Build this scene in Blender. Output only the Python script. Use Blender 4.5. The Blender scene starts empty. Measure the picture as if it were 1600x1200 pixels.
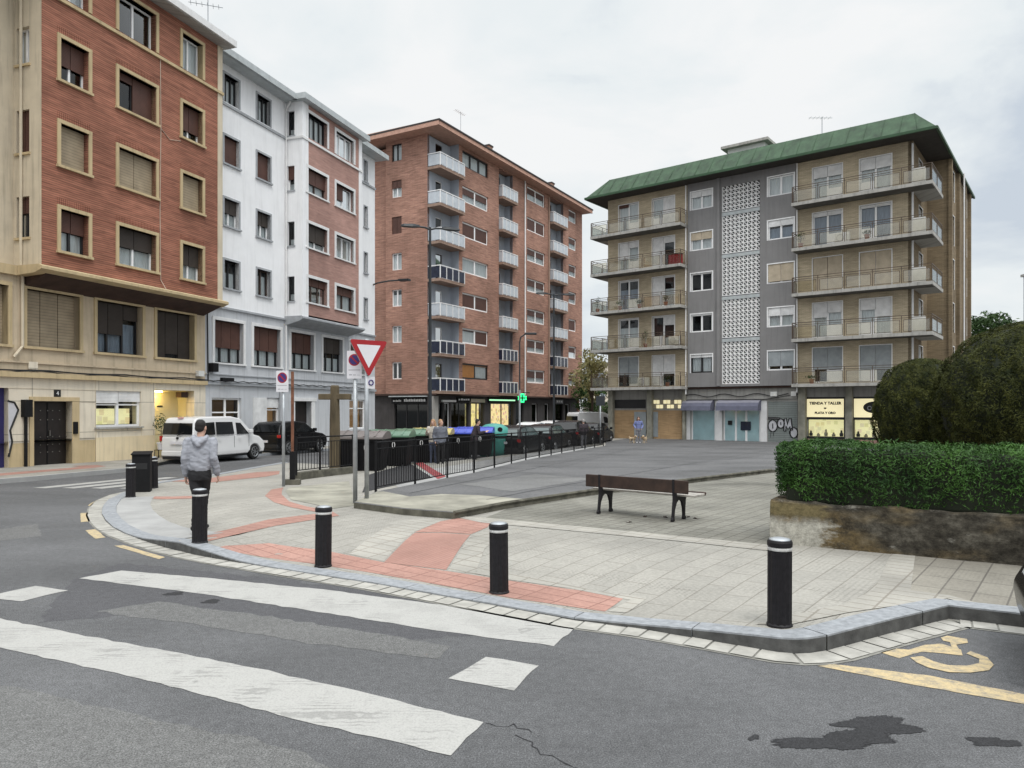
import bpy, bmesh, math, random
import numpy as np
from mathutils import Matrix, Vector, noise as mnoise
random.seed(7); rng = np.random.default_rng(7)
sc = bpy.context.scene
R = math.radians
# ------------------------------------------------------------------ camera, sky, sun, exposure
CAMZ = 2.05; FPX = 1150.0; HZ = 638.0        # focal length in photo pixels, horizon row
cam_d = bpy.data.cameras.new("camera"); cam = bpy.data.objects.new("camera", cam_d)
sc.collection.objects.link(cam); sc.camera = cam
cam.location = (0, 0, CAMZ); cam.rotation_euler = (R(90), 0, 0)
cam_d.sensor_width = 36; cam_d.lens = FPX / 1600 * 36; cam_d.shift_y = (HZ - 600) / 1600
cam_d.clip_start = .1; cam_d.clip_end = 3000
sc.view_settings.view_transform = 'Standard'; sc.view_settings.look = 'None'
sc.view_settings.exposure = 0.43; sc.view_settings.gamma = 1.0
SUN_EL, SUN_AZ = R(58), R(160)               # azimuth clockwise from +Y
world = bpy.data.worlds.new("World"); sc.world = world; world.use_nodes = True
nt = world.node_tree; nt.nodes.clear()
def WN(t, **k):
    n = nt.nodes.new(t)
    for a, v in k.items(): setattr(n, a, v)
    return n
wo = WN('ShaderNodeOutputWorld'); bg = WN('ShaderNodeBackground'); nt.links.new(bg.outputs[0], wo.inputs[0])
sky = WN('ShaderNodeTexSky', sky_type='NISHITA'); sky.sun_disc = False
sky.sun_elevation = SUN_EL; sky.sun_rotation = SUN_AZ
tc = WN('ShaderNodeTexCoord'); sep = WN('ShaderNodeSeparateXYZ'); nt.links.new(tc.outputs['Generated'], sep.inputs[0])
mapn = WN('ShaderNodeMapping'); mapn.inputs['Scale'].default_value = (1, 1, 2.2); nt.links.new(tc.outputs['Generated'], mapn.inputs[0])
n1 = WN('ShaderNodeTexNoise'); n1.inputs['Scale'].default_value = 2.3; n1.inputs['Detail'].default_value = 7; n1.inputs['Roughness'].default_value = .55
n1.inputs['Distortion'].default_value = .4
nt.links.new(mapn.outputs[0], n1.inputs['Vector'])
cr = WN('ShaderNodeValToRGB'); nt.links.new(n1.outputs[0], cr.inputs[0])
cr.color_ramp.elements[0].position = .34; cr.color_ramp.elements[0].color = (.60, .665, .74, 1)
cr.color_ramp.elements[1].position = .58; cr.color_ramp.elements[1].color = (.925, .935, .935, 1)
e = cr.color_ramp.elements.new(.46); e.color = (.83, .875, .89, 1)
zr = WN('ShaderNodeValToRGB'); nt.links.new(sep.outputs[2], zr.inputs[0])     # overcast sky: the zenith is brighter than the horizon
zr.color_ramp.elements[0].position = .0; zr.color_ramp.elements[0].color = (.325, .31, .295, 1)
zr.color_ramp.elements[1].position = 1.0; zr.color_ramp.elements[1].color = (1, 1, 1, 1)
for p, v in ((.02, .335), (.5, .345), (.75, .88)):
    e = zr.color_ramp.elements.new(p); e.color = (v, v, v, 1)
mm = WN('ShaderNodeMix', data_type='RGBA', blend_type='MULTIPLY'); mm.inputs[0].default_value = 1
nt.links.new(cr.outputs[0], mm.inputs[6]); nt.links.new(zr.outputs[0], mm.inputs[7])
ms = WN('ShaderNodeMix', data_type='RGBA'); ms.inputs[0].default_value = .03
sm = WN('ShaderNodeMix', data_type='RGBA', blend_type='MULTIPLY'); sm.inputs[0].default_value = 1; sm.inputs[7].default_value = (.06, .06, .06, 1)
nt.links.new(sky.outputs[0], sm.inputs[6])
nt.links.new(mm.outputs[2], ms.inputs[6]); nt.links.new(sm.outputs[2], ms.inputs[7])
nt.links.new(ms.outputs[2], bg.inputs[0]); bg.inputs[1].default_value = 2.17
sun_d = bpy.data.lights.new("sun", 'SUN'); sun_d.energy = 1.2; sun_d.angle = R(24); sun_d.color = (1, .96, .9)
sun = bpy.data.objects.new("sun", sun_d); sc.collection.objects.link(sun)
sun.rotation_euler = (R(90) - SUN_EL, 0, R(180) - SUN_AZ)
sun.location = (0, 0, 60)

# ------------------------------------------------------------------ materials
def new_mat(name):
    m = bpy.data.materials.new(name); m.use_nodes = True
    return m, m.node_tree, m.node_tree.nodes['Principled BSDF']
def N(t, typ, **k):
    n = t.nodes.new(typ)
    for a, v in k.items(): setattr(n, a, v)
    return n
def mathn(t, op, a, b=None):
    n = N(t, 'ShaderNodeMath', operation=op)
    for i, v in enumerate((a, b)):
        if v is None: continue
        if isinstance(v, (int, float)): n.inputs[i].default_value = v
        else: t.links.new(v, n.inputs[i])
    return n.outputs[0]
def mixc(t, fac, a, b, blend='MIX'):
    n = N(t, 'ShaderNodeMix', data_type='RGBA', blend_type=blend)
    for i, v in ((0, fac), (6, a), (7, b)):
        if isinstance(v, (int, float)): n.inputs[i].default_value = v
        elif isinstance(v, tuple): n.inputs[i].default_value = (*v[:3], 1)
        else: t.links.new(v, n.inputs[i])
    return n.outputs[2]
def ramp(t, fac, stops):
    n = N(t, 'ShaderNodeValToRGB'); t.links.new(fac, n.inputs[0]); el = n.color_ramp.elements
    while len(el) < len(stops): el.new(.5)
    for e, (p, c) in zip(el, stops):
        e.position = p; e.color = (*(c if isinstance(c, tuple) else (c,) * 3), 1)
    return n.outputs[0]
def noise(t, vec, scale, detail=4, rough=.55, dist=0):
    n = N(t, 'ShaderNodeTexNoise'); n.inputs['Scale'].default_value = scale; n.inputs['Detail'].default_value = detail
    n.inputs['Roughness'].default_value = rough; n.inputs['Distortion'].default_value = dist
    if vec is not None: t.links.new(vec, n.inputs['Vector'])
    return n.outputs[0]
def coords(t, scale=(1, 1, 1), rotz=0, loc=(0, 0, 0)):
    c = N(t, 'ShaderNodeTexCoord'); m = N(t, 'ShaderNodeMapping')
    m.inputs['Scale'].default_value = scale; m.inputs['Rotation'].default_value = (0, 0, rotz); m.inputs['Location'].default_value = loc
    t.links.new(c.outputs['Object'], m.inputs[0]); return m.outputs[0]
def facade_vec(t):
    c = N(t, 'ShaderNodeTexCoord'); s = N(t, 'ShaderNodeSeparateXYZ'); t.links.new(c.outputs['Object'], s.inputs[0])
    cb = N(t, 'ShaderNodeCombineXYZ'); t.links.new(mathn(t, 'ADD', s.outputs[0], s.outputs[1]), cb.inputs[0]); t.links.new(s.outputs[2], cb.inputs[1])
    return cb.outputs[0]
def bump(t, b, h, strength=.3, dist=.02):
    n = N(t, 'ShaderNodeBump'); n.inputs['Strength'].default_value = strength; n.inputs['Distance'].default_value = dist
    t.links.new(h, n.inputs['Height']); t.links.new(n.outputs[0], b.inputs['Normal'])
def plain(name, col, rough=.6, var=.18, scale=3, metal=0, spec=.4, bumps=0, streak=False):
    m, t, b = new_mat(name)
    v = coords(t, (1, 1, .18) if streak else (1, 1, 1))
    f = noise(t, v, scale, 6, .6)
    lo = tuple(c * (1 - var) for c in col); hi = tuple(min(1, c * (1 + var)) for c in col)
    t.links.new(ramp(t, f, [(.3, lo), (.7, hi)]), b.inputs['Base Color'])
    b.inputs['Roughness'].default_value = rough; b.inputs['Metallic'].default_value = metal; b.inputs['Specular IOR Level'].default_value = spec
    if bumps: bump(t, b, noise(t, coords(t), 60, 4), bumps, .01)
    return m
def brick(name, c1, c2, mortar, bw, bh, ms=.012, var=.35, rough=.85, soft=.3):
    m, t, b = new_mat(name); v = facade_vec(t)
    br = N(t, 'ShaderNodeTexBrick'); t.links.new(v, br.inputs['Vector'])
    br.inputs['Color1'].default_value = (*c1, 1); br.inputs['Color2'].default_value = (*c2, 1); br.inputs['Mortar'].default_value = (*mortar, 1)
    br.inputs['Scale'].default_value = 1; br.inputs['Brick Width'].default_value = bw; br.inputs['Row Height'].default_value = bh
    br.inputs['Mortar Size'].default_value = ms; br.inputs['Mortar Smooth'].default_value = soft; br.inputs['Bias'].default_value = -.1
    mp = N(t, 'ShaderNodeMapping'); mp.inputs['Scale'].default_value = (.35, 3.2, 1); t.links.new(v, mp.inputs[0])
    st = noise(t, mp.outputs[0], 3.2, 5, .65, .5)
    big = noise(t, v, .32, 4, .6)
    c = mixc(t, 1, br.outputs[0], ramp(t, st, [(.3, 1 - var), (.65, 1.0 + var * .25)]), 'MULTIPLY')
    c = mixc(t, 1, c, ramp(t, big, [(.35, .74), (.65, 1.1)]), 'MULTIPLY')
    t.links.new(c, b.inputs['Base Color']); b.inputs['Roughness'].default_value = rough; b.inputs['Specular IOR Level'].default_value = .25
    bump(t, b, br.outputs['Fac'], -.4, .01)
    return m
def stucco(name, col, var=.12, joint=None, stain=.25):
    m, t, b = new_mat(name); v = facade_vec(t)
    f = noise(t, v, 1.3, 6, .6); mp = N(t, 'ShaderNodeMapping'); mp.inputs['Scale'].default_value = (2.6, .16, 1); t.links.new(v, mp.inputs[0])
    s = noise(t, mp.outputs[0], 2.2, 5, .6)
    c = mixc(t, 1, (*col,), ramp(t, f, [(.3, 1 - var), (.7, 1 + var * .4)]), 'MULTIPLY')
    c = mixc(t, 1, c, ramp(t, s, [(.28, 1 - stain), (.5, 1.0)]), 'MULTIPLY')
    if joint:
        br = N(t, 'ShaderNodeTexBrick'); t.links.new(v, br.inputs['Vector'])
        for k, vv in (('Color1', (1, 1, 1, 1)), ('Color2', (.94, .94, .94, 1)), ('Mortar', (.5, .5, .5, 1)), ('Scale', 1), ('Brick Width', joint[0]), ('Row Height', joint[1]), ('Mortar Size', .014), ('Mortar Smooth', .2)):
            br.inputs[k].default_value = vv
        c = mixc(t, 1, c, br.outputs[0], 'MULTIPLY')
    t.links.new(c, b.inputs['Base Color']); b.inputs['Roughness'].default_value = .9; b.inputs['Specular IOR Level'].default_value = .2
    bump(t, b, noise(t, v, 40, 4), .12, .01)
    return m
def slats(name, col, pitch=.055, dark=.55):
    m, t, b = new_mat(name); c = N(t, 'ShaderNodeTexCoord'); s = N(t, 'ShaderNodeSeparateXYZ'); t.links.new(c.outputs['Object'], s.inputs[0])
    fr = mathn(t, 'FRACT', mathn(t, 'DIVIDE', s.outputs[2], pitch))
    f = noise(t, c.outputs['Object'], 2.2, 4)
    cc = mixc(t, 1, col, ramp(t, fr, [(0, dark), (.22, 1.0), (.85, 1.06), (1, dark)]), 'MULTIPLY')
    cc = mixc(t, 1, cc, ramp(t, f, [(.3, .8), (.7, 1.1)]), 'MULTIPLY')
    t.links.new(cc, b.inputs['Base Color']); b.inputs['Roughness'].default_value = .55; b.inputs['Specular IOR Level'].default_value = .3
    return m
def emit(name, col, strength=1.0):
    m, t, b = new_mat(name); b.inputs['Base Color'].default_value = (*col, 1); b.inputs['Emission Color'].default_value = (*col, 1); b.inputs['Emission Strength'].default_value = strength
    return m
def glass(name, tint=(.5, .56, .58), refl=.22):
    m = bpy.data.materials.new(name); m.use_nodes = True; t = m.node_tree; t.nodes.clear()
    o = N(t, 'ShaderNodeOutputMaterial'); mx = N(t, 'ShaderNodeMixShader'); g = N(t, 'ShaderNodeBsdfGlossy'); tr = N(t, 'ShaderNodeBsdfTransparent')
    g.inputs['Roughness'].default_value = .03; g.inputs['Color'].default_value = (.9, .93, .95, 1); tr.inputs['Color'].default_value = (*tint, 1)
    lw = N(t, 'ShaderNodeLayerWeight'); lw.inputs['Blend'].default_value = .22
    t.links.new(mathn(t, 'ADD', mathn(t, 'MULTIPLY', lw.outputs['Fresnel'], .55), refl * .18), mx.inputs[0])
    t.links.new(tr.outputs[0], mx.inputs[1]); t.links.new(g.outputs[0], mx.inputs[2]); t.links.new(mx.outputs[0], o.inputs[0])
    return m
def paving(name, tile, rot, c1, c2, mort, msz=.012, off=.5, var=.2, dots=0, rough=.85, scale_big=.5, stain=(.72, 1.06)):
    m, t, b = new_mat(name); v = coords(t, (1, 1, 1), rot)
    br = N(t, 'ShaderNodeTexBrick'); t.links.new(v, br.inputs['Vector']); br.offset = off
    for k, vv in (('Color1', (*c1, 1)), ('Color2', (*c2, 1)), ('Mortar', (*mort, 1)), ('Scale', 1), ('Brick Width', tile[0]), ('Row Height', tile[1]), ('Mortar Size', msz), ('Mortar Smooth', .25)):
        br.inputs[k].default_value = vv
    f = noise(t, v, scale_big, 6, .62); f2 = noise(t, v, 26, 4, .7)
    c = mixc(t, 1, br.outputs[0], ramp(t, f, [(.3, stain[0]), (.62, stain[1])]), 'MULTIPLY')
    c = mixc(t, 1, c, ramp(t, f2, [(.3, 1 - var), (.7, 1 + var * .5)]), 'MULTIPLY')
    h = br.outputs['Fac']
    if dots:
        vo = N(t, 'ShaderNodeTexVoronoi'); vo.feature = 'F1'; vo.inputs['Randomness'].default_value = .15; vo.inputs['Scale'].default_value = dots; t.links.new(v, vo.inputs['Vector'])
        d = ramp(t, vo.outputs['Distance'], [(.12, .62), (.34, 1.0)])
        patch = noise(t, v, 1.4, 3)
        c = mixc(t, ramp(t, patch, [(.42, .1), (.6, .85)]), c, mixc(t, 1, c, d, 'MULTIPLY'))
    t.links.new(c, b.inputs['Base Color']); b.inputs['Roughness'].default_value = rough; b.inputs['Specular IOR Level'].default_value = .25
    bump(t, b, h, -.5, .006)
    return m
def asphalt(name, col, speck=.5, big=(.75, 1.15), rough=.85):
    m, t, b = new_mat(name); v = coords(t)
    f = noise(t, v, 95, 4, .8); vo = N(t, 'ShaderNodeTexVoronoi'); vo.inputs['Scale'].default_value = 140; t.links.new(v, vo.inputs['Vector'])
    bgn = noise(t, coords(t, (.9, 1.5, 1), R(35)), .33, 7, .62, .6)
    c = mixc(t, 1, col, ramp(t, f, [(.28, 1 - speck), (.5, 1), (.74, 1 + speck * 1.3)]), 'MULTIPLY')
    c = mixc(t, 1, c, ramp(t, vo.outputs['Distance'], [(.1, 1.35), (.3, .95)]), 'MULTIPLY')
    c = mixc(t, 1, c, ramp(t, noise(t, v, 14, 5, .7), [(.3, .80), (.7, 1.22)]), 'MULTIPLY')
    c = mixc(t, 1, c, ramp(t, bgn, [(.32, big[0]), (.5, .97), (.68, big[1])]), 'MULTIPLY')
    t.links.new(c, b.inputs['Base Color']); b.inputs['Roughness'].default_value = rough; b.inputs['Specular IOR Level'].default_value = .35
    bump(t, b, f, .12, .006)
    return m
def road_paint(name, col, wear=.5, tread=False):
    m, t, b = new_mat(name); v = coords(t)
    f = noise(t, v, 11, 9, .75); f2 = noise(t, v, 70, 3, .7)
    c = mixc(t, ramp(t, f, [(.30, wear), (.47 if wear < .5 else .56, 0)]), col, (.17, .17, .165))
    c = mixc(t, 1, c, ramp(t, f2, [(.25, .72), (.55, 1.0)]), 'MULTIPLY')
    if tread:   # wavy tyre and shoe scuffs
        w = N(t, 'ShaderNodeTexWave', wave_type='RINGS'); w.inputs['Scale'].default_value = 9; w.inputs['Distortion'].default_value = 3.5; w.inputs['Detail'].default_value = 2
        vo = N(t, 'ShaderNodeTexVoronoi'); vo.feature = 'F1'; vo.inputs['Scale'].default_value = 1.7; t.links.new(v, vo.inputs['Vector'])
        sb = N(t, 'ShaderNodeVectorMath', operation='SUBTRACT'); t.links.new(v, sb.inputs[0]); t.links.new(vo.outputs['Position'], sb.inputs[1]); t.links.new(sb.outputs[0], w.inputs['Vector'])
        k = ramp(t, noise(t, v, 2.3, 3), [(.47, 0.0), (.60, .6)])
        c = mixc(t, k, c, mixc(t, 1, c, ramp(t, w.outputs['Color'], [(.1, .55), (.5, 1.0)]), 'MULTIPLY'))
    t.links.new(c, b.inputs['Base Color']); b.inputs['Roughness'].default_value = .8
    bump(t, b, f2, .4, .008)
    return m
def leafmat(name, dark, light, sc_=1.2, spec=.25):
    m, t, b = new_mat(name); v = coords(t)
    f = noise(t, v, sc_, 4, .6); f2 = noise(t, v, 25, 2)
    c = ramp(t, f, [(.32, dark), (.68, light)])
    c = mixc(t, 1, c, ramp(t, f2, [(.3, .55), (.7, 1.35)]), 'MULTIPLY')
    t.links.new(c, b.inputs['Base Color']); b.inputs['Roughness'].default_value = .65; b.inputs['Specular IOR Level'].default_value = spec
    return m

KA = R(37.9)     # street axis of the plaza pavings
M = {}
M['asphalt'] = asphalt('road asphalt', (.094, .095, .098), 1.15, (.72, 1.2))
M['plaza'] = asphalt('plaza asphalt', (.108, .108, .11), .8, (.66, 1.2))
M['patchdark'] = asphalt('fresh dark asphalt', (.024, .024, .026), 1.0, (.8, 1.1))
M['patchlight'] = asphalt('pale worn asphalt', (.122, .122, .12), 1.0, (.85, 1.1))
M['patchmid'] = asphalt('newer asphalt strip', (.074, .074, .079), 1.0, (.85, 1.1))
M['white_paint'] = road_paint('white road paint', (.375, .37, .352), .25, True)
M['yellow_paint'] = road_paint('yellow road paint', (.50, .395, .225), 1.0)
M['beige'] = paving('beige paving slabs', (.60, .30), KA + R(90), (.335, .322, .29), (.305, .294, .265), (.215, .2, .175), .008, .5, .2, 17, stain=(.8, 1.04))
M['beige_band'] = paving('pale paving band', (.40, .20), KA, (.36, .345, .308), (.33, .317, .285), (.24, .22, .19), .012, 0, .12)
M['grey_tile'] = paving('grey-brown ribbed paving', (.60, .30), KA + R(90), (.255, .24, .205), (.22, .205, .175), (.13, .12, .105), .010, 0, .18, 22, stain=(.7, 1.1))
M['small_tile'] = paving('weathered small paving', (.22, .22), KA, (.20, .195, .17), (.18, .175, .15), (.11, .105, .09), .012, 0, .22, 0, stain=(.6, 1.25))
M['red_tile'] = paving('red tactile paving', (.40, .2), KA, (.385, .225, .185), (.355, .20, .163), (.24, .13, .105), .010, 0, .2, 20, stain=(.78, 1.08))
M['red_ribbed'] = paving('red ribbed paving', (2.5, .066), KA + R(90), (.385, .225, .185), (.37, .21, .17), (.33, .18, .15), .012, 0, .1, 0)
M['left_tile'] = paving('grey pavement tiles', (.3, .3), R(-70), (.34, .325, .29), (.30, .285, .255), (.17, .16, .14), .01, 0, .15)
M['kerb'] = plain('granite kerb', (.255, .268, .285), .8, .25, 14, bumps=.3)
M['kerb_face'] = plain('grimy shade-darkened kerb face', (.075, .075, .073), .9, .4, 7, bumps=.3)  # real grime, plus shade on the upright face painted into the colour
M['kerb_dark'] = plain('mossy concrete step', (.10, .095, .075), .95, .5, 4, bumps=.5)
M['gutter'] = plain('white gutter setts', (.345, .335, .305), .85, .22, 5, bumps=.3)
M['gutter_bed'] = plain('gutter bedding', (.2, .195, .175), .95, .3, 4)
M['concrete'] = plain('pale smooth concrete', (.31, .31, .305), .85, .16, 1.6, bumps=.15)
M['concrete_old'] = plain('stained old concrete', (.27, .26, .215), .92, .42, 1.1, bumps=.3)
M['brick_red'] = brick('thin red brick', (.43, .185, .122), (.36, .145, .096), (.21, .10, .07), 97., .076, .013, .46)
M['brick_pink'] = brick('pinkish brick', (.47, .27, .225), (.42, .23, .19), (.40, .28, .245), .24, .062, .010, .25)
M['brick_tower'] = brick('tower red brick', (.50, .275, .205), (.43, .23, .17), (.31, .2, .16), .5, .085, .014, .45)
M['brick_tan'] = brick('tan brick', (.60, .51, .365), (.53, .445, .315), (.42, .355, .26), .25, .07, .012, .3)
M['brick_brown'] = brick('brown-tan brick', (.28, .215, .135), (.23, .175, .11), (.2, .16, .11), .25, .07, .012, .3)
M['plywood'] = brick('wooden hoarding boards', (.50, .335, .185), (.45, .295, .16), (.3, .19, .10), 1.3, .6, .006, .28)
M['cream'] = stucco('cream stone wall', (.55, .455, .33), .14, None, .25)
M['cream_plain'] = stucco('cream render', (.60, .525, .405), .12, None, .28)
M['cream_light'] = stucco('pale cream render', (.73, .66, .54), .1, (2.7, 1.15), .2)
M['yellow_render'] = stucco('yellow render', (.72, .61, .42), .1, None, .25)
M['ochre'] = stucco('ochre trim stone', (.53, .42, .255), .14, None, .25)
M['soffit'] = plain('shade-darkened brown soffit', (.055, .032, .025), .85, .3, 2)  # brown deepened so the colour itself carries the shade under overhangs
M['white_wall'] = stucco('white render', (.84, .845, .86), .05, None, .09)
M['white_trim'] = plain('white painted trim', (.70, .70, .70), .6, .08)
M['grey_blue'] = stucco('grey-blue painted stone', (.53, .545, .57), .08, None, .22)
M['grey_trim'] = plain('grey painted trim', (.34, .355, .375), .7, .15)
M['eave_grey'] = plain('grey metal gutter', (.42, .45, .46), .5, .15)
M['pale_balcony'] = stucco('pale blue balcony wall', (.40, .44, .50), .08, None, .12)
M['tower_eave'] = plain('salmon eave boards', (.50, .30, .23), .8, .15)
M['dark_roof'] = plain('dark roof edge', (.035, .03, .03), .7)
M['grey_wall'] = stucco('grey render', (.235, .230, .230), .08, None, .14)
M['slab'] = stucco('weathered balcony slab', (.40, .39, .365), .15, None, .4)
M['slab_pink'] = stucco('brick-tinted slab', (.34, .24, .19), .15, None, .3)
M['green_roof'] = plain('weathered green sheet roof', (.034, .070, .036), .75, .42, 2.2, streak=True, bumps=.1)
M['green_edge'] = plain('dark green gutter', (.03, .075, .035), .5, .2)
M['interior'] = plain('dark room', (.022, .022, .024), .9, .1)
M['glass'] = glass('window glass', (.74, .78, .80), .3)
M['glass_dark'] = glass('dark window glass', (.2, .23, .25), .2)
M['curtain'] = plain('white curtain', (.82, .82, .80), .9, .12, 7, streak=True)
M['curtain_grey'] = plain('grey curtain', (.30, .34, .40), .9, .2, 7, streak=True)
M['pvc'] = plain('white window frame', (.84, .84, .84), .4, .05)
M['brown_frame'] = plain('dark brown frame', (.055, .035, .028), .5, .2)
M['black_frame'] = plain('black frame', (.018, .018, .02), .4, .1)
M['sh_brown'] = slats('brown roller shutter', (.095, .045, .034))
M['sh_tan'] = slats('tan roller shutter', (.34, .275, .19), .11, .68)
M['sh_dark'] = slats('dark roller shutter', (.05, .04, .034))
M['sh_white'] = slats('white roller shutter', (.76, .76, .76))
M['sh_cream'] = slats('cream roller shutter', (.52, .44, .33))
M['sh_grey'] = slats('grey roller shutter', (.34, .37, .385))
M['sh_orange'] = slats('varnished wood shutter', (.35, .16, .05))
M['breeze'] = plain('white breeze blocks', (.82, .815, .81), .8, .06)
M['steel'] = plain('galvanised steel', (.36, .38, .40), .45, .18, 6, .6)
M['black_metal'] = plain('black painted metal', (.008, .008, .009), .6, .2, 8, 0, .2)
M['cast_iron'] = plain('black cast iron', (.012, .011, .013), .55, .35, 20, 0, .25, bumps=.15)
M['lamp_metal'] = plain('dark lamp metal', (.022, .026, .03), .5, .2)
M['rail_dark'] = plain('dark bronze railing', (.085, .06, .042), .5, .25)
M['panel_cream'] = plain('cream glass panel', (.42, .365, .27), .35, .15, 1.2)
M['panel_pale'] = plain('pale frosted panel', (.50, .54, .585), .3, .1)
M['panel_blue'] = plain('dark blue panel', (.02, .026, .05), .25, .3)
M['rust'] = plain('rusty post', (.17, .075, .045), .9, .45, 7)
M['wood_dark'] = plain('old dark bench wood', (.032, .018, .013), .7, .5, 5)
M['wood_pale'] = plain('pale bench wood', (.36, .34, .31), .7, .25, 5)  # paler wood colour used on the seat slats
M['wood_post'] = plain('weathered timber', (.10, .078, .047), .9, .5, 4, streak=True)
M['rubber'] = plain('tyre rubber', (.014, .014, .014), .8, .2)
M['alloy'] = plain('alloy wheel', (.34, .35, .36), .3, .1, 3, .8)
M['red_sign'] = plain('red sign paint', (.33, .014, .02), .4, .1)
M['sign_white'] = plain('white sign face', (.66, .655, .69), .4, .05)
M['sign_blue'] = plain('blue sign paint', (.045, .03, .16), .4, .1)
M['text_black'] = plain('black lettering', (.01, .01, .01), .5, .05)
M['text_white'] = plain('white lettering', (.7, .7, .7), .5, .05)
M['text_grey'] = plain('faded print', (.25, .25, .27), .6, .05)
M['white_car'] = plain('white car paint', (.70, .70, .70), .22, .03, 1, 0, .6)
M['black_car'] = plain('black car paint', (.007, .007, .008), .22, .2, 1, 0, .28)
M['car_glass'] = plain('tinted car glass', (.008, .009, .010), .06, .1, 1, 0, .6)
M['car_glass_light'] = plain('clear car glass', (.05, .075, .075), .06, .1, 1, 0, .8)
M['car_trim'] = plain('black plastic trim', (.016, .016, .017), .6, .1)
M['tail_red'] = plain('red tail lamp', (.42, .02, .02), .2, .1)
M['head_clear'] = plain('headlamp glass', (.55, .57, .58), .12, .05)
M['orange_car'] = plain('orange-lit paint', (.30, .09, .03), .2, .3)
M['bin_black'] = plain('black plastic container', (.008, .008, .009), .7, .2, 5, 0, .15)
M['lid_green'] = plain('green container lid', (.075, .16, .10), .28, .2, 3, 0, .6)
M['lid_blue'] = plain('blue container lid', (.03, .06, .42), .28, .15, 3, 0, .6)
M['lid_grey'] = plain('grey-brown container lid', (.14, .12, .115), .45, .2)
M['lid_yellow'] = plain('yellow container lid', (.40, .33, .12), .45, .2)
M['teal'] = plain('teal glass recycling shell', (.05, .26, .22), .45, .12)
M['bark'] = plain('bark', (.07, .05, .035), .95, .4, 6, bumps=.5)
M['hedge'] = leafmat('box hedge leaves', (.012, .040, .008), (.054, .132, .020), 1.5)
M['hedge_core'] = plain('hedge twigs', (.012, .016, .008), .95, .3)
M['yew'] = leafmat('yew leaves', (.013, .019, .006), (.072, .078, .021), 4.5, spec=.08)
M['tree'] = leafmat('tree leaves', (.018, .045, .012), (.055, .105, .024), .8)
M['autumn'] = leafmat('autumn leaves', (.26, .25, .11), (.52, .47, .22), .6)
M['potplant'] = leafmat('pot plant leaves', (.012, .03, .010), (.05, .09, .02), 3)
M['terracotta'] = plain('terracotta pot', (.33, .13, .07), .85, .2)
M['awning'] = plain('grey awning canvas', (.20, .20, .24), .8, .15)
M['awning_low'] = plain('dark slate awning canvas', (.11, .115, .16), .8, .15)
M['cyan_glass'] = plain('whitened cyan shop glass', (.64, .82, .84), .12, .14, .9, 0, .6)
M['shop_sign'] = emit('lit cream shop sign', (.82, .73, .45), .55)
M['door_black'] = plain('dark studded door', (.016, .012, .011), .45, .3)
M['stud'] = plain('door stud metal', (.25, .24, .22), .4, .1, 3, .8)
M['blue_door'] = plain('dark blue shutter paint', (.02, .018, .10), .5, .15)
M['lit_wall'] = stucco('lobby wall', (.66, .60, .40), .06, None, .05)
M['lamp_glow'] = emit('warm lamp glow', (1, .72, .22), 22)
M['green_neon'] = emit('green pharmacy light', (.03, .95, .30), 1.0)
M['green_strip'] = emit('green lit strip', (.45, .95, .55), .8)
M['ac'] = plain('air conditioner casing', (.60, .60, .58), .5, .08)
M['cable'] = plain('black cable', (.012, .012, .013), .6, .1)
M['cable_cream'] = plain('cream cable', (.50, .40, .32), .7, .1)
M['graff_fill'] = plain('silver graffiti fill', (.52, .52, .55), .6, .12)
M['skin'] = plain('skin', (.50, .31, .235), .55, .08)
M['hair'] = plain('dark hair', (.012, .010, .009), .7, .3, 30)
M['hoodie'] = plain('grey marl hoodie', (.285, .295, .33), .95, .14, 14, bumps=.12)
M['trouser'] = plain('black tracksuit trousers', (.014, .014, .016), .8, .25, 8)
M['stone_wall'] = None
def shop_goods(name, base, amt=1.0, st=.75):
    m, t, b = new_mat(name); v = facade_vec(t)
    vo = N(t, 'ShaderNodeTexVoronoi'); vo.distance = 'CHEBYCHEV'; vo.inputs['Scale'].default_value = 3.2; t.links.new(v, vo.inputs['Vector'])
    c = mixc(t, ramp(t, vo.outputs['Distance'], [(.3, .5 * amt), (.42, 0)]), base, mixc(t, .75, vo.outputs['Color'], (.42, .26, .06)))
    t.links.new(c, b.inputs['Base Color']); t.links.new(c, b.inputs['Emission Color']); b.inputs['Emission Strength'].default_value = st
    return m
M['goods_yellow'] = shop_goods('lit shop interior', (.92, .74, .28), 1.0, .85)
M['goods_cream'] = shop_goods('lit jewellery display', (.86, .78, .42), .7, .7)
M['goods_orange'] = shop_goods('lit pharmacy shelves', (.95, .72, .34), 1.3, .9)
M['warm_room'] = emit('warm lit room', (.30, .17, .07), .35)
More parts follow.
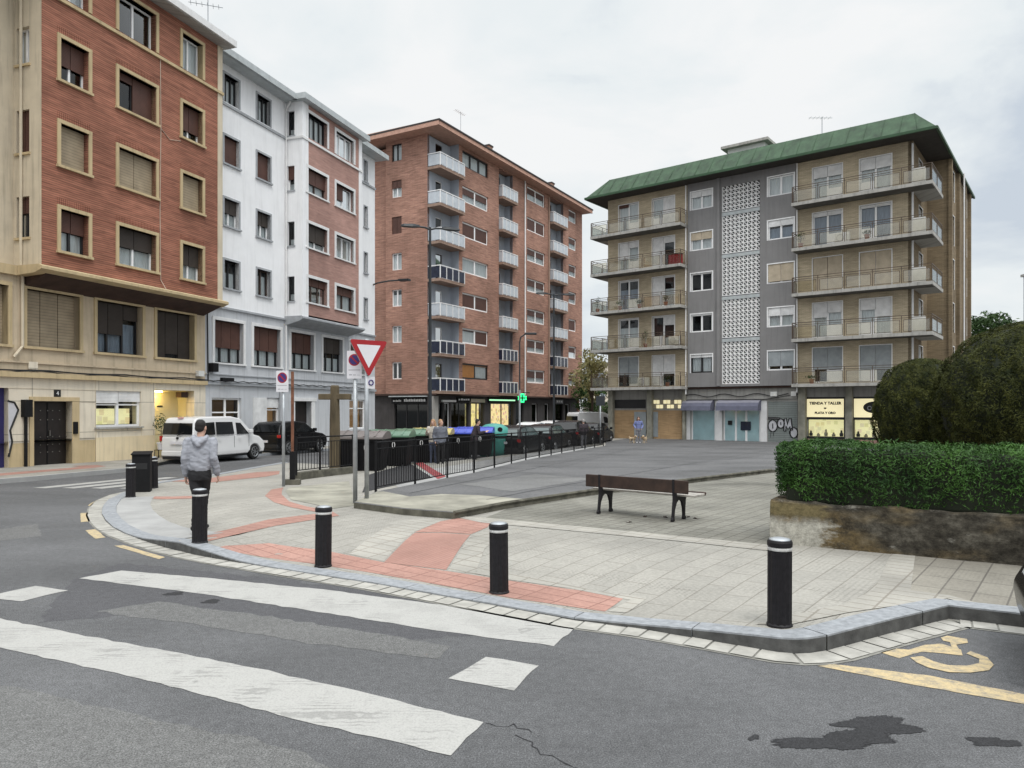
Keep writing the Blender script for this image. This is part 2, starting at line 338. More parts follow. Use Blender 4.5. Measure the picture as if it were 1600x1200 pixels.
def oldwall():
    m, t, b = new_mat('mossy old planter wall'); v = coords(t); g = N(t, 'ShaderNodeTexCoord'); s = N(t, 'ShaderNodeSeparateXYZ'); t.links.new(g.outputs['Object'], s.inputs[0])
    a = noise(t, coords(t, (1, 1, 1.5)), 2.6, 12, .74); d = noise(t, coords(t, (.8, 1, 1.6), 0, (9, 3, 5)), 3.4, 10, .74); e2 = noise(t, coords(t, (1, 1, 1), 0, (4, 8, 1)), 11, 8, .75); lowf = noise(t, coords(t, (.55, 1, 1.3), 0, (2, 2, 7)), .9, 4, .55)
    c = ramp(t, a, [(.36, (.018, .016, .013)), (.5, (.062, .056, .045)), (.62, (.13, .12, .098))])
    c = mixc(t, mathn(t, 'MULTIPLY', ramp(t, lowf, [(.46, 0.0), (.56, 1.0)]), ramp(t, a, [(.42, .15), (.56, .8)])), c, (.15, .105, .045))
    c = mixc(t, ramp(t, d, [(.60, 0.0), (.68, .6)]), c, (.26, .25, .22))
    left = mathn(t, 'SUBTRACT', 1.15, mathn(t, 'ADD', s.outputs[0], mathn(t, 'MULTIPLY', mathn(t, 'SUBTRACT', d, .5), 1.6)))   # bare pale concrete patch at the wall's end
    low = mathn(t, 'MULTIPLY', ramp(t, left, [(.3, 0.0), (.52, 1.0)]), ramp(t, mathn(t, 'ADD', s.outputs[2], mathn(t, 'MULTIPLY', mathn(t, 'SUBTRACT', a, .5), .35)), [(.30, 1.0), (.40, .0)]))
    c = mixc(t, low, c, (.40, .385, .335))
    och = mathn(t, 'MULTIPLY', ramp(t, left, [(.3, 0.0), (.52, .9)]), ramp(t, s.outputs[2], [(.36, 0.0), (.44, 1.0), (.56, 1.0), (.60, .0)]))
    c = mixc(t, och, c, (.165, .135, .07))
    c = mixc(t, 1, c, ramp(t, e2, [(.3, .5), (.65, 1.25)]), 'MULTIPLY')
    t.links.new(c, b.inputs['Base Color']); b.inputs['Roughness'].default_value = .95; b.inputs['Specular IOR Level'].default_value = .15
    bump(t, b, d, .7, .03); return m
M['stone_wall'] = oldwall()

# ------------------------------------------------------------------ object helpers
COL = sc.collection
def tag(o, label=None, cat=None, group=None, kind=None):
    if label: o['label'] = label
    if cat: o['category'] = cat
    if group: o['group'] = group
    if kind: o['kind'] = kind
    return o
def empty(name, loc=(0, 0, 0), rz=0, label=None, cat=None, group=None):
    o = bpy.data.objects.new(name, None); COL.objects.link(o); o.location = loc; o.rotation_euler = (0, 0, rz); o.empty_display_size = .2
    return tag(o, label, cat, group)
def copy_tree(o, parent=None):
    c = o.copy(); COL.objects.link(c)
    c.parent = parent
    for ch in list(o.children): copy_tree(ch, c)
    return c
class MB:
    def __init__(s, T=None): s.v = []; s.f = []; s.fm = []; s.mats = []; s.T = T
    def mi(s, m):
        if m not in s.mats: s.mats.append(m)
        return s.mats.index(m)
    def add(s, pts, faces, mat):
        b = len(s.v); k = s.mi(mat)
        for p in pts:
            p = Vector(p)
            if s.T is not None: p = s.T @ p
            s.v.append(tuple(p))
        for f in faces: s.f.append([b + i for i in f]); s.fm.append(k)
        return s
    def quad(s, a, b, c, d, mat): return s.add([a, b, c, d], [(0, 1, 2, 3)], mat)
    def poly(s, pts, mat): return s.add(pts, [tuple(range(len(pts)))], mat)
    def box(s, x0, x1, y0, y1, z0, z1, mat):
        P = [(x0, y0, z0), (x1, y0, z0), (x1, y1, z0), (x0, y1, z0), (x0, y0, z1), (x1, y0, z1), (x1, y1, z1), (x0, y1, z1)]
        return s.add(P, [(0, 3, 2, 1), (4, 5, 6, 7), (0, 1, 5, 4), (1, 2, 6, 5), (2, 3, 7, 6), (3, 0, 4, 7)], mat)
    def extr(s, pts, vec, mat, mat_side=None):
        n = len(pts); v = Vector(vec); P = [Vector(p) for p in pts] + [Vector(p) + v for p in pts]
        s.add(P, [tuple(range(n - 1, -1, -1)), tuple(range(n, 2 * n))], mat)
        return s.add(P, [(i, (i + 1) % n, n + (i + 1) % n, n + i) for i in range(n)], mat_side or mat)
    def tube(s, path, r, mat, n=8, caps=True, closed=False):
        P = [Vector(p) for p in path]; rr = r if isinstance(r, (list, tuple)) else [r] * len(P); pts = []; m = len(P)
        up0 = None
        for i, p in enumerate(P):
            if closed: t = P[(i + 1) % m] - P[i - 1]
            else: t = P[min(i + 1, m - 1)] - P[max(i - 1, 0)]
            t.normalize()
            if up0 is None or abs(up0.dot(t)) > .98:
                up0 = Vector((0, 0, 1)) if abs(t.z) < .9 else Vector((1, 0, 0))
            a = t.cross(up0).normalized(); b = a.cross(t).normalized()
            ra = rr[i] if isinstance(rr[i], (list, tuple)) else (rr[i], rr[i])
            for k in range(n):
                th = 2 * math.pi * k / n; pts.append(p + a * ra[0] * math.cos(th) + b * ra[1] * math.sin(th))
        F = []
        for i in range(m if closed else m - 1):
            j = (i + 1) % m
            for k in range(n):
                k2 = (k + 1) % n; F.append((i * n + k, j * n + k, j * n + k2, i * n + k2))
        if caps and not closed: F += [tuple(range(n)), tuple((m - 1) * n + k for k in reversed(range(n)))]
        return s.add(pts, F, mat)
    def lathe(s, prof, mat, n=16, c=(0, 0, 0), caps=True):
        pts = []; m = len(prof)
        for r, z in prof:
            for k in range(n):
                th = 2 * math.pi * k / n; pts.append((c[0] + r * math.cos(th), c[1] + r * math.sin(th), c[2] + z))
        F = [(i * n + k, i * n + (k + 1) % n, (i + 1) * n + (k + 1) % n, (i + 1) * n + k) for i in range(m - 1) for k in range(n)]
        if caps: F += [tuple(reversed(range(n))), tuple((m - 1) * n + k for k in range(n))]
        return s.add(pts, F, mat)
    def build(s, name, parent=None, smooth=False, bevel=0, loc=None, rz=None, seg=2):
        me = bpy.data.meshes.new(name); me.from_pydata(s.v, [], s.f)
        for m in s.mats: me.materials.append(m)
        me.polygons.foreach_set('material_index', s.fm)
        if smooth: me.polygons.foreach_set('use_smooth', [True] * len(s.f))
        me.update()
        bm = bmesh.new(); bm.from_mesh(me); bmesh.ops.recalc_face_normals(bm, faces=bm.faces); bm.to_mesh(me); bm.free()
        o = bpy.data.objects.new(name, me); COL.objects.link(o)
        if parent: o.parent = parent
        if loc is not None: o.location = loc
        if rz is not None: o.rotation_euler = (0, 0, rz)
        if bevel:
            md = o.modifiers.new('bevel', 'BEVEL'); md.width = bevel; md.segments = seg; md.limit_method = 'ANGLE'; md.angle_limit = R(35)
        return o
def text_mb(mb, s, size, mat, T, align='CENTER', depth=.01, bold=0):
    cu = bpy.data.curves.new('t', 'FONT'); cu.body = s; cu.size = size; cu.align_x = align; cu.align_y = 'CENTER'; cu.extrude = depth / 2; cu.offset = bold; cu.resolution_u = 3
    o = bpy.data.objects.new('t', cu); COL.objects.link(o)
    dg = bpy.context.evaluated_depsgraph_get(); me = bpy.data.meshes.new_from_object(o.evaluated_get(dg))
    old = mb.T; mb.T = T if old is None else old @ T
    mb.add([v.co for v in me.vertices], [tuple(p.vertices) for p in me.polygons], mat); mb.T = old
    bpy.data.objects.remove(o); bpy.data.meshes.remove(me); bpy.data.curves.remove(cu)
UPR = Matrix.Rotation(R(90), 4, 'X')     # text plane xy -> xz, reading from -y
# pixel rays
def ray(px, py): return Vector(((px - 800) / FPX, 1.0, -(py - HZ) / FPX))
CAMP = Vector((0, 0, CAMZ))
class Face:
    """a facade plane: x along the facade, -y outwards, z up, in its building's own coordinates"""
    def __init__(s, root, L=None):
        s.root = root; s.L = L or Matrix.Identity(4); W = Matrix.Translation(root.location) @ Matrix.Rotation(root.rotation_euler.z, 4, 'Z'); s.W = W @ s.L; s.I = s.W.inverted()
    def hit(s, px, py, w=0):
        o = s.I @ CAMP; d = s.I.to_3x3() @ ray(px, py); t = (w - o.y) / d.y; p = o + d * t; return p.x, p.z
    def u(s, px, w=0): return s.hit(px, 600, w)[0]
    def z(s, px, py, w=0): return s.hit(px, py, w)[1]
    def mb(s): return MB(s.L)
def wall(face, u0, u1, z0, z1, holes, mat, w=0, depth=.3, name='wall', reveal=None):
    us = sorted({u0, u1, *[min(max(h[0], u0), u1) for h in holes], *[min(max(h[1], u0), u1) for h in holes]})
    zs = sorted({z0, z1, *[min(max(h[2], z0), z1) for h in holes], *[min(max(h[3], z0), z1) for h in holes]})
    mb = face.mb()
    for a, b in zip(us, us[1:]):
        for c, d in zip(zs, zs[1:]):
            cu, cz = (a + b) / 2, (c + d) / 2
            if any(h[0] < cu < h[1] and h[2] < cz < h[3] for h in holes): continue
            mb.quad((a, w, c), (b, w, c), (b, w, d), (a, w, d), mat)
    rm = reveal or mat
    for h in holes:
        a, b, c, d = max(h[0], u0), min(h[1], u1), max(h[2], z0), min(h[3], z1)
        mb.quad((a, w, c), (a, w + depth, c), (a, w + depth, d), (a, w, d), rm); mb.quad((b, w, c), (b, w, d), (b, w + depth, d), (b, w + depth, c), rm)
        mb.quad((a, w, d), (a, w + depth, d), (b, w + depth, d), (b, w, d), rm); mb.quad((a, w, c), (b, w, c), (b, w + depth, c), (a, w + depth, c), rm)
    mb.quad((u0, w + depth, z0), (u0, w, z0), (u0, w, z1), (u0, w + depth, z1), mat); mb.quad((u1, w, z0), (u1, w + depth, z0), (u1, w + depth, z1), (u1, w, z1), mat)
    o = mb.build(name, face.root); return o
def window(face, u0, u1, z0, z1, w=0, rec=.16, leaves=2, shut=0, smat='sh_brown', fmat='pvc', sur=None, sill=None, cur=0, cmat='curtain', name='window', fw=.06, trans=None, label=None, gmat='glass', split=None, inner=False, dpan=None):
    """frame mesh with child pane, shutter, surround, sill and curtain; opening u0..u1, z0..z1 in the plane w"""
    y = w + rec; mb = face.mb(); m = M[fmat]
    mb.box(u0, u1, y, y + .07, z0, z0 + fw, m); mb.box(u0, u1, y, y + .07, z1 - fw, z1, m)
    cuts = split or [i / leaves for i in range(leaves + 1)]
    xs = [u0 + (u1 - u0) * c for c in cuts]
    for i, x in enumerate(xs):
        a, b = (x, x + fw) if i == 0 else (x - fw, x) if i == len(xs) - 1 else (x - fw * .7, x + fw * .7)
        mb.box(a, b, y - .003, y + .073, z0 + fw * .98, z1 - fw * .98, m)
    if trans: mb.box(u0 + fw * .98, u1 - fw * .98, y + .004, y + .066, z0 + (z1 - z0) * trans - .03, z0 + (z1 - z0) * trans + .03, m)
    wn = mb.build(name, face.root)
    if label: wn['label'] = label
    g = face.mb(); g.quad((u0 + .01, y + .035, z0 + .01), (u1 - .01, y + .035, z0 + .01), (u1 - .01, y + .035, z1 - .01), (u0 + .01, y + .035, z1 - .01), M[gmat]); g.build('pane', wn)
    sh = shut if isinstance(shut, (list, tuple)) else [shut] * (len(xs) - 1)
    for i, s_ in enumerate(sh):
        if s_ <= 0: continue
        q = face.mb(); dy = .035 if inner else -.0; q.box(xs[i] + .015, xs[i + 1] - .015, y - .06 + dy * 1.85, y - .012 + dy, z1 - (z1 - z0) * s_, z1 - .005, M[smat]); q.build('roller_shutter', wn)
    if dpan is not None:
        q = face.mb(); q.box(xs[dpan] + .02, xs[dpan + 1] - .02, y - .01, y + .03, z0 + .02, z0 + (z1 - z0) * .36, M['pvc']); q.build('door_panel', wn)
    if cur > 0:
        q = face.mb(); n = max(6, int((u1 - u0) / .07)); pts = [(u0 + .04 + (u1 - u0 - .08) * k / n, y + .1 + .02 * (k % 2)) for k in range(n + 1)]
        zt = z0 + (z1 - z0) * cur
        for (xa, ya), (xb, yb) in zip(pts, pts[1:]): q.quad((xa, ya, z0 + .03), (xb, yb, z0 + .03), (xb, yb, zt), (xa, ya, zt), M[cmat])
        q.build('curtain', wn)
    if sur:
        sw, sm_, pr = sur; q = face.mb(); k = M[sm_]
        q.box(u0 - sw, u0, w - pr, w + rec, z0, z1, k); q.box(u1, u1 + sw, w - pr, w + rec, z0, z1, k); q.box(u0 - sw, u1 + sw, w - pr - .003, w + rec, z1, z1 + sw, k)
        q.build('surround', wn)
    if sill:
        sm_, pr, sh_ = sill; q = face.mb(); e_ = sur[0] + .03 if sur else .06
        q.box(u0 - e_, u1 + e_, w - pr, w + rec, z0 - sh_, z0, M[sm_]); q.build('sill', wn)
    return wn
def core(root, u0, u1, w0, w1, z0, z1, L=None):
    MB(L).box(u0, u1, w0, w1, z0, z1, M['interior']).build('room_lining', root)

# ------------------------------------------------------------------ ground levels
def clamp(x, a=0., b=1.): return max(a, min(b, x))
def sstep(x, a, b): x = clamp((x - a) / (b - a)); return x * x * (3 - 2 * x)
def g(y): return -.35 * clamp((y - 16) / 32)
def segd(x, y, pts):
    best = 1e9
    for (ax, ay), (bx, by) in zip(pts, pts[1:]):
        dx, dy = bx - ax, by - ay; t = clamp(((x - ax) * dx + (y - ay) * dy) / (dx * dx + dy * dy)); best = min(best, math.hypot(x - ax - t * dx, y - ay - t * dy))
    return best
DROP1 = [(-3.06, 9.5), (.85, 7.56)]; DROP2 = [(-6.3, 12.1), (-8.1, 14.6), (-8.6, 17.0)]
def zpav(x, y):
    return g(y) + .012 + .115 * min(sstep(segd(x, y, DROP1), .15, 2.2), .05 + .95 * sstep(segd(x, y, DROP2), .4, 2.4))
def zplaza(x, y): return g(y) + .24 - .075 * clamp((y - 17) / 25)
def zroad(x, y): return g(y)
def gp(px, py, zf=zroad, dz=0):
    z = 0.
    d = ray(px, py)
    for _ in range(12):
        t = (z - CAMZ) / d.z; z = zf(d.x * t, t) + dz
    return d.x * t, t
def sheet(name, poly, zf, mat, dz=0, step=None, kind='structure', side=0, sidemat=None, label=None):
    bm = bmesh.new(); vs = [bm.verts.new((x, y, 0)) for x, y in poly]; bm.faces.new(vs); bmesh.ops.triangulate(bm, faces=bm.faces[:])
    if step:
        xs = [p[0] for p in poly]; ys = [p[1] for p in poly]
        for ax, lo, hi in ((0, min(xs), max(xs)), (1, min(ys), max(ys))):
            st = step; c = lo + st
            while c < hi:
                no = (1, 0, 0) if ax == 0 else (0, 1, 0); co = (c, 0, 0) if ax == 0 else (0, c, 0)
                bmesh.ops.bisect_plane(bm, geom=bm.verts[:] + bm.edges[:] + bm.faces[:], plane_co=co, plane_no=no, dist=1e-5)
                c += st if c < 26 else st * 3
    for v in bm.verts: v.co.z = zf(v.co.x, v.co.y) + dz
    mats = [mat]
    if side:
        mats.append(sidemat or mat)
        be = [e for e in bm.edges if e.is_boundary]
        r = bmesh.ops.extrude_edge_only(bm, edges=be)
        for gg in r['geom']:
            if isinstance(gg, bmesh.types.BMVert): gg.co.z -= side
            if isinstance(gg, bmesh.types.BMFace): gg.material_index = 1
    bmesh.ops.recalc_face_normals(bm, faces=bm.faces)
    if sum(f.normal.z * f.calc_area() for f in bm.faces) < 0: bmesh.ops.reverse_faces(bm, faces=bm.faces)
    me = bpy.data.meshes.new(name); bm.to_mesh(me); bm.free()
    for m in mats: me.materials.append(m)
    o = bpy.data.objects.new(name, me); COL.objects.link(o); tag(o, label, None, None, kind); return o
def ragged(poly, amp=.015, step=.12):
    out = []
    for i in range(len(poly)):
        (ax, ay), (bx, by) = poly[i], poly[(i + 1) % len(poly)]; n = max(1, int(math.hypot(bx - ax, by - ay) / step))
        for k in range(n): t = k / n; out.append((ax + (bx - ax) * t + random.uniform(-amp, amp), ay + (by - ay) * t + random.uniform(-amp, amp)))
    return out
def P(pts, zf=zroad, dz=0): return [gp(a, b, zf, dz) for a, b in pts]
# base ground
def ground():
    mb = MB(); xs = [-900, -60, -30, 0, 30, 60, 900]; ys = [-200, 0, 16, 24, 32, 40, 48, 120, 900]
    for a, b in zip(xs, xs[1:]):
        for c, d in zip(ys, ys[1:]): mb.quad((a, c, g(c)), (b, c, g(c)), (b, d, g(d)), (a, d, g(d)), M['asphalt'])
    tag(mb.build('road'), kind='structure')
ground()
# island pavement outline: kerb foot, from the photo's right to left, then round the back
kerb_px = [(1580, 978), (1480, 966), (1392, 988), (1288, 1016), (1262, 1020), (1240, 1021), (1215, 1019), (1192, 1015), (1084, 996), (1000, 982), (900, 969), (795, 950), (690, 931), (585, 912), (480, 896), (362, 877), (308, 867),
           (262, 856), (227, 845), (200, 835), (180, 825), (168, 814), (162, 804), (163, 793), (172, 782), (192, 773), (240, 762), (329, 749), (376, 740), (441, 728)]
kerb_xy = [(30, -8.0), (12, 2.6)] + P(kerb_px)
back = [(-7.4, 27.2), (-5.2, 25.2), (-2.4, 28.6), (1.6, 37.6), (4.3, 44.5), (6.2, 50.5), (6.9, 55.0), (16, 64), (60, 64), (60, -8)]
sheet('pavement', kerb_xy + back, zpav, M['beige'], 0, .5, side=.5, sidemat=M['concrete_old'])
def offs(line, d):
    out = []
    for i, p in enumerate(line):
        a = line[max(i - 1, 0)]; b = line[min(i + 1, len(line) - 1)]; tx, ty = b[0] - a[0], b[1] - a[1]; L = math.hypot(tx, ty); out.append((p[0] + ty / L * d, p[1] - tx / L * d))
    return out
def densify(line, st=.35):
    out = []
    for (ax, ay), (bx, by) in zip(line, line[1:]):
        n = max(1, int(math.hypot(bx - ax, by - ay) / st))
        for k in range(n): out.append((ax + (bx - ax) * k / n, ay + (by - ay) * k / n))
    return out + [line[-1]]
KD = densify(kerb_xy[1:])
def strip(name, line, d0, d1, zf, mat, top, bottom=None):
    A, B = offs(line, d0), offs(line, d1); mb = MB()
    for i in range(len(line) - 1):
        q = [(*A[i], zf(*A[i]) + top), (*A[i + 1], zf(*A[i + 1]) + top), (*B[i + 1], zf(*B[i + 1]) + top), (*B[i], zf(*B[i]) + top)]
        mb.poly(q, mat)
        if bottom is not None:
            for S in (A, B): mb.quad((*S[i], bottom), (*S[i + 1], bottom), (*S[i + 1], zf(*S[i + 1]) + top), (*S[i], zf(*S[i]) + top), mat)
    return tag(mb.build(name), kind='structure')
# granite kerb: joints every metre are thin gaps
def kerb(line):
    A, B = offs(line, -.03), offs(line, .22); mb = MB(); acc = 0
    for i in range(len(line) - 1):
        L = math.hypot(line[i + 1][0] - line[i][0], line[i + 1][1] - line[i][1]); acc += L
        t0 = .012 / L if acc > 1.0 else 0
        if acc > 1.0: acc = 0
        def lp(S, t): return (S[i][0] + (S[i + 1][0] - S[i][0]) * t, S[i][1] + (S[i + 1][1] - S[i][1]) * t)
        a0, a1, b0, b1 = lp(A, t0), A[i + 1], lp(B, t0), B[i + 1]
        za0, za1, zb0, zb1 = [zpav(*p) + .012 for p in (a0, a1, b0, b1)]
        zin = lambda p, z: (*p, z)
        mb.poly([zin(a0, za0), zin(a1, za1), zin(b1, zb1), zin(b0, zb0)], M['kerb'])
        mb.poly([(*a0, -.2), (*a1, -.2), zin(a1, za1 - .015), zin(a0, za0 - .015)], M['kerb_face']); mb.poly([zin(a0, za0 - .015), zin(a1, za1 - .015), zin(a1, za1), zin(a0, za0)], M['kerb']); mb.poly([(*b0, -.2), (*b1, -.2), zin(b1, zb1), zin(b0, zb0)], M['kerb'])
        if t0: mb.poly([(*a0, -.2), (*b0, -.2), zin(b0, zb0), zin(a0, za0)], M['kerb'])
    tag(mb.build('kerb'), kind='structure')
sgn = 1
kerb(KD)
def gutter(line):
    line = densify(line, .1); A, B = offs(line, -.27), offs(line, -.034); mb = MB(); acc = 0; q = None
    for i in range(len(line) - 1):
        L = math.hypot(line[i + 1][0] - line[i][0], line[i + 1][1] - line[i][1]); acc += L; t0 = 0
        if acc > .20: acc = 0; t0 = min(.8, .018 / max(L, 1e-6))
        lp = lambda S, t: (S[i][0] + (S[i + 1][0] - S[i][0]) * t, S[i][1] + (S[i + 1][1] - S[i][1]) * t)
        if t0: h_ = random.uniform(-.003, .003)
        h_ = h_ if i else 0
        q4 = (lp(A, t0), A[i + 1], B[i + 1], lp(B, t0))
        if (A[i + 1][0] - A[i][0]) * (line[i + 1][0] - line[i][0]) + (A[i + 1][1] - A[i][1]) * (line[i + 1][1] - line[i][1]) > 0: mb.poly([(*p, g(p[1]) + .010 + h_) for p in q4], M['gutter'])
    tag(mb.build('gutter'), kind='structure'); strip('gutter_bed', line, -.30, -.03, zroad, M['gutter_bed'], .004)
gutter([p for p in KD if p[1] < 24])
# ------------------------------------------------------------------ paving patches, plaza, painted marks
def ZP(dz): return lambda x, y: zpav(x, y) + dz
sheet('weathered_paving', P([(752, 812), (905, 826), (1060, 841), (1215, 856), (1300, 800), (1215, 735), (930, 766), (800, 792)], zpav), zpav, M['small_tile'], .004, .5)
sheet('pale_paving_band', P([(700, 806), (752, 809), (905, 823), (1060, 838), (1215, 853), (1210, 862), (1060, 846), (905, 831), (752, 817)], zpav), zpav, M['beige_band'], .008, .5)
sheet('ribbed_paving', P([(1430, 868), (1600, 884), (1740, 898), (1740, 976), (1600, 957), (1552, 949), (1483, 931), (1423, 923)], zpav), zpav, M['grey_tile'], .004, .5)
sheet('pale_paving_border', P([(1392, 866), (1430, 868), (1423, 923), (1483, 931), (1552, 949), (1548, 953), (1480, 936), (1330, 957), (1225, 979), (1180, 976), (1210, 969), (1320, 945), (1367, 921)], zpav), zpav, M['beige_band'], .0065, .4)
# crossing landing in red tiles
sheet('red_paving', P([(352, 853), (420, 849), (505, 860), (600, 879), (700, 893), (800, 908), (890, 921), (980, 931), (945, 956), (890, 948), (800, 935), (690, 915), (585, 896), (480, 880), (395, 868), (335, 857)], zpav), zpav, M['red_tile'], .004, .4)
sheet('ribbed_red_paving', P([(600, 879), (648, 833), (690, 833), (735, 836), (697, 891)], zpav), zpav, M['red_ribbed'], .005, .4)
sheet('red_paving', P([(648, 832), (688, 815), (715, 810), (768, 813), (762, 824), (736, 835), (690, 832)], zpav), zpav, M['red_tile'], .0045, .4)
sheet('grey_paving_border', P([(700, 892), (738, 836), (770, 825), (790, 828), (757, 858), (742, 897)], zpav), zpav, M['beige_band'], .003, .4)
sheet('grey_paving_border', P([(742, 897), (800, 907), (890, 920), (982, 930), (1010, 936), (980, 958), (950, 956), (985, 938), (890, 914), (750, 888)], zpav), zpav, M['beige_band'], .006, .4)
sheet('grey_paving_border', P([(545, 866), (600, 826), (640, 812), (672, 810), (690, 814), (648, 831), (598, 878)], zpav), zpav, M['beige_band'], .003, .4)
# thin red guide lines towards the left crossing
def rline(pts, name='red_paving', dz=.0055): sheet(name, P(pts, zpav), zpav, M['red_tile'], dz, .5)
rline([(318, 836), (420, 812), (520, 800), (530, 806), (430, 822), (326, 846)])
rline([(250, 752), (330, 754), (415, 745), (436, 741), (437, 736), (400, 738), (330, 747)])
rline([(414, 775), (424, 765), (443, 762), (441, 766), (440, 773), (452, 784), (480, 792), (500, 795), (493, 800), (455, 793), (428, 785)])
rline([(240, 776), (300, 775), (300, 779), (240, 780)])
strip('concrete_apron', [p for p in KD if p[0] < -4.85 and p[1] < 17.0], .225, .85, zpav, M['concrete'], .006)
sheet('concrete_patch', P([(446, 768), (452, 762), (500, 757), (545, 752), (556, 790), (520, 795), (490, 788), (455, 781)], zpav), zpav, M['concrete_old'], .007, .5)
# raised asphalt plaza with its concrete border
fB0, fB1 = gp(576, 778, zplaza), (5.35, 42.6)
pl_front = P([(553, 785), (630, 795), (710, 801), (790, 786), (925, 766), (1060, 751), (1205, 734)], zplaza)
plaza = pl_front + [(10.5, 24.0), (50, 20), (50, 64), (18, 64), (9.0, 55.5), (6.3, 49.5), (5.6, 44), fB1, (2.3, 33.7), (.55, 28.2), (-1.1, 21.6), gp(588, 768, zplaza)]
sheet('plaza', plaza, zplaza, M['plaza'], 0, 1.0, side=.45, sidemat=M['kerb_dark'])
sheet('concrete_border', P([(555, 784), (630, 794), (709, 800), (788, 785), (820, 780), (750, 774), (690, 772), (640, 776), (600, 768), (590, 768)], zplaza), zplaza, M['concrete_old'], .004, .5)
mbk = MB()
for A, B in zip(pl_front[2:], pl_front[3:]):
    mbk.tube([(A[0], A[1], zplaza(*A) + .002), (B[0], B[1], zplaza(*B) + .002)], .035, M['kerb_dark'], 6)
tag(mbk.build('plaza_edging'), kind='structure')
# repairs and seams in the plaza asphalt
M['plaza_old'] = asphalt('older plaza asphalt', (.098, .098, .1), .8, (.7, 1.2)); M['plaza_pale'] = asphalt('paler plaza asphalt', (.15, .15, .148), .8, (.75, 1.15))
sheet('plaza_patch', ragged(P([(720, 757), (835, 741), (930, 748), (800, 768)], zplaza), .05, .3), zplaza, M['plaza_pale'], .004, 1.0)
sheet('plaza_patch', ragged(P([(980, 716), (1130, 707), (1195, 712), (1090, 724)], zplaza), .06, .4), zplaza, M['plaza_old'], .004, 1.0)
sheet('plaza_patch', ragged(P([(830, 728), (960, 701), (985, 703), (875, 731)], zplaza), .05, .4), zplaza, M['plaza_old'], .0045, 1.0)
for a_, b_ in (((640, 771), (1010, 697)), ((760, 781), (1205, 703)), ((700, 747), (1110, 745)), ((800, 722), (1205, 717))):
    (ax_, ay_), (bx_2, by_2) = gp(*a_, zplaza), gp(*b_, zplaza); l_ = math.hypot(bx_2 - ax_, by_2 - ay_); nx_, ny_ = -(by_2 - ay_) / l_ * .011, (bx_2 - ax_) / l_ * .011
    sheet('plaza_seam', [(ax_ - nx_, ay_ - ny_), (bx_2 - nx_, by_2 - ny_), (bx_2 + nx_, by_2 + ny_), (ax_ + nx_, ay_ + ny_)], zplaza, M['patchdark'], .0065, 1.5)
# fenced-in ground behind the railing: pale paving with a red stripe, a dark ramp
rp = lambda x, y: g(y) + .135
sheet('ramp_paving', [(-2.55, 17.2), (-1.0, 22.0), (.5, 28.0), (2.1, 33.6), (5.0, 42.6), (3.7, 42.6), (1.0, 35.2), (-1.0, 29.4), (-2.6, 24.6), (-3.6, 21.0)], lambda x, y: zpav(x, y), M['concrete'], .006, 1.0)
M['stripe_red'] = road_paint('faded red ground paint', (.27, .025, .03), .5)
sheet('red_stripe', P([(648, 724), (660, 723), (697, 745), (684, 749)], zpav), zpav, M['stripe_red'], .012, .5)
sheet('dark_ramp', P([(566, 770), (576, 742), (640, 724), (676, 747), (600, 762)], zpav), zpav, M['patchdark'], .010, .5)
# road paint
def mark(name, px, mat, dz=.004, rg=.012): return sheet(name, ragged(P(px), rg), zroad, M[mat], dz, None)
mark('crossing_stripe', [(190, 892), (320, 903), (520, 923), (720, 950), (901, 980), (866, 1010), (700, 988), (500, 957), (300, 926), (123, 904)], 'white_paint')
mark('crossing_stripe', [(-300, 905), (0, 967), (150, 997), (380, 1040), (600, 1090), (757, 1130), (702, 1180), (500, 1134), (250, 1068), (0, 1012), (-330, 943)], 'white_paint')
mark('crossing_square', [(757, 1027), (840, 1040), (805, 1080), (702, 1060)], 'white_paint')
mark('crossing_square', [(55, 916), (105, 923), (33, 940), (-30, 934)], 'white_paint')
mark('yellow_dash', [(137, 790), (150, 782), (184, 773), (180, 777), (158, 786), (146, 792)], 'yellow_paint', .004, .006)
mark('yellow_dash', [(126, 802), (140, 801), (140, 815), (126, 816)], 'yellow_paint', .004, .006)
mark('yellow_dash', [(133, 829), (149, 827), (165, 840), (149, 842)], 'yellow_paint', .004, .006)
mark('yellow_dash', [(178, 853), (193, 852), (258, 871), (248, 874)], 'yellow_paint', .004, .006)
mark('yellow_line', [(1277, 1041), (1300, 1038), (1450, 1056), (1600, 1085), (1800, 1124), (1800, 1140), (1600, 1100), (1440, 1073)], 'yellow_paint', .004, .008)
# wheelchair symbol, traced on the road
mark('wheelchair_symbol', [(1376, 1020), (1398, 1014), (1420, 1016), (1445, 1008), (1470, 1006), (1502, 1016), (1504, 1025), (1470, 1021), (1440, 1019), (1404, 1029)], 'yellow_paint', .004, .004)
mark('wheelchair_symbol', [(1470, 997), (1480, 994), (1510, 999), (1512, 1005), (1494, 1008), (1500, 1018), (1488, 1015), (1484, 1004), (1474, 1002)], 'yellow_paint', .0048, .004)
mark('wheelchair_symbol', [(1422, 1028), (1440, 1026), (1458, 1034), (1480, 1040), (1510, 1041), (1530, 1037), (1530, 1030), (1510, 1022), (1516, 1018), (1543, 1028), (1553, 1040), (1545, 1048), (1515, 1052), (1482, 1051), (1450, 1044), (1432, 1036)], 'yellow_paint', .0056, .004)
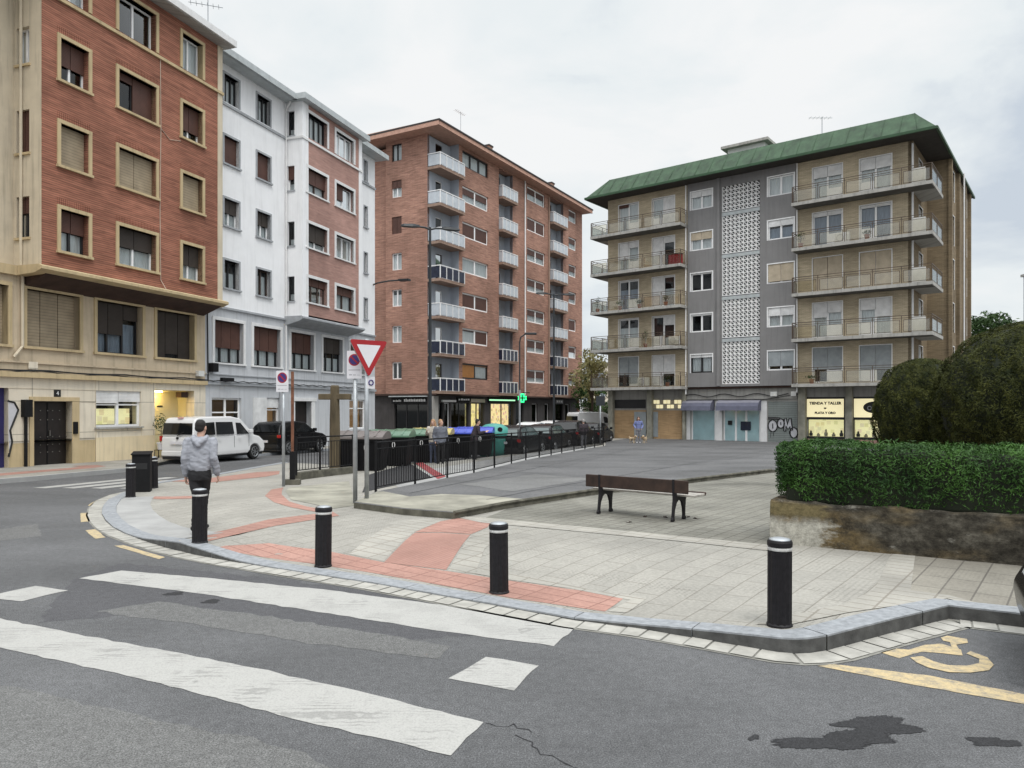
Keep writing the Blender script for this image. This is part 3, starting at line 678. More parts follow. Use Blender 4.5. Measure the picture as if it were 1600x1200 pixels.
# asphalt repairs, stains and a crack
mark('asphalt_patch', [(150, 955), (250, 940), (500, 975), (700, 1010), (690, 1030), (480, 1005), (300, 975), (190, 962)], 'patchlight', .002, .03)
mark('asphalt_patch', [(-60, 1065), (40, 1078), (200, 1115), (420, 1160), (520, 1200), (700, 1260), (-60, 1260)], 'patchlight', .002, .03)
mark('asphalt_patch', [(110, 905), (190, 880), (330, 893), (520, 915), (700, 938), (900, 972), (890, 985), (600, 1000), (300, 950), (60, 975)], 'patchmid', .001, .05)
mark('asphalt_patch', [(-30, 832), (60, 818), (64, 838), (-30, 848)], 'patchlight', .002, .03)
def blob(name, cx, cy, rx, ry, mat, n=150, rough=.3, dz=.0032):
    pts = []; ph = [random.uniform(0, 6.28) for _ in range(5)]
    for k in range(n):
        th = 2 * math.pi * k / n; r = 1 + sum(rough / (j + 1.2) * math.sin((j + 2) * th + ph[j]) for j in range(5)) + random.uniform(-.13, .10)
        pts.append((cx + rx * r * math.cos(th), cy + ry * r * math.sin(th)))
    return sheet(name, P(pts), zroad, M[mat], dz)
blob('dark_stain', 1372, 1134, 68, 12, 'patchdark'); blob('dark_stain', 1310, 1158, 92, 13, 'patchdark', dz=.0036); blob('dark_stain', 1552, 1160, 36, 8, 'patchdark'); blob('dark_stain', 1178, 1153, 9, 4, 'patchdark')
blob('dark_stain', 272, 928, 16, 2.5, 'patchdark'); blob('dark_stain', 330, 940, 14, 3, 'patchdark')
def crack(pts, w=.011):
    L = densify(P(pts), .05); L = [(x + random.uniform(-.018, .018), y + random.uniform(-.018, .018)) for x, y in L]; mb = MB()
    ws = [w * random.uniform(.35, 1.1) for _ in L]
    for i in range(len(L) - 1):
        (ax, ay), (bx, by) = L[i], L[i + 1]; l = math.hypot(bx - ax, by - ay) or 1; nx, ny = -(by - ay) / l / 2, (bx - ax) / l / 2
        mb.quad((ax - nx * ws[i], ay - ny * ws[i], .0026), (bx - nx * ws[i + 1], by - ny * ws[i + 1], .0026), (bx + nx * ws[i + 1], by + ny * ws[i + 1], .0026), (ax + nx * ws[i], ay + ny * ws[i], .0026), M['patchdark'])
    tag(mb.build('road_crack'), kind='structure')
crack([(757, 1129), (790, 1137), (800, 1133), (835, 1145)]); crack([(805, 1147), (830, 1160), (845, 1178), (900, 1197), (960, 1230)])
# left pavement in front of the brick building, with the far zebra crossing
lk = [(-24.5, -4.0)] + [gp(0, 756), gp(60, 751), gp(120, 745), gp(196, 738), gp(226, 733)] + [(-14.0, 27.2), (-13.6, 29.5), (-3.2, 60), (6, 87)]
zl = lambda x, y: g(y) + .13
sheet('pavement', [(-24.5, -4.0)] + lk[1:] + [(-3, 87), (-20, 40), (-38, 0)], zl, M['left_tile'], 0, 2.0, side=.4, sidemat=M['kerb'])
LKD = densify(lk[:7], .8); strip('kerb', LKD, -.16, .02, zl, M['concrete'], .006, -.3)
strip('red_paving', LKD[2:], -2.0, -1.2, zl, M['red_tile'], .005)
d1 = Vector((.321, .947, 0)); dn = Vector((.947, -.321, 0))
for k in range(5):
    p = Vector((-12.55, 19.3, 0)) + dn * (.75 * k) + d1 * (.2 * k)
    L_ = 3.6 if k != 2 else 2.6
    pts = [p, p + d1 * L_, p + d1 * L_ + dn * .42, p + dn * .42]
    sheet('crossing_stripe', [(q.x, q.y) for q in pts], zroad, M['white_paint'], .004)

# ------------------------------------------------------------------ brick apartment house on the left, and its white neighbour
TH1 = math.atan2(.947, .321)
O1 = (-16.06, 25.14, 0)
B1 = empty('brick_apartment_house', O1, TH1, 'red brick apartment house with cream window surrounds and cream ground floor', 'apartment building')
F = Face(B1); W = .95; UE = 8.87
def uu(px, w=0): return F.u(px, w)
# upper brick bay
c1, c2, c3 = (uu(94), uu(138)), (uu(185), uu(243.5)), (uu(284.5), uu(316))
rows = [(13.58, 15.05), (10.58, 12.05), (7.58, 9.05)]
holes = [(a, b, z0, z1) for (a, b) in (c1, c2, c3) for z0, z1 in rows + [(16.5, 18.0)]]
wall(F, .012, UE - .3, 6.95, 18.45, holes, M['brick_red'], 0, .35)
F.mb().box(-9.5, -.26, W - .14, W + .5, 6.6, 6.93, M['ochre']).build('ledge', B1)
F.mb().box(UE - .3, UE, -.03, W, 6.95, 18.45, M['cream_plain']).build('corner_pilaster', B1)
sur = (.13, 'ochre', .05); sil = ('ochre', .10, .09)
wargs = dict(rec=.26, sur=sur, sill=sil)
for (a, b), spec in ((c1, [dict(shut=.58, leaves=2), dict(shut=1, smat='sh_tan', leaves=1), dict(shut=.5, fmat='black_frame', cur=.5)]),
                     (c2, [dict(leaves=2, shut=[.2, 1], fmat='black_frame', split=[0, .46, 1]), dict(shut=1, smat='sh_tan'), dict(shut=.5, smat='sh_dark', cur=.5)]),
                     (c3, [dict(shut=.72), dict(shut=1, smat='sh_tan', leaves=1), dict(shut=.58, smat='sh_dark', cur=.5)])):
    for (z0, z1), s in zip(rows, spec): window(F, a, b, z0, z1, **wargs, **s)
    window(F, a, b, 16.5, 18.0, rec=.26, sur=sur, cur=1 if a < 1 or a > 6 else 0, leaves=2, gmat='glass')
# soldier-course lintels
mb = F.mb()
for (a, b) in (c1, c2, c3):
    for z0, z1 in rows:
        x = a - .1
        while x < b + .1: mb.box(x, x + .05, -.018, .01, z1 + .14, z1 + .38, M['brick_red']); x += .075
mb.build('brick_lintels', B1)['kind'] = 'stuff'
mb = F.mb(); mb.box(-.05, UE + .03, -.09, .01, 16.30, 16.42, M['ochre']); mb.build('string_course', B1)
mb = F.mb(); mb.extr([(-.25, -.30, 6.78), (-.25, .02, 6.66), (-.25, W + .2, 6.60), (-.25, W + .2, 6.94), (-.25, -.16, 6.94), (-.25, -.30, 6.88)], (UE + .33, 0, 0), M['ochre']); mb.build('cornice', B1)
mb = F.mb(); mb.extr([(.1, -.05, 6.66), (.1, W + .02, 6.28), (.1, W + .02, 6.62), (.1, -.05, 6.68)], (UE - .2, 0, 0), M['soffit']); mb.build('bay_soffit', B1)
mb = F.mb(); mb.box(-9.5, UE + .18, -.55, 10, 18.46, 18.62, M['slab']); mb.box(-9.5, UE + .24, -.63, -.52, 18.50, 18.78, M['white_trim']); mb.box(-9.5, UE + .05, -.4, 10, 18.62, 18.9, M['dark_roof']); mb.build('eave', B1)
# left return of the bay with narrow windows
FR = Face(B1, Matrix.Translation((0, W + .35, 0)) @ Matrix.Rotation(R(-90), 4, 'Z'))
hs = []
for (ya, yb) in ((44, 102), (173, 240), (308, 372)):
    hs.append((.12, .72, FR.z(30, yb), FR.z(30, ya)))
wall(FR, 0, W + .32, 6.95, 18.45, hs, M['cream_plain'], 0, .3, 'return_wall')
for h, s in zip(hs, (dict(cur=.9), dict(shut=1), dict(shut=.4, fmat='black_frame'))):
    window(FR, *h, rec=.15, leaves=2, **s, sill=('ochre', .06, .08))
wall(F, -9.5, 0, 6.9, 18.45, [(-3.6, -2.2, z0, z1) for z0, z1 in rows], M['cream_plain'], W + .35, .3, 'recessed_wall')
for z0, z1 in rows: window(F, -3.6, -2.2, z0, z1, w=W + .35, shut=.6, **{k: v for k, v in wargs.items()})
# first floor
h1 = []
for (pa, pb, ya, yb, px) in ((41, 124, 452, 541, 41), (151, 222, 470, 549, 151), (244.5, 303, 485, 556, 244.5), (-60, 12, 447, 538, 12)):
    h1.append((uu(pa, W), uu(pb, W), F.z(px, yb, W), F.z(px, ya, W)))
zt, zb = 6.22, 4.22
h1 = [(a, b, zb, zt) for a, b, _, _ in h1]
wall(F, -9.5, UE, 3.3, 6.64, h1, M['cream'], W, .4, 'first_floor_wall')
window(F, *h1[0], w=W, rec=.3, leaves=3, shut=[1, 1, 1], smat='sh_tan', fmat='black_frame', sur=sur, sill=sil)
window(F, *h1[1], w=W, rec=.3, leaves=3, shut=[.62, .62, .3], smat='sh_dark', fmat='black_frame', cur=.62, cmat='curtain_grey', sur=sur, sill=sil)
window(F, *h1[2], w=W, rec=.3, leaves=3, shut=[1, .9, 1], smat='sh_dark', fmat='black_frame', sur=sur, sill=sil)
window(F, *h1[3], w=W, rec=.3, leaves=2, shut=1, smat='sh_tan', fmat='black_frame', sur=sur, sill=sil)
mb = F.mb(); mb.box(-9.5, UE, W - .16, W + .1, 3.12, 3.30, M['ochre']); mb.box(-9.5, UE, W - .06, W + .1, 3.62, 3.68, M['cream']); mb.build('ledge', B1)
# ground floor
G0 = -.6
dA, dB = uu(52, W), uu(112, W); nA, nB = uu(149.5, W), uu(220, W); gA, gB = uu(241.5, W), uu(303, W); bA, bB = uu(-60, W), uu(13, W)
doorT = F.z(60, 627, W); nT, nZ = F.z(149.5, 610, W), F.z(149.5, 668, W); gT = F.z(241.5, 609, W)
gh = [(dA, dB, G0, doorT), (nA, nB, nZ, nT), (gA, gB, G0, gT), (bA, bB, G0, F.z(10, 606, W))]
wall(F, -9.5, (nA - .02), .85, 3.12, gh, M['cream_light'], W, .45, 'ground_floor_wall')
wall(F, -9.5, (nA - .02), G0, .85, gh, M['ochre'], W, .45, 'ground_floor_plinth')
wall(F, nA - .02, UE, .92, 3.12, gh, M['cream_light'], W - .02, .47, 'ground_floor_wall')
wall(F, nA - .02, UE, G0, .92, gh, M['yellow_render'], W - .03, .48, 'ground_floor_plinth')
d = F.mb(); d.box(dA, dB, W + .28, W + .36, G0, doorT, M['door_black']); d.box((dA + dB) / 2 - .02, (dA + dB) / 2 + .02, W + .265, W + .3, G0, doorT - .05, M['black_metal']); dr = d.build('door', B1)
st = F.mb()
for lf in range(2):
    x0 = dA + lf * (dB - dA) / 2
    for zz in (.45, .72, 1.0, 1.62, 1.95):
        for q in range(3): st.lathe([(0.002, 0), (.03, .0), (.022, .018), (.003, .024)], M['stud'], 8, (0, 0, 0)) if False else st.box(x0 + .18 + q * .28, x0 + .215 + q * .28, W + .255, W + .281, zz, zz + .035, M['stud'])
st.build('door_studs', dr)['kind'] = 'stuff'
F.mb().box((dA + dB) / 2 + .05, (dA + dB) / 2 + .08, W + .22, W + .26, 1.05, 1.25, M['stud']).build('handle', dr)
mb = F.mb(); mb.box(dA - .16, dA, W - .04, W + .3, G0, doorT + .01, M['ochre']); mb.box(dB, dB + .3, W - .04, W + .3, G0, doorT + .01, M['ochre']); mb.box(dA - .16, dB + .3, W - .05, W + .3, doorT + .013, doorT + .16, M['ochre']); mb.build('door_surround', B1)
nw = window(F, nA, nB, nZ, nT, w=W, rec=.1, leaves=2, shut=[.34, .3], smat='sh_white', fw=.09, sill=('slab', .12, .06), gmat='glass', trans=.62)
mb = F.mb(); mb.box(nA + .1, nB - .1, W + .5, W + .52, nZ + .1, nT - .7, M['goods_cream']); mb.build('lit_display', nw)
mb = F.mb(); mb.quad((gA, W + .9, G0), (gB, W + .9, G0), (gB, W + .9, gT), (gA, W + .9, gT), M['lit_wall']); mb.quad((gA, W + .4, G0), (gA, W + .9, G0), (gA, W + .9, gT), (gA, W + .4, gT), M['lit_wall']); mb.quad((gB, W + .4, G0), (gB, W + .9, G0), (gB, W + .9, gT), (gB, W + .4, gT), M['lit_wall'])
mb.quad((gA, W - .02, gT - .02), (gB, W - .02, gT - .02), (gB, W + .9, gT - .02), (gA, W + .9, gT - .02), M['lit_wall'])
for x in (.3, .95): mb.box(gA + x + .1, gA + x + .4, W + .88, W + .9, gT - .72, gT - .66, M['text_black'])
mb.build('lit_porch', B1)
ld = bpy.data.lights.new('porch_lamp_light', 'POINT'); ld.energy = 17; ld.color = (1, .74, .28); ld.shadow_soft_size = .1
lo = bpy.data.objects.new('porch_lamp_light', ld); COL.objects.link(lo); lo.parent = B1; lo.location = (gA + .75, W + .6, gT - .28)
F.mb().box(gA + .55, gA + .95, W + .5, W + .7, gT - .08, gT - .03, M['lamp_glow']).build('porch_lamp', B1)
F.mb().box(gB - .55, gB - .15, W + .2, W + .5, gT - .3, gT - .05, M['soffit']).build('alarm_box', B1)
bd = F.mb(); bd.box(bA, bB, W + .2, W + .3, G0, F.z(10, 606, W), M['blue_door']); bd.box(bA, bB - .35, W + .17, W + .21, G0 + .5, 1.5, M['sign_white']); bd.build('painted_shutter', B1)
gf = F.mb()   # graffiti outline beside the painted shutter
def swirl(mbx, pts, r, mat, wpl): mbx.tube([(a, wpl, b) for a, b in pts], r, mat, 6)
ub = bB
fillp = [(ub + .0, .4), (ub + .12, .9), (ub + .05, 1.3), (ub + .22, 1.7), (ub + .34, 2.0), (ub + .2, 2.25), (ub - .02, 2.3)]
gf.add([(a, W - .012, b) for a, b in fillp], [tuple(range(len(fillp)))], M['graff_fill']); swirl(gf, fillp, .035, M['text_black'], W - .014); gf.build('graffiti', B1)
# pipes, meters, cables
mb = F.mb(); xp = uu(38, W); mb.tube([(xp, W - .07, -.25), (xp, W - .07, 1.75)], .055, M['black_metal'], 8); mb.box(xp - .13, xp + .16, W - .2, W - .003, 1.75, 2.35, M['black_metal']); mb.build('meter_pipe', B1)
mb = F.mb(); xp = uu(32, W); mb.tube([(-.06, .9, 18.4), (-.06, .9, 7.0), (-.02, W - .08, 6.5), (-.02, W - .08, 4.2), (-.35, W - .1, 3.8)], .05, M['cream_plain'], 8); mb.build('drainpipe', B1)
mb = F.mb(); pts = []
for k in range(40): t = k / 39; pts.append((-9 + t * (UE + 9), W - .1 - .03 * math.sin(t * 40), 3.40 - .05 * abs(math.sin(t * 17))))
mb.tube(pts, .028, M['cable'], 6); mb.tube([(p[0], p[1] - .03, p[2] - .05 + .03 * math.sin(i)) for i, p in enumerate(pts)], .022, M['cable'], 6); mb.build('cable_bundle', B1)
mb = F.mb(); xc = uu(250); mb.tube([(xc, -.02, 16.3), (xc + .03, -.02, 13.6), (xc - .02, -.02, 10), (xc + .02, -.02, 7.3), (xc + .1, -.3, 6.8)], .016, M['cable_cream'], 5); mb.tube([(xc + .03, -.02, 13.5), (xc + .5, -.02, 13.2), (c3[0] - .1, -.02, 13.35)], .014, M['cable_cream'], 5); mb.build('wall_cable', B1)
F.mb().box(uu(305, W), uu(314, W), W - .2, W - .01, 3.5, 3.75, M['ac']).build('junction_box', B1); F.mb().box(uu(43, W), uu(57, W), W - .07, W - .01, 3.42, 3.68, M['cream_light']).build('junction_box', B1)
np_ = F.mb(); xa = uu(84, W); np_.box(xa, xa + .26, W - .03, W - .003, 2.47, 2.72, M['text_black']); text_mb(np_, '4', .2, M['text_white'], F.L.inverted() @ F.L @ Matrix.Translation((xa + .13, W - .035, 2.59)) @ UPR); np_.build('house_number_plate', B1)
mb = F.mb(); mb.box(dB + .02, dB + .2, W - .09, W - .045, 1.1, 1.55, M['black_metal']); mb.build('intercom', B1)
mb = F.mb(); mb.box(-9.5, UE, W + 9, W + 9.2, -.6, 18.45, M['cream_plain']); mb.box(-9.6, -9.5, W, W + 9, -.6, 18.45, M['cream_plain']); mb.box(UE - .15, UE, W + .5, W + 9, 6, 18.45, M['cream_plain']); mb.build('rear_wall', B1)
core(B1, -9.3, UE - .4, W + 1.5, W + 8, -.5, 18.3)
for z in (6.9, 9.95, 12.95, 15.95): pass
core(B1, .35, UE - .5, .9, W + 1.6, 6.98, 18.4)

# white house
UB2 = 24.65
P2 = Vector(O1) + d1 * UE
B2 = empty('white_apartment_house', (P2.x, P2.y, 0), TH1, 'white rendered apartment house with a pink brick bay and grey-blue ground floor', 'apartment building')
F = Face(B2); W = 1.0; U2 = UB2 - UE
ub0, ub1 = uu(472), uu(565)
ca, cb = (uu(350, W), uu(373, W)), (uu(401.5, W), uu(422, W))
rows2 = [(13.78, 15.1), (10.8, 12.1), (7.82, 9.15)]
att = (16.72, 18.05)
hw = [(a, b, z0, z1) for a, b in (ca, cb) for z0, z1 in rows2 + [att]]
wall(F, 0, ub0 + .02, 6.85, 18.5, hw, M['white_wall'], W, .35)
sg = (.1, 'grey_trim', .035); sl2 = ('grey_trim', .1, .08)
specA = [dict(shut=1, leaves=1), dict(shut=.5, smat='sh_dark', cur=.5), dict(fmat='black_frame', cur=.6, leaves=2)]
specB = [dict(shut=.94, leaves=1), dict(shut=.5, smat='sh_dark', cur=.5), dict(fmat='brown_frame', cur=.8)]
for (a, b), sp in ((ca, specA), (cb, specB)):
    for (z0, z1), s in zip(rows2, sp): window(F, a, b, z0, z1, w=W, rec=.2, sur=sg, sill=sl2, **s)
    window(F, a, b, *att, w=W, rec=.2, sur=sg, fmat='black_frame', leaves=3, cur=.9)
mb = F.mb(); mb.box(0, ub0, W - .08, W + .02, 16.52, 16.64, M['grey_trim']); mb.box(ub1, U2, W - .08, W + .02, 16.52, 16.64, M['grey_trim']); mb.box(ub0 - .06, ub1 + .06, -.08, .02, 16.52, 16.64, M['white_trim']); mb.box(ub0 - .06, ub0 - .001, .02, W, 16.52, 16.64, M['white_trim']); mb.build('string_course', B2)
# bay front
cc, cd = (uu(480), uu(511)), (uu(525), uu(552.5))
holes = [(a, b, z0, z1) for a, b in (cc, cd) for z0, z1 in rows2 + [(16.75, 18.1)]]
pil = .55
wall(F, ub0 + pil, ub1 - .35, 7.1, 18.5, holes, M['brick_pink'], 0, .3, 'bay_wall')
mb = F.mb(); mb.box(ub0, ub0 + pil, -.03, .3, 6.95, 18.5, M['white_wall']); mb.box(ub1 - .35, ub1, -.03, .9, 6.95, 18.5, M['white_wall']); mb.build('corner_pilaster', B2)
sw = (.16, 'white_trim', .04); slw = ('white_trim', .08, .08)
spC = [dict(shut=.58, fmat='brown_frame', cur=.45, leaves=2), dict(shut=.7, smat='sh_dark', cur=.3), dict(shut=.3, fmat='brown_frame', cur=.4, leaves=3)]
spD = [dict(shut=[.65, .05], cur=.9), dict(cur=1, leaves=2), dict(shut=.35, smat='sh_brown', fmat='brown_frame', cur=.7)]
for (a, b), sp in ((cc, spC), (cd, spD)):
    for (z0, z1), s in zip(rows2, sp): window(F, a, b, z0, z1, rec=.2, sur=sw, sill=slw, **s)
window(F, *cc, 16.75, 18.1, rec=.2, sur=sw, fmat='black_frame', leaves=4, cur=.95); window(F, *cd, 16.75, 18.1, rec=.2, sur=sw, fmat='pvc', leaves=3, cur=1)
# bay return (left side of the bay)
FR = Face(B2, Matrix.Translation((ub0, W, 0)) @ Matrix.Rotation(R(-90), 4, 'Z'))
hs = [(.08, .52, z0, z1) for z0, z1 in rows2 + [att]]
wall(FR, 0, W - .3, 6.95, 18.5, hs, M['white_wall'], 0, .3, 'return_wall')
for h, s in zip(hs, (dict(shut=.55), dict(fmat='black_frame'), dict(fmat='black_frame'), dict(fmat='black_frame'))): window(FR, *h, rec=.14, leaves=1, cur=.3, sill=('grey_trim', .05, .07), **s)
# right recessed strip
hr = [(uu(569, W), uu(573.5, W), z0, z1) for z0, z1 in rows2 + [att]]
wall(F, ub1, U2, 6.85, 18.5, hr, M['white_wall'], W, .3, 'recessed_wall')
for h in hr: window(F, *h, w=W, rec=.15, leaves=1, fmat='black_frame', cur=.4, sur=(.08, 'grey_trim', .03), sill=sl2)
mb = F.mb(); mb.extr([(ub0 - .15, -.16, 6.86), (ub0 - .15, .05, 6.74), (ub0 - .15, W, 6.5), (ub0 - .15, W, 7.0), (ub0 - .15, -.06, 7.0), (ub0 - .15, -.16, 6.95)], (ub1 - ub0 + .3, 0, 0), M['grey_trim']); mb.build('bay_base', B2)
# eaves
mb = F.mb(); mb.box(-.05, ub0, W - .75, W + .3, 18.5, 18.56, M['eave_grey']); mb.box(-.05, ub0 - .12, W - .86, W - .72, 18.5, 18.8, M['eave_grey']); mb.box(ub0 - .25, ub1 + .25, -.32, W + .2, 18.51, 18.57, M['eave_grey']); mb.box(ub0 - .32, ub1 + .32, -.42, -.28, 18.5, 18.81, M['eave_grey'])
mb.box(ub0 - .32, ub0 - .2, -.28, W - .6, 18.5, 18.81, M['eave_grey']); mb.box(ub1, U2 + .3, W - .75, W + .3, 18.495, 18.555, M['eave_grey']); mb.box(ub1 + .2, U2 + .35, W - .86, W - .72, 18.5, 18.8, M['eave_grey']); mb.box(-.05, U2, W - .3, 10, 18.58, 18.95, M['dark_roof']); mb.build('eave', B2)
# first floor
fh = [(uu(pa, W), uu(pb, W), 4.22, 6.22) for pa, pb in ((335, 380), (396, 438), (454.5, 490), (504.5, 535), (547, 570))]
wall(F, 0, U2, 3.3, 6.85, fh, M['grey_blue'], W, .35, 'first_floor_wall')
for h, s in zip(fh, ((.64, 'sh_brown'), (.6, 'sh_brown'), (.55, 'sh_brown'), (.45, 'sh_dark'), (.8, 'sh_brown'))):
    window(F, *h, w=W, rec=.25, leaves=3, shut=s[0], smat=s[1], fmat='black_frame', cur=.42, sur=sw, sill=slw)
mb = F.mb(); mb.box(0, U2, W - .12, W + .02, 3.16, 3.3, M['grey_trim']); mb.box(0, U2, W - .05, W + .02, 3.62, 3.67, M['grey_trim']); mb.box(0, U2, W - .09, W + .02, 6.78, 6.88, M['grey_trim']); mb.build('ledge', B2)
gz = [(uu(331, W), uu(377, W), .62, 2.55), (uu(417, W), uu(437, W), .5, 2.6), (uu(460, W), uu(486, W), -.6, 2.45), (uu(546, W), uu(571, W), .75, 2.6)]
wall(F, 0, U2, -.6, 3.16, gz, M['grey_blue'], W, .4, 'ground_floor_wall')
window(F, *gz[0], w=W, rec=.12, leaves=2, trans=.64, fw=.09, gmat='glass_dark'); window(F, *gz[1], w=W, rec=.12, leaves=1, trans=.7, fw=.1, shut=.25, smat='sh_white'); window(F, *gz[3], w=W, rec=.12, leaves=2, trans=.7, fw=.09)
for h in (gz[0], gz[1], gz[3]): F.mb().quad((h[0], W + .45, h[2]), (h[1], W + .45, h[2]), (h[1], W + .45, h[3]), (h[0], W + .45, h[3]), M['warm_room']).build('lit_room', B2)
F.mb().box(uu(395, W), uu(416, W), W - .04, W - .004, .5, 2.6, M['sh_white']).build('white_shutter_panel', B2)
dr = F.mb().box(gz[2][0], gz[2][1], W + .3, W + .38, -.6, 2.45, M['door_black']).build('door', B2)
F.mb().box(gz[2][0] + .1, gz[2][0] + .14, W + .24, W + .3, .9, 1.2, M['stud']).build('handle', dr)
mb = F.mb(); mb.box(gz[2][0] - .25, gz[2][0], W - .05, W + .3, -.6, 2.45, M['white_trim']); mb.box(gz[2][1], gz[2][1] + .35, W - .05, W + .3, -.6, 2.45, M['white_trim']); mb.box(gz[2][0] - .35, gz[2][1] + .45, W - .08, W + .3, 2.453, 2.65, M['white_trim']); mb.build('door_surround', B2)
mb = F.mb(); mb.tube([(ub0 - .25, W - .45, 18.45), (ub0 - .1, W - .07, 18.1), (ub0 - .1, W - .07, 3.4)], .05, M['white_trim'], 8); mb.tube([(ub0 - .6, W - .06, 3.3), (ub0 - .6, W - .06, .2)], .05, M['grey_trim'], 8); mb.tube([(.15, W - .05, 6.6), (.2, W - .05, 3.3)], .03, M['cable'], 6); mb.build('drainpipe', B2)
mb = F.mb(); mb.box(.25, .6, W - .3, W - .004, 3.75, 4.15, M['black_metal']); mb.box(.9, 1.7, W - .28, W - .13, 3.32, 3.5, M['black_metal']); mb.tube([(k * .42, W - .15, 3.36 - .04 * (k % 2)) for k in range(int(U2 / .42))], .025, M['cable'], 6); mb.build('cable_bundle', B2)
mb = F.mb(); mb.box(U2 - .2, U2, W + .4, 10, -.6, 18.5, M['white_wall']); mb.box(0, U2, 9.9, 10.1, -.6, 18.5, M['white_wall']); mb.build('side_wall', B2)
core(B2, .2, U2 - .4, W + .9, 9, -.5, 18.4); core(B2, ub0 + .8, ub1 - .5, .7, W + .95, 7.1, 18.4)
wl = F.mb(); xw = U2 - .25; wl.tube([(xw, W - .02, 10.2), (xw, W - .3, 10.3), (xw + .3, W - 1.0, 10.45), (xw + .5, W - 1.7, 10.5)], .05, M['lamp_metal'], 8); wl.box(xw + .35, xw + .75, W - 2.4, W - 1.65, 10.43, 10.55, M['lamp_metal'])
WLroot = wl.build('wall_lamp'); WLroot.matrix_world = F.W; tag(WLroot, 'dark curved lamp arm fixed to the far end of the white house', 'street lamp')

# ------------------------------------------------------------------ brick tower with balconies
TH3 = math.atan2(.871, .492)
B3 = empty('brick_apartment_tower', (-5.85, 56.6, 0), TH3, 'seven storey red brick apartment block with stacked pale balconies', 'apartment building')
F = Face(B3); U3 = uu(909.5); ZT = 23.35; fl = [20.72 - 2.89 * k for k in range(7)]
bal = [(0.0, uu(717)), (uu(779.5), uu(801)), (uu(859.5), uu(880))]
wn3 = [(uu(722.5), uu(763)), (uu(823.5), uu(851.5)), (uu(888.5), uu(900.5))]
hol = []
for f in fl:
    for a, b in wn3: hol.append((a, b, f + 1.08, f + 2.36))
for a, b in bal[1:]: hol.append((a, b, 3.3, ZT - .1))
wall(F, bal[0][1], U3, 3.2, ZT, hol, M['brick_tower'], 0, .28)
rnd = random.Random(3)
for k, f in enumerate(fl):
    for j, (a, b) in enumerate(wn3):
        fm = 'pvc'; s = dict(shut=rnd.choice([.55, 1, .9, .6, .5]), cur=.7)
        if j == 0: s = [dict(shut=0, cur=1, leaves=3), dict(shut=.5, cur=.6), dict(shut=.9, cur=.3), dict(shut=[0, 0], cur=1, leaves=2), dict(shut=1), dict(shut=[.15, .95], cur=.8), dict(shut=[1, .15], smat='sh_orange', cur=.9)][k]; fm = 'black_frame' if k in (0, 6) else 'pvc'
        window(F, a, b, f + 1.08, f + 2.36, rec=.12, fmat=fm, fw=.13, inner=True, **{'leaves': 2 if j < 2 else 1, **s})
PW = .8
def balcony3(a, b, f, blue, proj=.42, left=True):
    mb = F.mb(); mb.box(a - (.02 if not left else 0), b + .28, -proj, PW, f - .2, f, M['slab_pink']); mb.box(a + .01, b + .27, -proj - .012, PW - .01, f - .06, f + .015, M['slab_pink']); o = mb.build('balcony', B3)
    mt = M['panel_blue'] if blue else M['panel_pale']
    x0, x1 = a + .03, b + .24; n = 4; q = F.mb()
    for k in range(n):
        xa = x0 + (x1 - x0) * k / n; xb = x0 + (x1 - x0) * (k + 1) / n; q.box(xa + .05, xb - .05, -proj + .03, -proj + .045, f + .08, f + .92, mt)
    q.box(x0 + .005, x0 + .02, -proj + .1, PW - .05, f + .08, f + .92, mt); q.box(x1 - .02, x1 - .005, -proj + .1, .02, f + .08, f + .92, mt); q.build('balcony_panels', o)
    q = F.mb(); m = M['pvc']
    for k in range(n + 1): x = x0 + (x1 - x0) * k / n; q.box(x - .03, x + .03, -proj + .005, -proj + .065, f, f + .97, m)
    q.box(x0 - .03, x1 + .03, -proj, -proj + .07, f + .965, f + 1.03, m); q.box(x0 - .03, x0 + .03, -proj + .07, PW - .02, f + .967, f + 1.028, m); q.box(x1 - .03, x1 + .03, -proj + .07, 0, f + .967, f + 1.028, m); q.build('railing', o)
for i, (a, b) in enumerate(bal):
    dw = (a + (b - a) * .34, a + (b - a) * .62)
    wall(F, a + .006, b, 3.3, ZT - .1, [(dw[0], dw[1], f + .05, f + 2.2) for f in fl], M['pale_balcony'], PW, .2, 'balcony_wall')
    for k, f in enumerate(fl):
        window(F, dw[0], dw[1], f + .05, f + 2.2, w=PW, rec=.06, leaves=1, fmat='brown_frame' if k % 3 == 0 else 'pvc', cur=.5 if k % 2 else 0, name='balcony_door', gmat='glass_dark')
        blue = (k >= 5) or (i == 0 and k in (3,)) 
        balcony3(a, b, f, blue)
    if i: 
        mb = F.mb(); mb.quad((b, 0, 3.3), (b, PW, 3.3), (b, PW, ZT - .1), (b, 0, ZT - .1), M['pale_balcony']); mb.quad((a, 0, 3.3), (a, PW, 3.3), (a, PW, ZT - .1), (a, 0, ZT - .1), M['brick_tower']); mb.build('recess_wall', B3)
    else: F.mb().box(b - .01, b + .27, .004, PW + .2, 3.2, ZT - .002, M['pale_balcony']).build('recess_wall', B3)
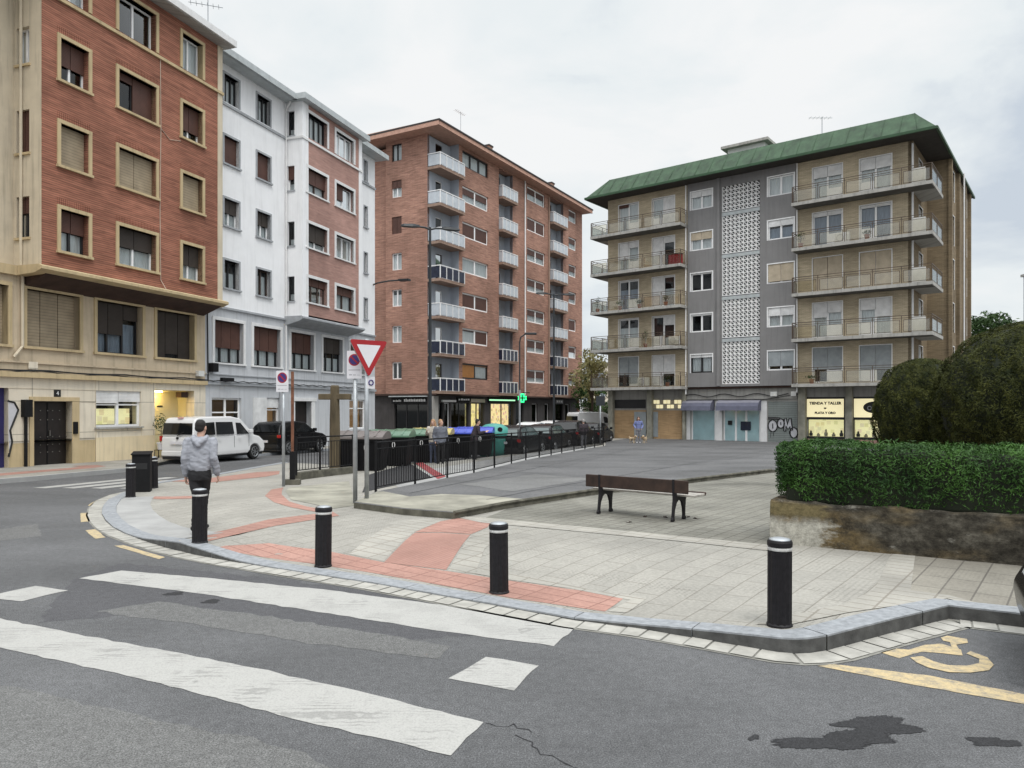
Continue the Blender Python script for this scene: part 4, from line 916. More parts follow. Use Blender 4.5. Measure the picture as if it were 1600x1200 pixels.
# left gable wall
FL = Face(B3, Matrix.Translation((0, PW, 0)) @ Matrix.Rotation(R(-90), 4, 'Z') @ Matrix.Translation((-14, 0, 0)))
lw = (FL.u(612), FL.u(627.5))
wall(FL, 9.9, 14, 3.2, ZT, [(lw[0], lw[1], f + .98, f + 2.34) for f in fl], M['brick_tower'], 0, .25, 'gable_wall')
wall(FL, 0, 9.9, 3.2, ZT - .3, [], M['brick_tower'], .5, .25, 'gable_wall')
for k, f in enumerate(fl): window(FL, lw[0], lw[1], f + .98, f + 2.34, rec=.12, leaves=2, fmat='black_frame' if k == 0 else 'pvc', fw=.08, shut=(0, .45, 1, 0, 0, 0, 0)[k], cur=(1, .9, 0, .9, .7, .9, 0)[k])
mb = F.mb(); ov = 1.0   # pitched roof with wide eaves
zr0 = ZT
mb.box(-ov, U3 + .4, -.95, 14, zr0, zr0 + .12, M['tower_eave']); mb.box(-ov - .05, U3 + .45, -1.05, -.94, zr0 - .02, zr0 + .3, M['tower_eave']); mb.box(-ov - .12, -ov + .01, -1.05, 14, zr0 - .025, zr0 + .3, M['tower_eave'])
mb.box(-ov - .14, U3 + .5, -1.12, 14, zr0 + .3, zr0 + .42, M['dark_roof'])
mb.extr([(-ov - .1, -1.1, zr0 + .42), (-ov - .1, 14, zr0 + .42), (-ov - .1, 6.5, zr0 + .5)], (U3 + 1.5, 0, 0), M['tower_eave']); mb.build('roof', B3)
for x in (8.2, 20.4): ch = F.mb(); ch.box(x, x + .6, .2, .8, ZT + .42, ZT + 1.5, M['slab_pink']); ch.box(x - .06, x + .66, .14, .86, ZT + 1.5, ZT + 1.62, M['dark_roof']); ch.build('chimney', B3)
mb = F.mb(); xp = uu(819.5); mb.tube([(xp, -.08, ZT), (xp, -.08, 3.3)], .07, M['pvc'], 8); xp2 = uu(857); mb.tube([(xp2, -.06, ZT - .3), (xp2, -.06, 3.3)], .09, M['slab_pink'], 8); mb.build('drainpipe', B3)
# ground floor of the tower
gw = .5
def gx(px): return F.u(px, gw)
shop = [('dark', 684, 693), ('door', 694, 703), ('dark', 705, 733), ('yellow', 736, 757), ('orange', 767, 803), ('dark', 806, 818), ('frame', 831, 840), ('frame', 851, 858), ('dark', 868, 880), ('door', 883, 890)]
sh_h = [(gx(a), gx(b), -.3 if k in ('door',) else .1, 2.5) for k, a, b in shop]
M['shop_wall'] = stucco('dark stone shopfront', (.075, .07, .07), .2, None, .3); M['shop_pillar'] = stucco('pale stone pillar', (.36, .35, .33), .15, None, .3)
wall(F, 0, U3 - .3, -.6, 3.2, sh_h, M['shop_wall'], gw, .3, 'shopfront_wall')
for (k, a, b), h in zip(shop, sh_h):
    w_ = window(F, *h, w=gw, rec=.15, leaves=2 if b - a > 15 else 1, fmat='black_frame' if k not in ('frame', 'door') else 'pvc', name='shop_door' if k == 'door' else 'shop_window', gmat='glass_dark' if k in ('dark', 'frame', 'door') else 'glass')
    if k in ('yellow', 'orange'): F.mb().box(h[0], h[1], gw + .6, gw + .62, h[2], h[3], M['goods_' + k]).build('lit_display', w_)
mb = F.mb(); mb.box(0.02, gx(681), gw - .25, gw - .003, -.6, 3.0, M['shop_pillar']); mb.build('pillar', B3)
def sign3(name, pa, pb, z0, z1, mat, bars=0, w=gw - .14):
    q = F.mb(); a, b = F.u(pa, w), F.u(pb, w); q.box(a, b, w, gw - .002, z0, z1, M[mat])
    for k in range(bars):   # blurred, unreadable lettering
        xa = a + (b - a) * (.08 + .84 * k / bars); q.box(xa, xa + (b - a) * .84 / bars * random.uniform(.55, .85), w - .012, w, z0 + (z1 - z0) * .3, z0 + (z1 - z0) * random.uniform(.62, .78), M['text_white'])
    q.build(name, B3)
sign3('shop_sign', 692, 713, 2.55, 2.72, 'text_white'); sign3('shop_sign', 715, 736, 2.6, 2.95, 'black_metal', 5); sign3('shop_sign', 736, 758, 2.55, 2.85, 'panel_cream')
sign3('pharmacy_fascia', 764, 806, 2.56, 3.05, 'black_metal'); sign3('pharmacy_light', 765, 805, 2.72, 2.84, 'green_strip', 0, gw - .17)
sign3('shop_sign', 869, 880, 2.55, 2.95, 'text_grey', 3)
FG = Face(B3, Matrix.Translation((0.0, gw, 0)) @ Matrix.Rotation(R(-90), 4, 'Z') @ Matrix.Translation((-14, 0, 0)))
wall(FG, 0, 14.0, -.6, 3.2, [(FG.u(612), FG.u(666), -.2, 2.4)], M['shop_wall'], .3, .25, 'side_shopfront_wall')
window(FG, FG.u(612), FG.u(666), -.2, 2.4, w=.3, rec=.15, leaves=3, fmat='black_frame', name='shop_window', gmat='glass_dark')
q = FG.mb(); a, b = FG.u(611), FG.u(667); q.box(a, b, .05, .3, 2.42, 2.95, M['black_metal']); q.box(a - .05, b + .05, -.25, .05, 2.95, 3.03, M['eave_grey'])
for k in range(13): xa = a + (b - a) * (.36 + .6 * k / 13); q.box(xa, xa + (b - a) * .032, .035, .05, 2.58, 2.58 + random.uniform(.14, .22), M['text_white'])
for k in range(6): xa = a + (b - a) * (.05 + .24 * k / 6); q.box(xa, xa + (b - a) * .024, .035, .05, 2.58, 2.58 + random.uniform(.08, .16), M['text_white'])
q.build('shop_sign', B3)
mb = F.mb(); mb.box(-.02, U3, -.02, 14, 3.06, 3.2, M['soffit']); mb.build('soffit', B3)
mb = F.mb(); mb.box(.1, U3, 13.6, 13.9, -.6, ZT, M['brick_tower']); mb.box(U3 - .28, U3 - .002, .3, 13.6, -.6, ZT, M['brick_tower']); mb.build('rear_wall', B3)
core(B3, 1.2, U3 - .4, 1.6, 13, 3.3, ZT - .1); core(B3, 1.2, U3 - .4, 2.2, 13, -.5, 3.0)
# ------------------------------------------------------------------ green-roofed apartment block
TH4 = math.atan2(-.614, .789)
B4 = empty('apartment_block', (7.36, 56.43, -.35), TH4, 'tan brick and grey apartment block under a green sheet metal mansard roof', 'apartment building')
F = Face(B4); E = .35    # local z is .35 above world z
U4 = 20.8; FZ = [15.1 + E, 12.22 + E, 9.34 + E, 6.46 + E, 3.6 + E]; ZE = 18.0 + E
uG0, uG1 = uu(1075), uu(1245); uG_L = uG0
dL = [(uu(967), uu(997.5)), (uu(1019.5), uu(1054))]; dR = [(uu(1270), uu(1316)), (uu(1343.5), uu(1393))]
hl = [(a, b, f + .08, f + 2.3) for f in FZ for a, b in dL]; hr = [(a, b, f + .08, f + 2.3) for f in FZ for a, b in dR]
wall(F, 0, uG0, 3.5 + E, ZE, hl, M['brick_tan'], 0, .25); wall(F, uG1, U4, 3.5 + E, ZE, hr, M['brick_tan'], 0, .25)
st4 = (.05, 'pvc', .02)
specL = [[dict(cur=1, shut=[.1, 0]), dict(cur=1, shut=[.0, .95], smat='sh_white')], [dict(shut=[.55, .2], smat='sh_white', cur=.9), dict(shut=[.95, .2], smat='sh_white')], [dict(cur=.7, shut=0, cmat='curtain_grey'), dict(cur=.6, shut=[.9, 0], smat='sh_white')], [dict(cur=.7, shut=0), dict(shut=[0, .3], smat='sh_white', cur=.3)], [dict(shut=[.6, .9], smat='sh_grey', fmat='black_frame'), dict(shut=[.9, .6], smat='sh_white', fmat='black_frame')]]
specR = [[dict(shut=.3, smat='sh_white', cur=1), dict(shut=.32, smat='sh_white', cur=1)], [dict(shut=.12, smat='sh_white', cur=1, cmat='curtain_grey'), dict(shut=.08, smat='sh_white', cur=1, cmat='curtain_grey')], [dict(shut=.98, smat='sh_cream', fmat='brown_frame'), dict(shut=.98, smat='sh_cream', fmat='pvc')], [dict(shut=[.42, .3], smat='sh_white', cur=.9, fmat='pvc'), dict(shut=[.3, .5], smat='sh_white', cur=.9)], [dict(shut=.62, smat='sh_grey', cur=0), dict(shut=[.66, .66], smat='sh_grey', cur=.0)]]
for i, f in enumerate(FZ):
    for j_, ((a, b), s) in enumerate(zip(dL + dR, specL[i] + specR[i])):
        window(F, a, b, f + .08, f + 2.3, rec=.1, leaves=2, fw=.08, sur=st4, name='balcony_window', dpan=(1 if j_ in (0, 2) else 0) if i != 2 or j_ < 2 else None, **s)
# grey middle bay
GW = -.12
wa, wb = (uu(1079.5, GW), uu(1113, GW)), (uu(1200, GW), uu(1240.5, GW)); bz = (uu(1128, GW), uu(1187, GW))
gzr = [(f + .95, f + 2.22) for f in FZ]
ZBB = 3.72 + E; ZBT = ZE - .7
wall(F, uG0 + .02, uG1 - .02, 3.55 + E, ZE, [(a, b, z0, z1) for a, b in (wa, wb) for z0, z1 in gzr] + [(bz[0], bz[1], ZBB, ZBT)], M['grey_wall'], GW, .3, 'grey_bay_wall')
sA = [dict(shut=.32, smat='sh_white', cur=1), dict(shut=.42, smat='sh_cream', cur=1), dict(gmat='glass_dark'), dict(shut=.1, smat='sh_white', gmat='glass_dark', cur=.0), dict(fmat='black_frame', shut=.16, smat='sh_white', cur=1)]
sB = [dict(cur=1), dict(shut=.32, smat='sh_white', cur=.6, cmat='curtain_grey'), dict(shut=.9, smat='sh_cream'), dict(shut=.42, smat='sh_white', cur=.9), dict(shut=.78, smat='sh_grey')]
for k, (z0, z1) in enumerate(gzr):
    window(F, *wa, z0, z1, w=GW, rec=.08, fw=.09, sur=(.07, 'pvc', .03), **sA[k]); window(F, *wb, z0, z1, w=GW, rec=.08, fw=.09, sur=(.07, 'pvc', .03), **sB[k])
F.mb().box(bz[0] - .33, bz[0] - .12, GW - .12, GW + .1, 3.6 + E, ZE - .05, M['grey_wall']).build('pilaster', B4)
# breeze block screen: real pierced blocks, a slanted leaf in each
mb = F.mb(); nb = 9; bw = (bz[1] - bz[0]) / nb; nrow = int(round((ZBT - ZBB) / bw)); bh = (ZBT - ZBB) / nrow; m = M['breeze']; y0, y1 = GW + .04, GW + .16
bands = {nrow - 1 - j for j in range(nrow) if any(abs((ZBT - (j + .5) * bh) - (f + .3)) < bh * .5 for f in FZ[:-1])}
for r in range(nrow):
    z = ZBB + r * bh
    if r in bands: mb.box(bz[0], bz[1], y0 - .03, y1, z, z + bh * .8, M['eave_grey']); continue
    for c in range(nb):
        x = bz[0] + c * bw
        t = bw * .17; k_ = bw * .11
        mb.box(x, x + bw, y0, y1, z, z + t, m); mb.box(x, x + t, y0 + .002, y1, z + t, z + bh, m)
        mb.extr([(x + t, y0 + .004, z + bh - k_), (x + bw - k_, y0 + .004, z + t), (x + bw, y0 + .004, z + t), (x + bw, y0 + .004, z + t + k_), (x + t + k_, y0 + .004, z + bh), (x + t, y0 + .004, z + bh)], (0, .1, 0), m)
        for (xx, zz, sx, sz) in ((x + t, z + t, 1, 1), (x + bw, z + bh, -1, -1)): mb.extr([(xx, y0 + .006, zz), (xx + sx * k_, y0 + .006, zz), (xx, y0 + .006, zz + sz * k_)], (0, .1, 0), m)
mb.build('breeze_block_screen', B4)['kind'] = 'stuff'
F.mb().quad((bz[0], y1 + .12, ZBB), (bz[1], y1 + .12, ZBB), (bz[1], y1 + .12, ZBT), (bz[0], y1 + .12, ZBT), M['interior']).build('stair_lining', B4)
# balconies
PJ = 1.2
M['underside'] = plain('shade-darkened slab underside', (.10, .095, .085), .9, .3, 1.2)  # thin layer below each slab, with the balcony shade put into its colour
def rail4(mb, a, b, y, f, along='x', m=None):
    m = m or M['rail_dark']; H = 1.02; n = max(1, round(abs(b - a) / 1.55))
    def bx(x0, x1, yy0, yy1, z0, z1):
        if along == 'x': mb.box(x0, x1, yy0, yy1, z0, z1, m)
        else: mb.box(yy0, yy1, x0, x1, z0, z1, m)
    bx(a, b, y - .018, y + .018, f + H - .035, f + H); bx(a, b, y - .012, y + .012, f + H - .17, f + H - .145); 
    for k in range(n + 1):
        x = a + (b - a) * k / n; bx(x - .018, x + .018, y - .02, y + .02, f, f + H - .03)
        if k < n:
            x2 = a + (b - a) * (k + 1) / n; p, q = x + .09, x2 - .09
            bx(p, q, y - .012, y + .012, f + .06, f + .085); bx(p, q, y - .012, y + .012, f + .74, f + .765); bx(p, p + .025, y - .013, y + .013, f + .06, f + .765); bx(q - .025, q, y - .013, y + .013, f + .06, f + .765)
    return [(a + (b - a) * k / n + .11, a + (b - a) * (k + 1) / n - .11) for k in range(n)]
M['panel_clear'] = glass('clear balcony panel', (.82, .86, .87), .3)
M['panel_tint'] = glass('cream tinted balcony panel', (.90, .88, .82), .45)
for i, f in enumerate(FZ):
    # left balcony, wraps the left corner
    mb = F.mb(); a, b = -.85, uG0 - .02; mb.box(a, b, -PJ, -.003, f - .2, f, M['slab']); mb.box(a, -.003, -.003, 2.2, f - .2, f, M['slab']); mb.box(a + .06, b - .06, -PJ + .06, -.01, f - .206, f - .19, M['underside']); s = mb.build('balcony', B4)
    q = F.mb(); ps = rail4(q, a + .04, b - .04, -PJ + .05, f); ps2 = rail4(q, -PJ + .08, 2.15, a + .05, f, 'y'); ps3 = rail4(q, -PJ + .08, -.16, b - .05, f, 'y'); q.build('railing', s)
    if i != 2 or True:
        q = F.mb()
        for c, d in ps: q.box(c, d, -PJ + .045, -PJ + .055, f + .09, f + .74, M['panel_tint'])
        for c, d in ps2: q.box(a + .045, a + .055, c, d, f + .09, f + .74, M['panel_clear'])
        q.build('balcony_panels', s)
    # right balcony, wraps the right corner
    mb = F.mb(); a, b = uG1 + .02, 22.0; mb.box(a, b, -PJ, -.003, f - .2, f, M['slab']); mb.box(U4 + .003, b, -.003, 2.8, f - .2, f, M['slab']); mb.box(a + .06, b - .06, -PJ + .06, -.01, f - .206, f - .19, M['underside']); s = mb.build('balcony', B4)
    q = F.mb(); ps = rail4(q, a + .04, b - .04, -PJ + .05, f); ps2 = rail4(q, -PJ + .08, 2.7, b - .05, f, 'y'); ps3 = rail4(q, -PJ + .08, -.16, a + .05, f, 'y'); q.build('railing', s)
    q = F.mb()
    for c, d in ps: q.box(c, d, -PJ + .045, -PJ + .055, f + .09, f + .74, M['panel_tint'])
    for c, d in ps2: q.box(b - .055, b - .045, c, d, f + .09, f + .74, M['panel_clear'])
    q.build('balcony_panels', s)
    F.mb().box(U4 - .05, U4 + .05, -.07, -.004, f + .02, f + 2.66, M['white_trim']).build('corner_post', B4)
    F.mb().box(U4 + .12, U4 + .75, -.75, -.45, f + .05, f + .95, M['ac']).build('balcony_cabinet', B4)
# right side of the block
FS = Face(B4, Matrix.Translation((U4, 0, 0)) @ Matrix.Rotation(R(90), 4, 'Z'))    # local x runs back, -y outwards
sh4 = [(2.0, 3.3, f + .08, f + 2.3) for f in FZ]
wall(FS, 0, 5.0, 3.5 + E, ZE, sh4, M['brick_brown'], 0, .25, 'side_wall')
for h in sh4: window(FS, *h, rec=.1, leaves=2, cur=.8, sur=st4)
FS2 = Face(B4, Matrix.Translation((U4 + 1.2, 0, 0)) @ Matrix.Rotation(R(90), 4, 'Z'))
sw_ = [(6.6, 7.6, f + .6, f + 2.5) for f in FZ] + [(13.3, 14.1, f + .9, f + 2.2) for f in FZ]
wall(FS2, 5.0, 15.0, 0, ZE, sw_, M['brick_brown'], 0, .25, 'side_wall')
for k, h in enumerate(sw_): window(FS2, *h, rec=.12, leaves=2, cur=(.8, 0, .5)[k % 3], fmat='pvc', sur=st4)
mb = FS2.mb()
for x in (5.0, 8.6, 12.0, 14.7): mb.box(x, x + .35, -.2, .1, 0, ZE - .02, M['brick_brown'])
mb.build('brick_fins', B4)
mb = MB(); mb.box(U4, U4 + 1.2, 5.0, 5.2, 0, ZE, M['brick_brown']); mb.box(-.0, .25, .3, 14.8, 3.5 + E, ZE - .05, M['brick_tan']); mb.box(0, U4 + 1, 14.8, 15.0, 0, ZE, M['brick_brown']); mb.build('rear_wall', B4)
mb = FS2.mb(); mb.tube([(8.2, -.5, ZE - .3), (8.2, -.5, 3)], .05, M['white_trim'], 8); mb.build('side_drainpipe', B4)
mb = F.mb(); xp = uu(1073); mb.tube([(xp, -.16, ZE - .1), (xp, -.16, 3.4)], .045, M['pvc'], 8); xq = uu(1246.5); mb.tube([(xq, -.16, ZE - .1), (xq, -.16, 3.4)], .04, M['pvc'], 8); mb.build('drainpipe', B4)
core(B4, .5, U4 - .5, .8, 14.4, 3.6 + E, ZE - .1); core(B4, .5, U4 + .4, 5.5, 14.4, .1, ZE - .1)
# mansard roof
mb = MB(); x0, x1, y0_, y1_ = -1.15, 22.25, -1.45, 16.4; ins = 1.35; zt_ = ZE + 1.5; G_ = M['green_roof']
A = [(x0, y0_, ZE), (x1, y0_, ZE), (x1, y1_, ZE), (x0, y1_, ZE)]; Bq = [(x0 + ins, y0_ + ins, zt_), (x1 - ins, y0_ + ins, zt_), (x1 - ins, y1_ - ins, zt_), (x0 + ins, y1_ - ins, zt_)]
for k in range(4): mb.quad(A[k], A[(k + 1) % 4], Bq[(k + 1) % 4], Bq[k], G_)
mb.poly(Bq, G_)
n = 24
for k in range(1, n):   # standing seams
    x = x0 + (x1 - x0) * k / n; xt = clamp(x, x0 + ins, x1 - ins)
    mb.tube([(x, y0_ - .01, ZE + .03), (xt if abs(x - xt) < .5 else x, y0_ + ins, zt_ + .0)], .02, G_, 4)
for k in range(1, 20):
    y = y0_ + (y1_ - y0_) * k / 20; mb.tube([(x1 + .01, y, ZE + .03), (x1 - ins, clamp(y, y0_ + ins, y1_ - ins), zt_)], .02, G_, 4)
rf = mb.build('roof', B4)
mb = MB(); mb.box(x0 - .04, x1 + .04, y0_ - .06, y0_ + .06, ZE - .1, ZE + .05, M['green_edge']); mb.box(x1 - .06, x1 + .06, y0_ + .06, y1_, ZE - .1, ZE + .05, M['green_edge']); mb.box(x0 - .06, x0 + .06, y0_ + .06, y1_, ZE - .1, ZE + .05, M['green_edge']); mb.build('gutter', rf)
M['eave_under'] = plain('shade-darkened eave underside', (.04, .035, .03), .9, .2)  # colour made near-black to paint in the shade below the eave
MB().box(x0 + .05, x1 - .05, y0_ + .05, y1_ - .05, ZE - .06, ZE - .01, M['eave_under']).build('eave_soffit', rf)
ph = F.mb(); uA, uB = 9.0, 11.6; ph.box(uA, uB, 1.2, 4, zt_ - .2, zt_ + .75, M['white_trim']); ph.box(uA - .35, uB + .35, .8, 4.4, zt_ + .75, zt_ + .93, M['slab']); ph.build('roof_house', B4)
# ground floor
GY = .35; ZG = 3.42 + E
def gu(px): return F.u(px, GY)
wall(F, gu(955), U4, 0, ZG, [(gu(1262), gu(1320), .55, 3.05), (gu(1334), gu(1394), .55, 3.05), (gu(1080), gu(1118), .05, 2.5), (gu(1130), gu(1188), .02, 2.6)], M['shop_pillar'], GY, .3, 'ground_floor_wall')
mb = F.mb()
for pa, pb in ((950, 957), (1010.5, 1018), (1066, 1070), (1247, 1258), (1321, 1331), (1400, 1409)): mb.box(F.u(pa, -.05), F.u(pb, -.05), -.05, GY - .003, -.05, ZG, M['concrete_old'])
mb.build('pillar', B4)['kind'] = 'stuff'
mb = F.mb(); mb.box(gu(957), gu(1010), GY - .08, GY - .004, 0, 2.25, M['plywood']); mb.box(gu(1018), gu(1066), GY - .08, GY - .004, 0, 2.25, M['plywood']); mb.build('hoarding', B4)
mb = F.mb(); mb.box(gu(992), gu(1010.5), GY - .11, GY - .081, .3, 2.15, M['sh_grey']); mb.box(gu(1018.5), gu(1029), GY - .11, GY - .081, .3, 2.15, M['sh_grey']); mb.build('grey_door', B4)
mb = F.mb(); mb.box(gu(958), gu(1009), GY - .05, GY - .006, 2.4, 3.05, M['black_frame']); 
for r_ in range(2):
    for c in range(8): xa = gu(1020) + c * (gu(1065) - gu(1020)) / 8; mb.box(xa + .03, xa + .26, GY - .06, GY - .006, 2.4 + r_ * .34, 2.66 + r_ * .34, M['shop_sign'] if (c + r_) % 3 else M['panel_cream'])
mb.build('transom_window', B4)
# awning shop
mb = F.mb(); mb.box(gu(1071.5), gu(1079), GY - .12, GY - .004, 0, 2.9, M['white_trim']); mb.box(gu(1119), gu(1129), GY - .12, GY - .004, 0, 2.9, M['white_trim']); mb.box(gu(1189), gu(1199), GY - .12, GY - .004, 0, 2.9, M['white_trim']); mb.build('shop_pilasters', B4)['kind'] = 'stuff'
wq = window(F, gu(1080), gu(1118), .05, 2.5, w=GY, rec=.06, leaves=1, fw=.1, name='shop_window', gmat='panel_clear'); 
F.mb().quad((gu(1080), GY + .12, .05), (gu(1118), GY + .12, .05), (gu(1118), GY + .12, 2.5), (gu(1080), GY + .12, 2.5), M['cyan_glass']).build('whitened_glass', wq)
wq = window(F, gu(1130), gu(1188), .02, 2.6, w=GY, rec=.06, split=[0, .34, .62, 1], fw=.1, name='shop_window', gmat='panel_clear')
F.mb().quad((gu(1130), GY + .12, .02), (gu(1188), GY + .12, .02), (gu(1188), GY + .12, 2.6), (gu(1130), GY + .12, 2.6), M['cyan_glass']).build('whitened_glass', wq)
q = F.mb(); xm = gu(1137); q.box(xm, xm + .3, GY + .03, GY + .05, 1.25, 1.55, M['text_black']); q.build('poster', wq); F.mb().box(xm + .9, xm + 1.6, GY + .03, GY + .05, .9, 1.5, M['panel_blue']).build('poster', wq)
def awning(a, b):
    q = F.mb(); n = 7; prof = [(GY - .02, 2.98), (GY - .35, 2.93), (GY - .6, 2.78), (GY - .75, 2.55), (GY - .8, 2.25)]
    for (ya, za), (yb, zb) in zip(prof, prof[1:]): q.quad((a, ya, za), (b, ya, za), (b, yb, zb), (a, yb, zb), M['awning'] if za > 2.9 else M['awning_low'])
    for x in (a, b): q.poly([(x, y, z) for y, z in prof] + [(x, GY - .02, 2.25)], M['awning_low'])
    q.build('awning', B4)
awning(gu(1073) - .1, gu(1116.5)); awning(gu(1127) - .1, gu(1188) + .1)
mb = F.mb(); mb.box(gu(1071), gu(1246), GY - .1, GY - .004, 3.03, ZG - .03, M['slab']); 
mb.tube([(gu(1072) + k * .33, GY - .18, 3.3 + .1 * math.sin(k * .9)) for k in range(int((gu(1246) - gu(1072)) / .33))], .03, M['cable'], 6)
mb.tube([(gu(1072) + k * .33, GY - .2, 2.98 + (.02 * math.sin(k) if k < 17 else .05 * (k - 17))) for k in range(25)], .025, M['cable'], 6); mb.build('cable_bundle', B4)
for pa, pb in ((1206, 1216), (1238, 1246)): F.mb().box(gu(pa), gu(pb), GY - .3, GY - .02, 3.2, 3.5, M['ac']).build('junction_box', B4)
# graffiti shutter
M['shutter_grey'] = stucco('dull grey-green shutter', (.24, .265, .255), .1, (3, .12), .2)
F.mb().box(gu(1200.5), gu(1246), GY - .04, GY - .004, 0, 2.85, M['shutter_grey']).build('roller_door', B4)
gr = F.mb(); xg, wg = gu(1200), gu(1247) - gu(1200)
def gpts(L): return [(xg + wg * a, GY - .055, .28 + 1.55 * b) for a, b in L]
def ell(cx, cy, rx, ry, n=18): return [(cx + rx * math.cos(6.283 * k / n), cy + ry * math.sin(6.283 * k / n)) for k in range(n)]
shapes = [ell(.17, .62, .155, .25), ell(.44, .72, .12, .2), [(.54, .42), (.56, .92), (.62, .95), (.66, .68), (.72, .93), (.78, .95), (.83, .45), (.77, .4), (.74, .6), (.68, .48), (.62, .62), (.6, .4)], ell(.87, .34, .125, .22), [(.02, .98), (.25, .98), (.42, .95), (.4, .9), (.2, .92), (.02, .92)]]
for k, s in enumerate(shapes):
    p3 = gpts(s); gr.add([(x, y + .008 - .001 * k, z) for x, y, z in p3], [tuple(range(len(p3)))], M['graff_fill']); gr.tube([(x, y - .002 * k, z) for x, y, z in p3], .04, M['text_black'], 6, closed=True)
gr.tube(gpts([(.17, .5), (.17, .72)]), .03, M['text_black'], 6); gr.tube(gpts([(.44, .66), (.44, .78)]), .03, M['text_black'], 6)
for a, b0, b1 in ((.1, .36, .1), (.2, .36, .18), (.72, .4, .3)): gr.tube(gpts([(a, b0), (a, b1)]), .012, M['text_black'], 5)
gr.build('graffiti', B4)
# jewellery shop: lit signs and displays
def jewel(pa, pb, words=None, oval=False):
    a, b = gu(pa), gu(pb); q = F.mb(); q.box(a, b, GY - .03, GY + .1, .45, .6, M['black_frame']); q.box(a, b, GY - .03, GY + .1, 1.68, 1.84, M['black_frame']); q.box(a, b, GY - .03, GY + .1, 3.0, 3.12, M['black_frame']); q.box(a, a + .05, GY - .03, GY + .1, .6, 3.0, M['black_frame']); q.box(b - .05, b, GY - .03, GY + .1, .6, 3.0, M['black_frame']); o = q.build('shop_window', B4)
    sgn_ = F.mb(); sgn_.box(a + .05, b - .05, GY - .01, GY + .05, 1.84, 3.0, M['shop_sign'])
    if words:
        for s, z, sz in words: text_mb(sgn_, s, sz, M['text_black'], Matrix.Translation(((a + b) / 2, GY - .02, z)) @ UPR, bold=.012)
    if oval:
        sgn_.add([((a + b) / 2 + .05 + .62 * math.cos(t), GY - .022, 2.46 + .36 * math.sin(t)) for t in [6.283 * k / 28 for k in range(28)]], [tuple(range(28))], M['text_black']); text_mb(sgn_, 'ORO', .36, M['text_grey'], Matrix.Translation(((a + b) / 2 + .05, GY - .03, 2.40)) @ UPR, bold=.01)
    sgn_.build('shop_sign', o)
    F.mb().box(a + .05, b - .05, GY + .28, GY + .3, .6, 1.68, M['goods_cream']).build('lit_display', o)
    g_ = F.mb(); 
    for k in range(5):   # busts and stands in the display
        x = a + .25 + k * (b - a - .5) / 4; h_ = (.35, .2, .45, .25, .4)[k]; g_.lathe([(.1, 0), (.12, h_ * .4), (.05, h_ * .7), (.07, h_ * .85), (.02, h_)], M['text_black'] if k in (0, 4) else M['panel_cream'], 10, (x, GY + .2, .62))
    g_.build('display_stands', o)['kind'] = 'stuff'
    F.mb().quad((a + .05, GY + .05, .6), (b - .05, GY + .05, .6), (b - .05, GY + .05, 1.68), (a + .05, GY + .05, 1.68), M['glass']).build('pane', o)
jewel(1259.5, 1320, [('TIENDA Y TALLER', 2.72, .24), ('DE', 2.4, .11), ('PLATA Y ORO', 2.1, .2)]); jewel(1333, 1397, None, True)
mb = F.mb(); mb.box(gu(1258), gu(1398), GY - .02, GY - .003, 0, .45, M['brick_pink']); mb.build('plinth', B4)
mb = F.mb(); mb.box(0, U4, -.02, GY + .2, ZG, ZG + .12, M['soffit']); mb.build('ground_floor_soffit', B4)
core(B4, .6, U4 - .3, GY + 1.0, 12, .05, 3.4)
mb = MB(); mb.box(0, .25, GY, 14.8, 0, 3.5 + E, M['shop_pillar']); mb.build('side_wall', B4)
# balcony plants and things (each its own object)
def in_b4(u, y, z): return F.W @ Vector((u, y, z))
def leaves(name, P_, Nn, size, mat, parent=None, asp=.5, jit=.6, seed=1, build=True):
    r = np.random.default_rng(seed); n = len(P_); P_ = np.asarray(P_, float); Nn = np.asarray(Nn, float)
    t = r.normal(size=(n, 3)); nn = Nn + jit * r.normal(size=(n, 3)); nn /= np.linalg.norm(nn, axis=1)[:, None] + 1e-9
    a = np.cross(t, nn); a /= np.linalg.norm(a, axis=1)[:, None] + 1e-9; b = np.cross(nn, a)
    s = size * r.uniform(.6, 1.4, (n, 1)); w = s * asp
    V = np.stack([P_ - a * s, P_ + b * w * .5, P_ + a * s, P_ - b * w * .5], 1).reshape(-1, 3)
    me = bpy.data.meshes.new(name); me.vertices.add(4 * n); me.vertices.foreach_set('co', V.ravel()); me.loops.add(4 * n); me.loops.foreach_set('vertex_index', np.arange(4 * n)); me.polygons.add(n); me.polygons.foreach_set('loop_start', np.arange(0, 4 * n, 4)); me.update(calc_edges=True); me.validate()
    me.materials.append(mat); o = bpy.data.objects.new(name, me); COL.objects.link(o)
    if parent: o.parent = parent
    return o
def potted(name, loc, r, h, n, lab, seed, group=None, trunk=False, pot='terracotta'):
    root = empty(name, loc, 0, lab, 'plant', group)
    MB().lathe([(.11, 0), (.15, .26), (.165, .26), (.165, .3), (.13, .3), (.12, .27)], M[pot], 12).build('pot', root)
    q = MB(); q.tube([(0, 0, .25), (.02, .01, .5 * h), (0, 0, .8 * h)], [.02, .015, .008], M['bark'], 6); q.build('stem', root)
    rr = np.random.default_rng(seed); d = rr.normal(size=(n, 3)); d /= np.linalg.norm(d, axis=1)[:, None]; c = np.array([0, 0, .3 + (h - .3) * (.68 if trunk else .5)])
    p = c + d * rr.uniform(.3, 1, (n, 1)) * np.array([r, r, (h - .3) * (.34 if trunk else .5)]); leaves('foliage', p, d, .07, M['potplant'], root, seed=seed); return root
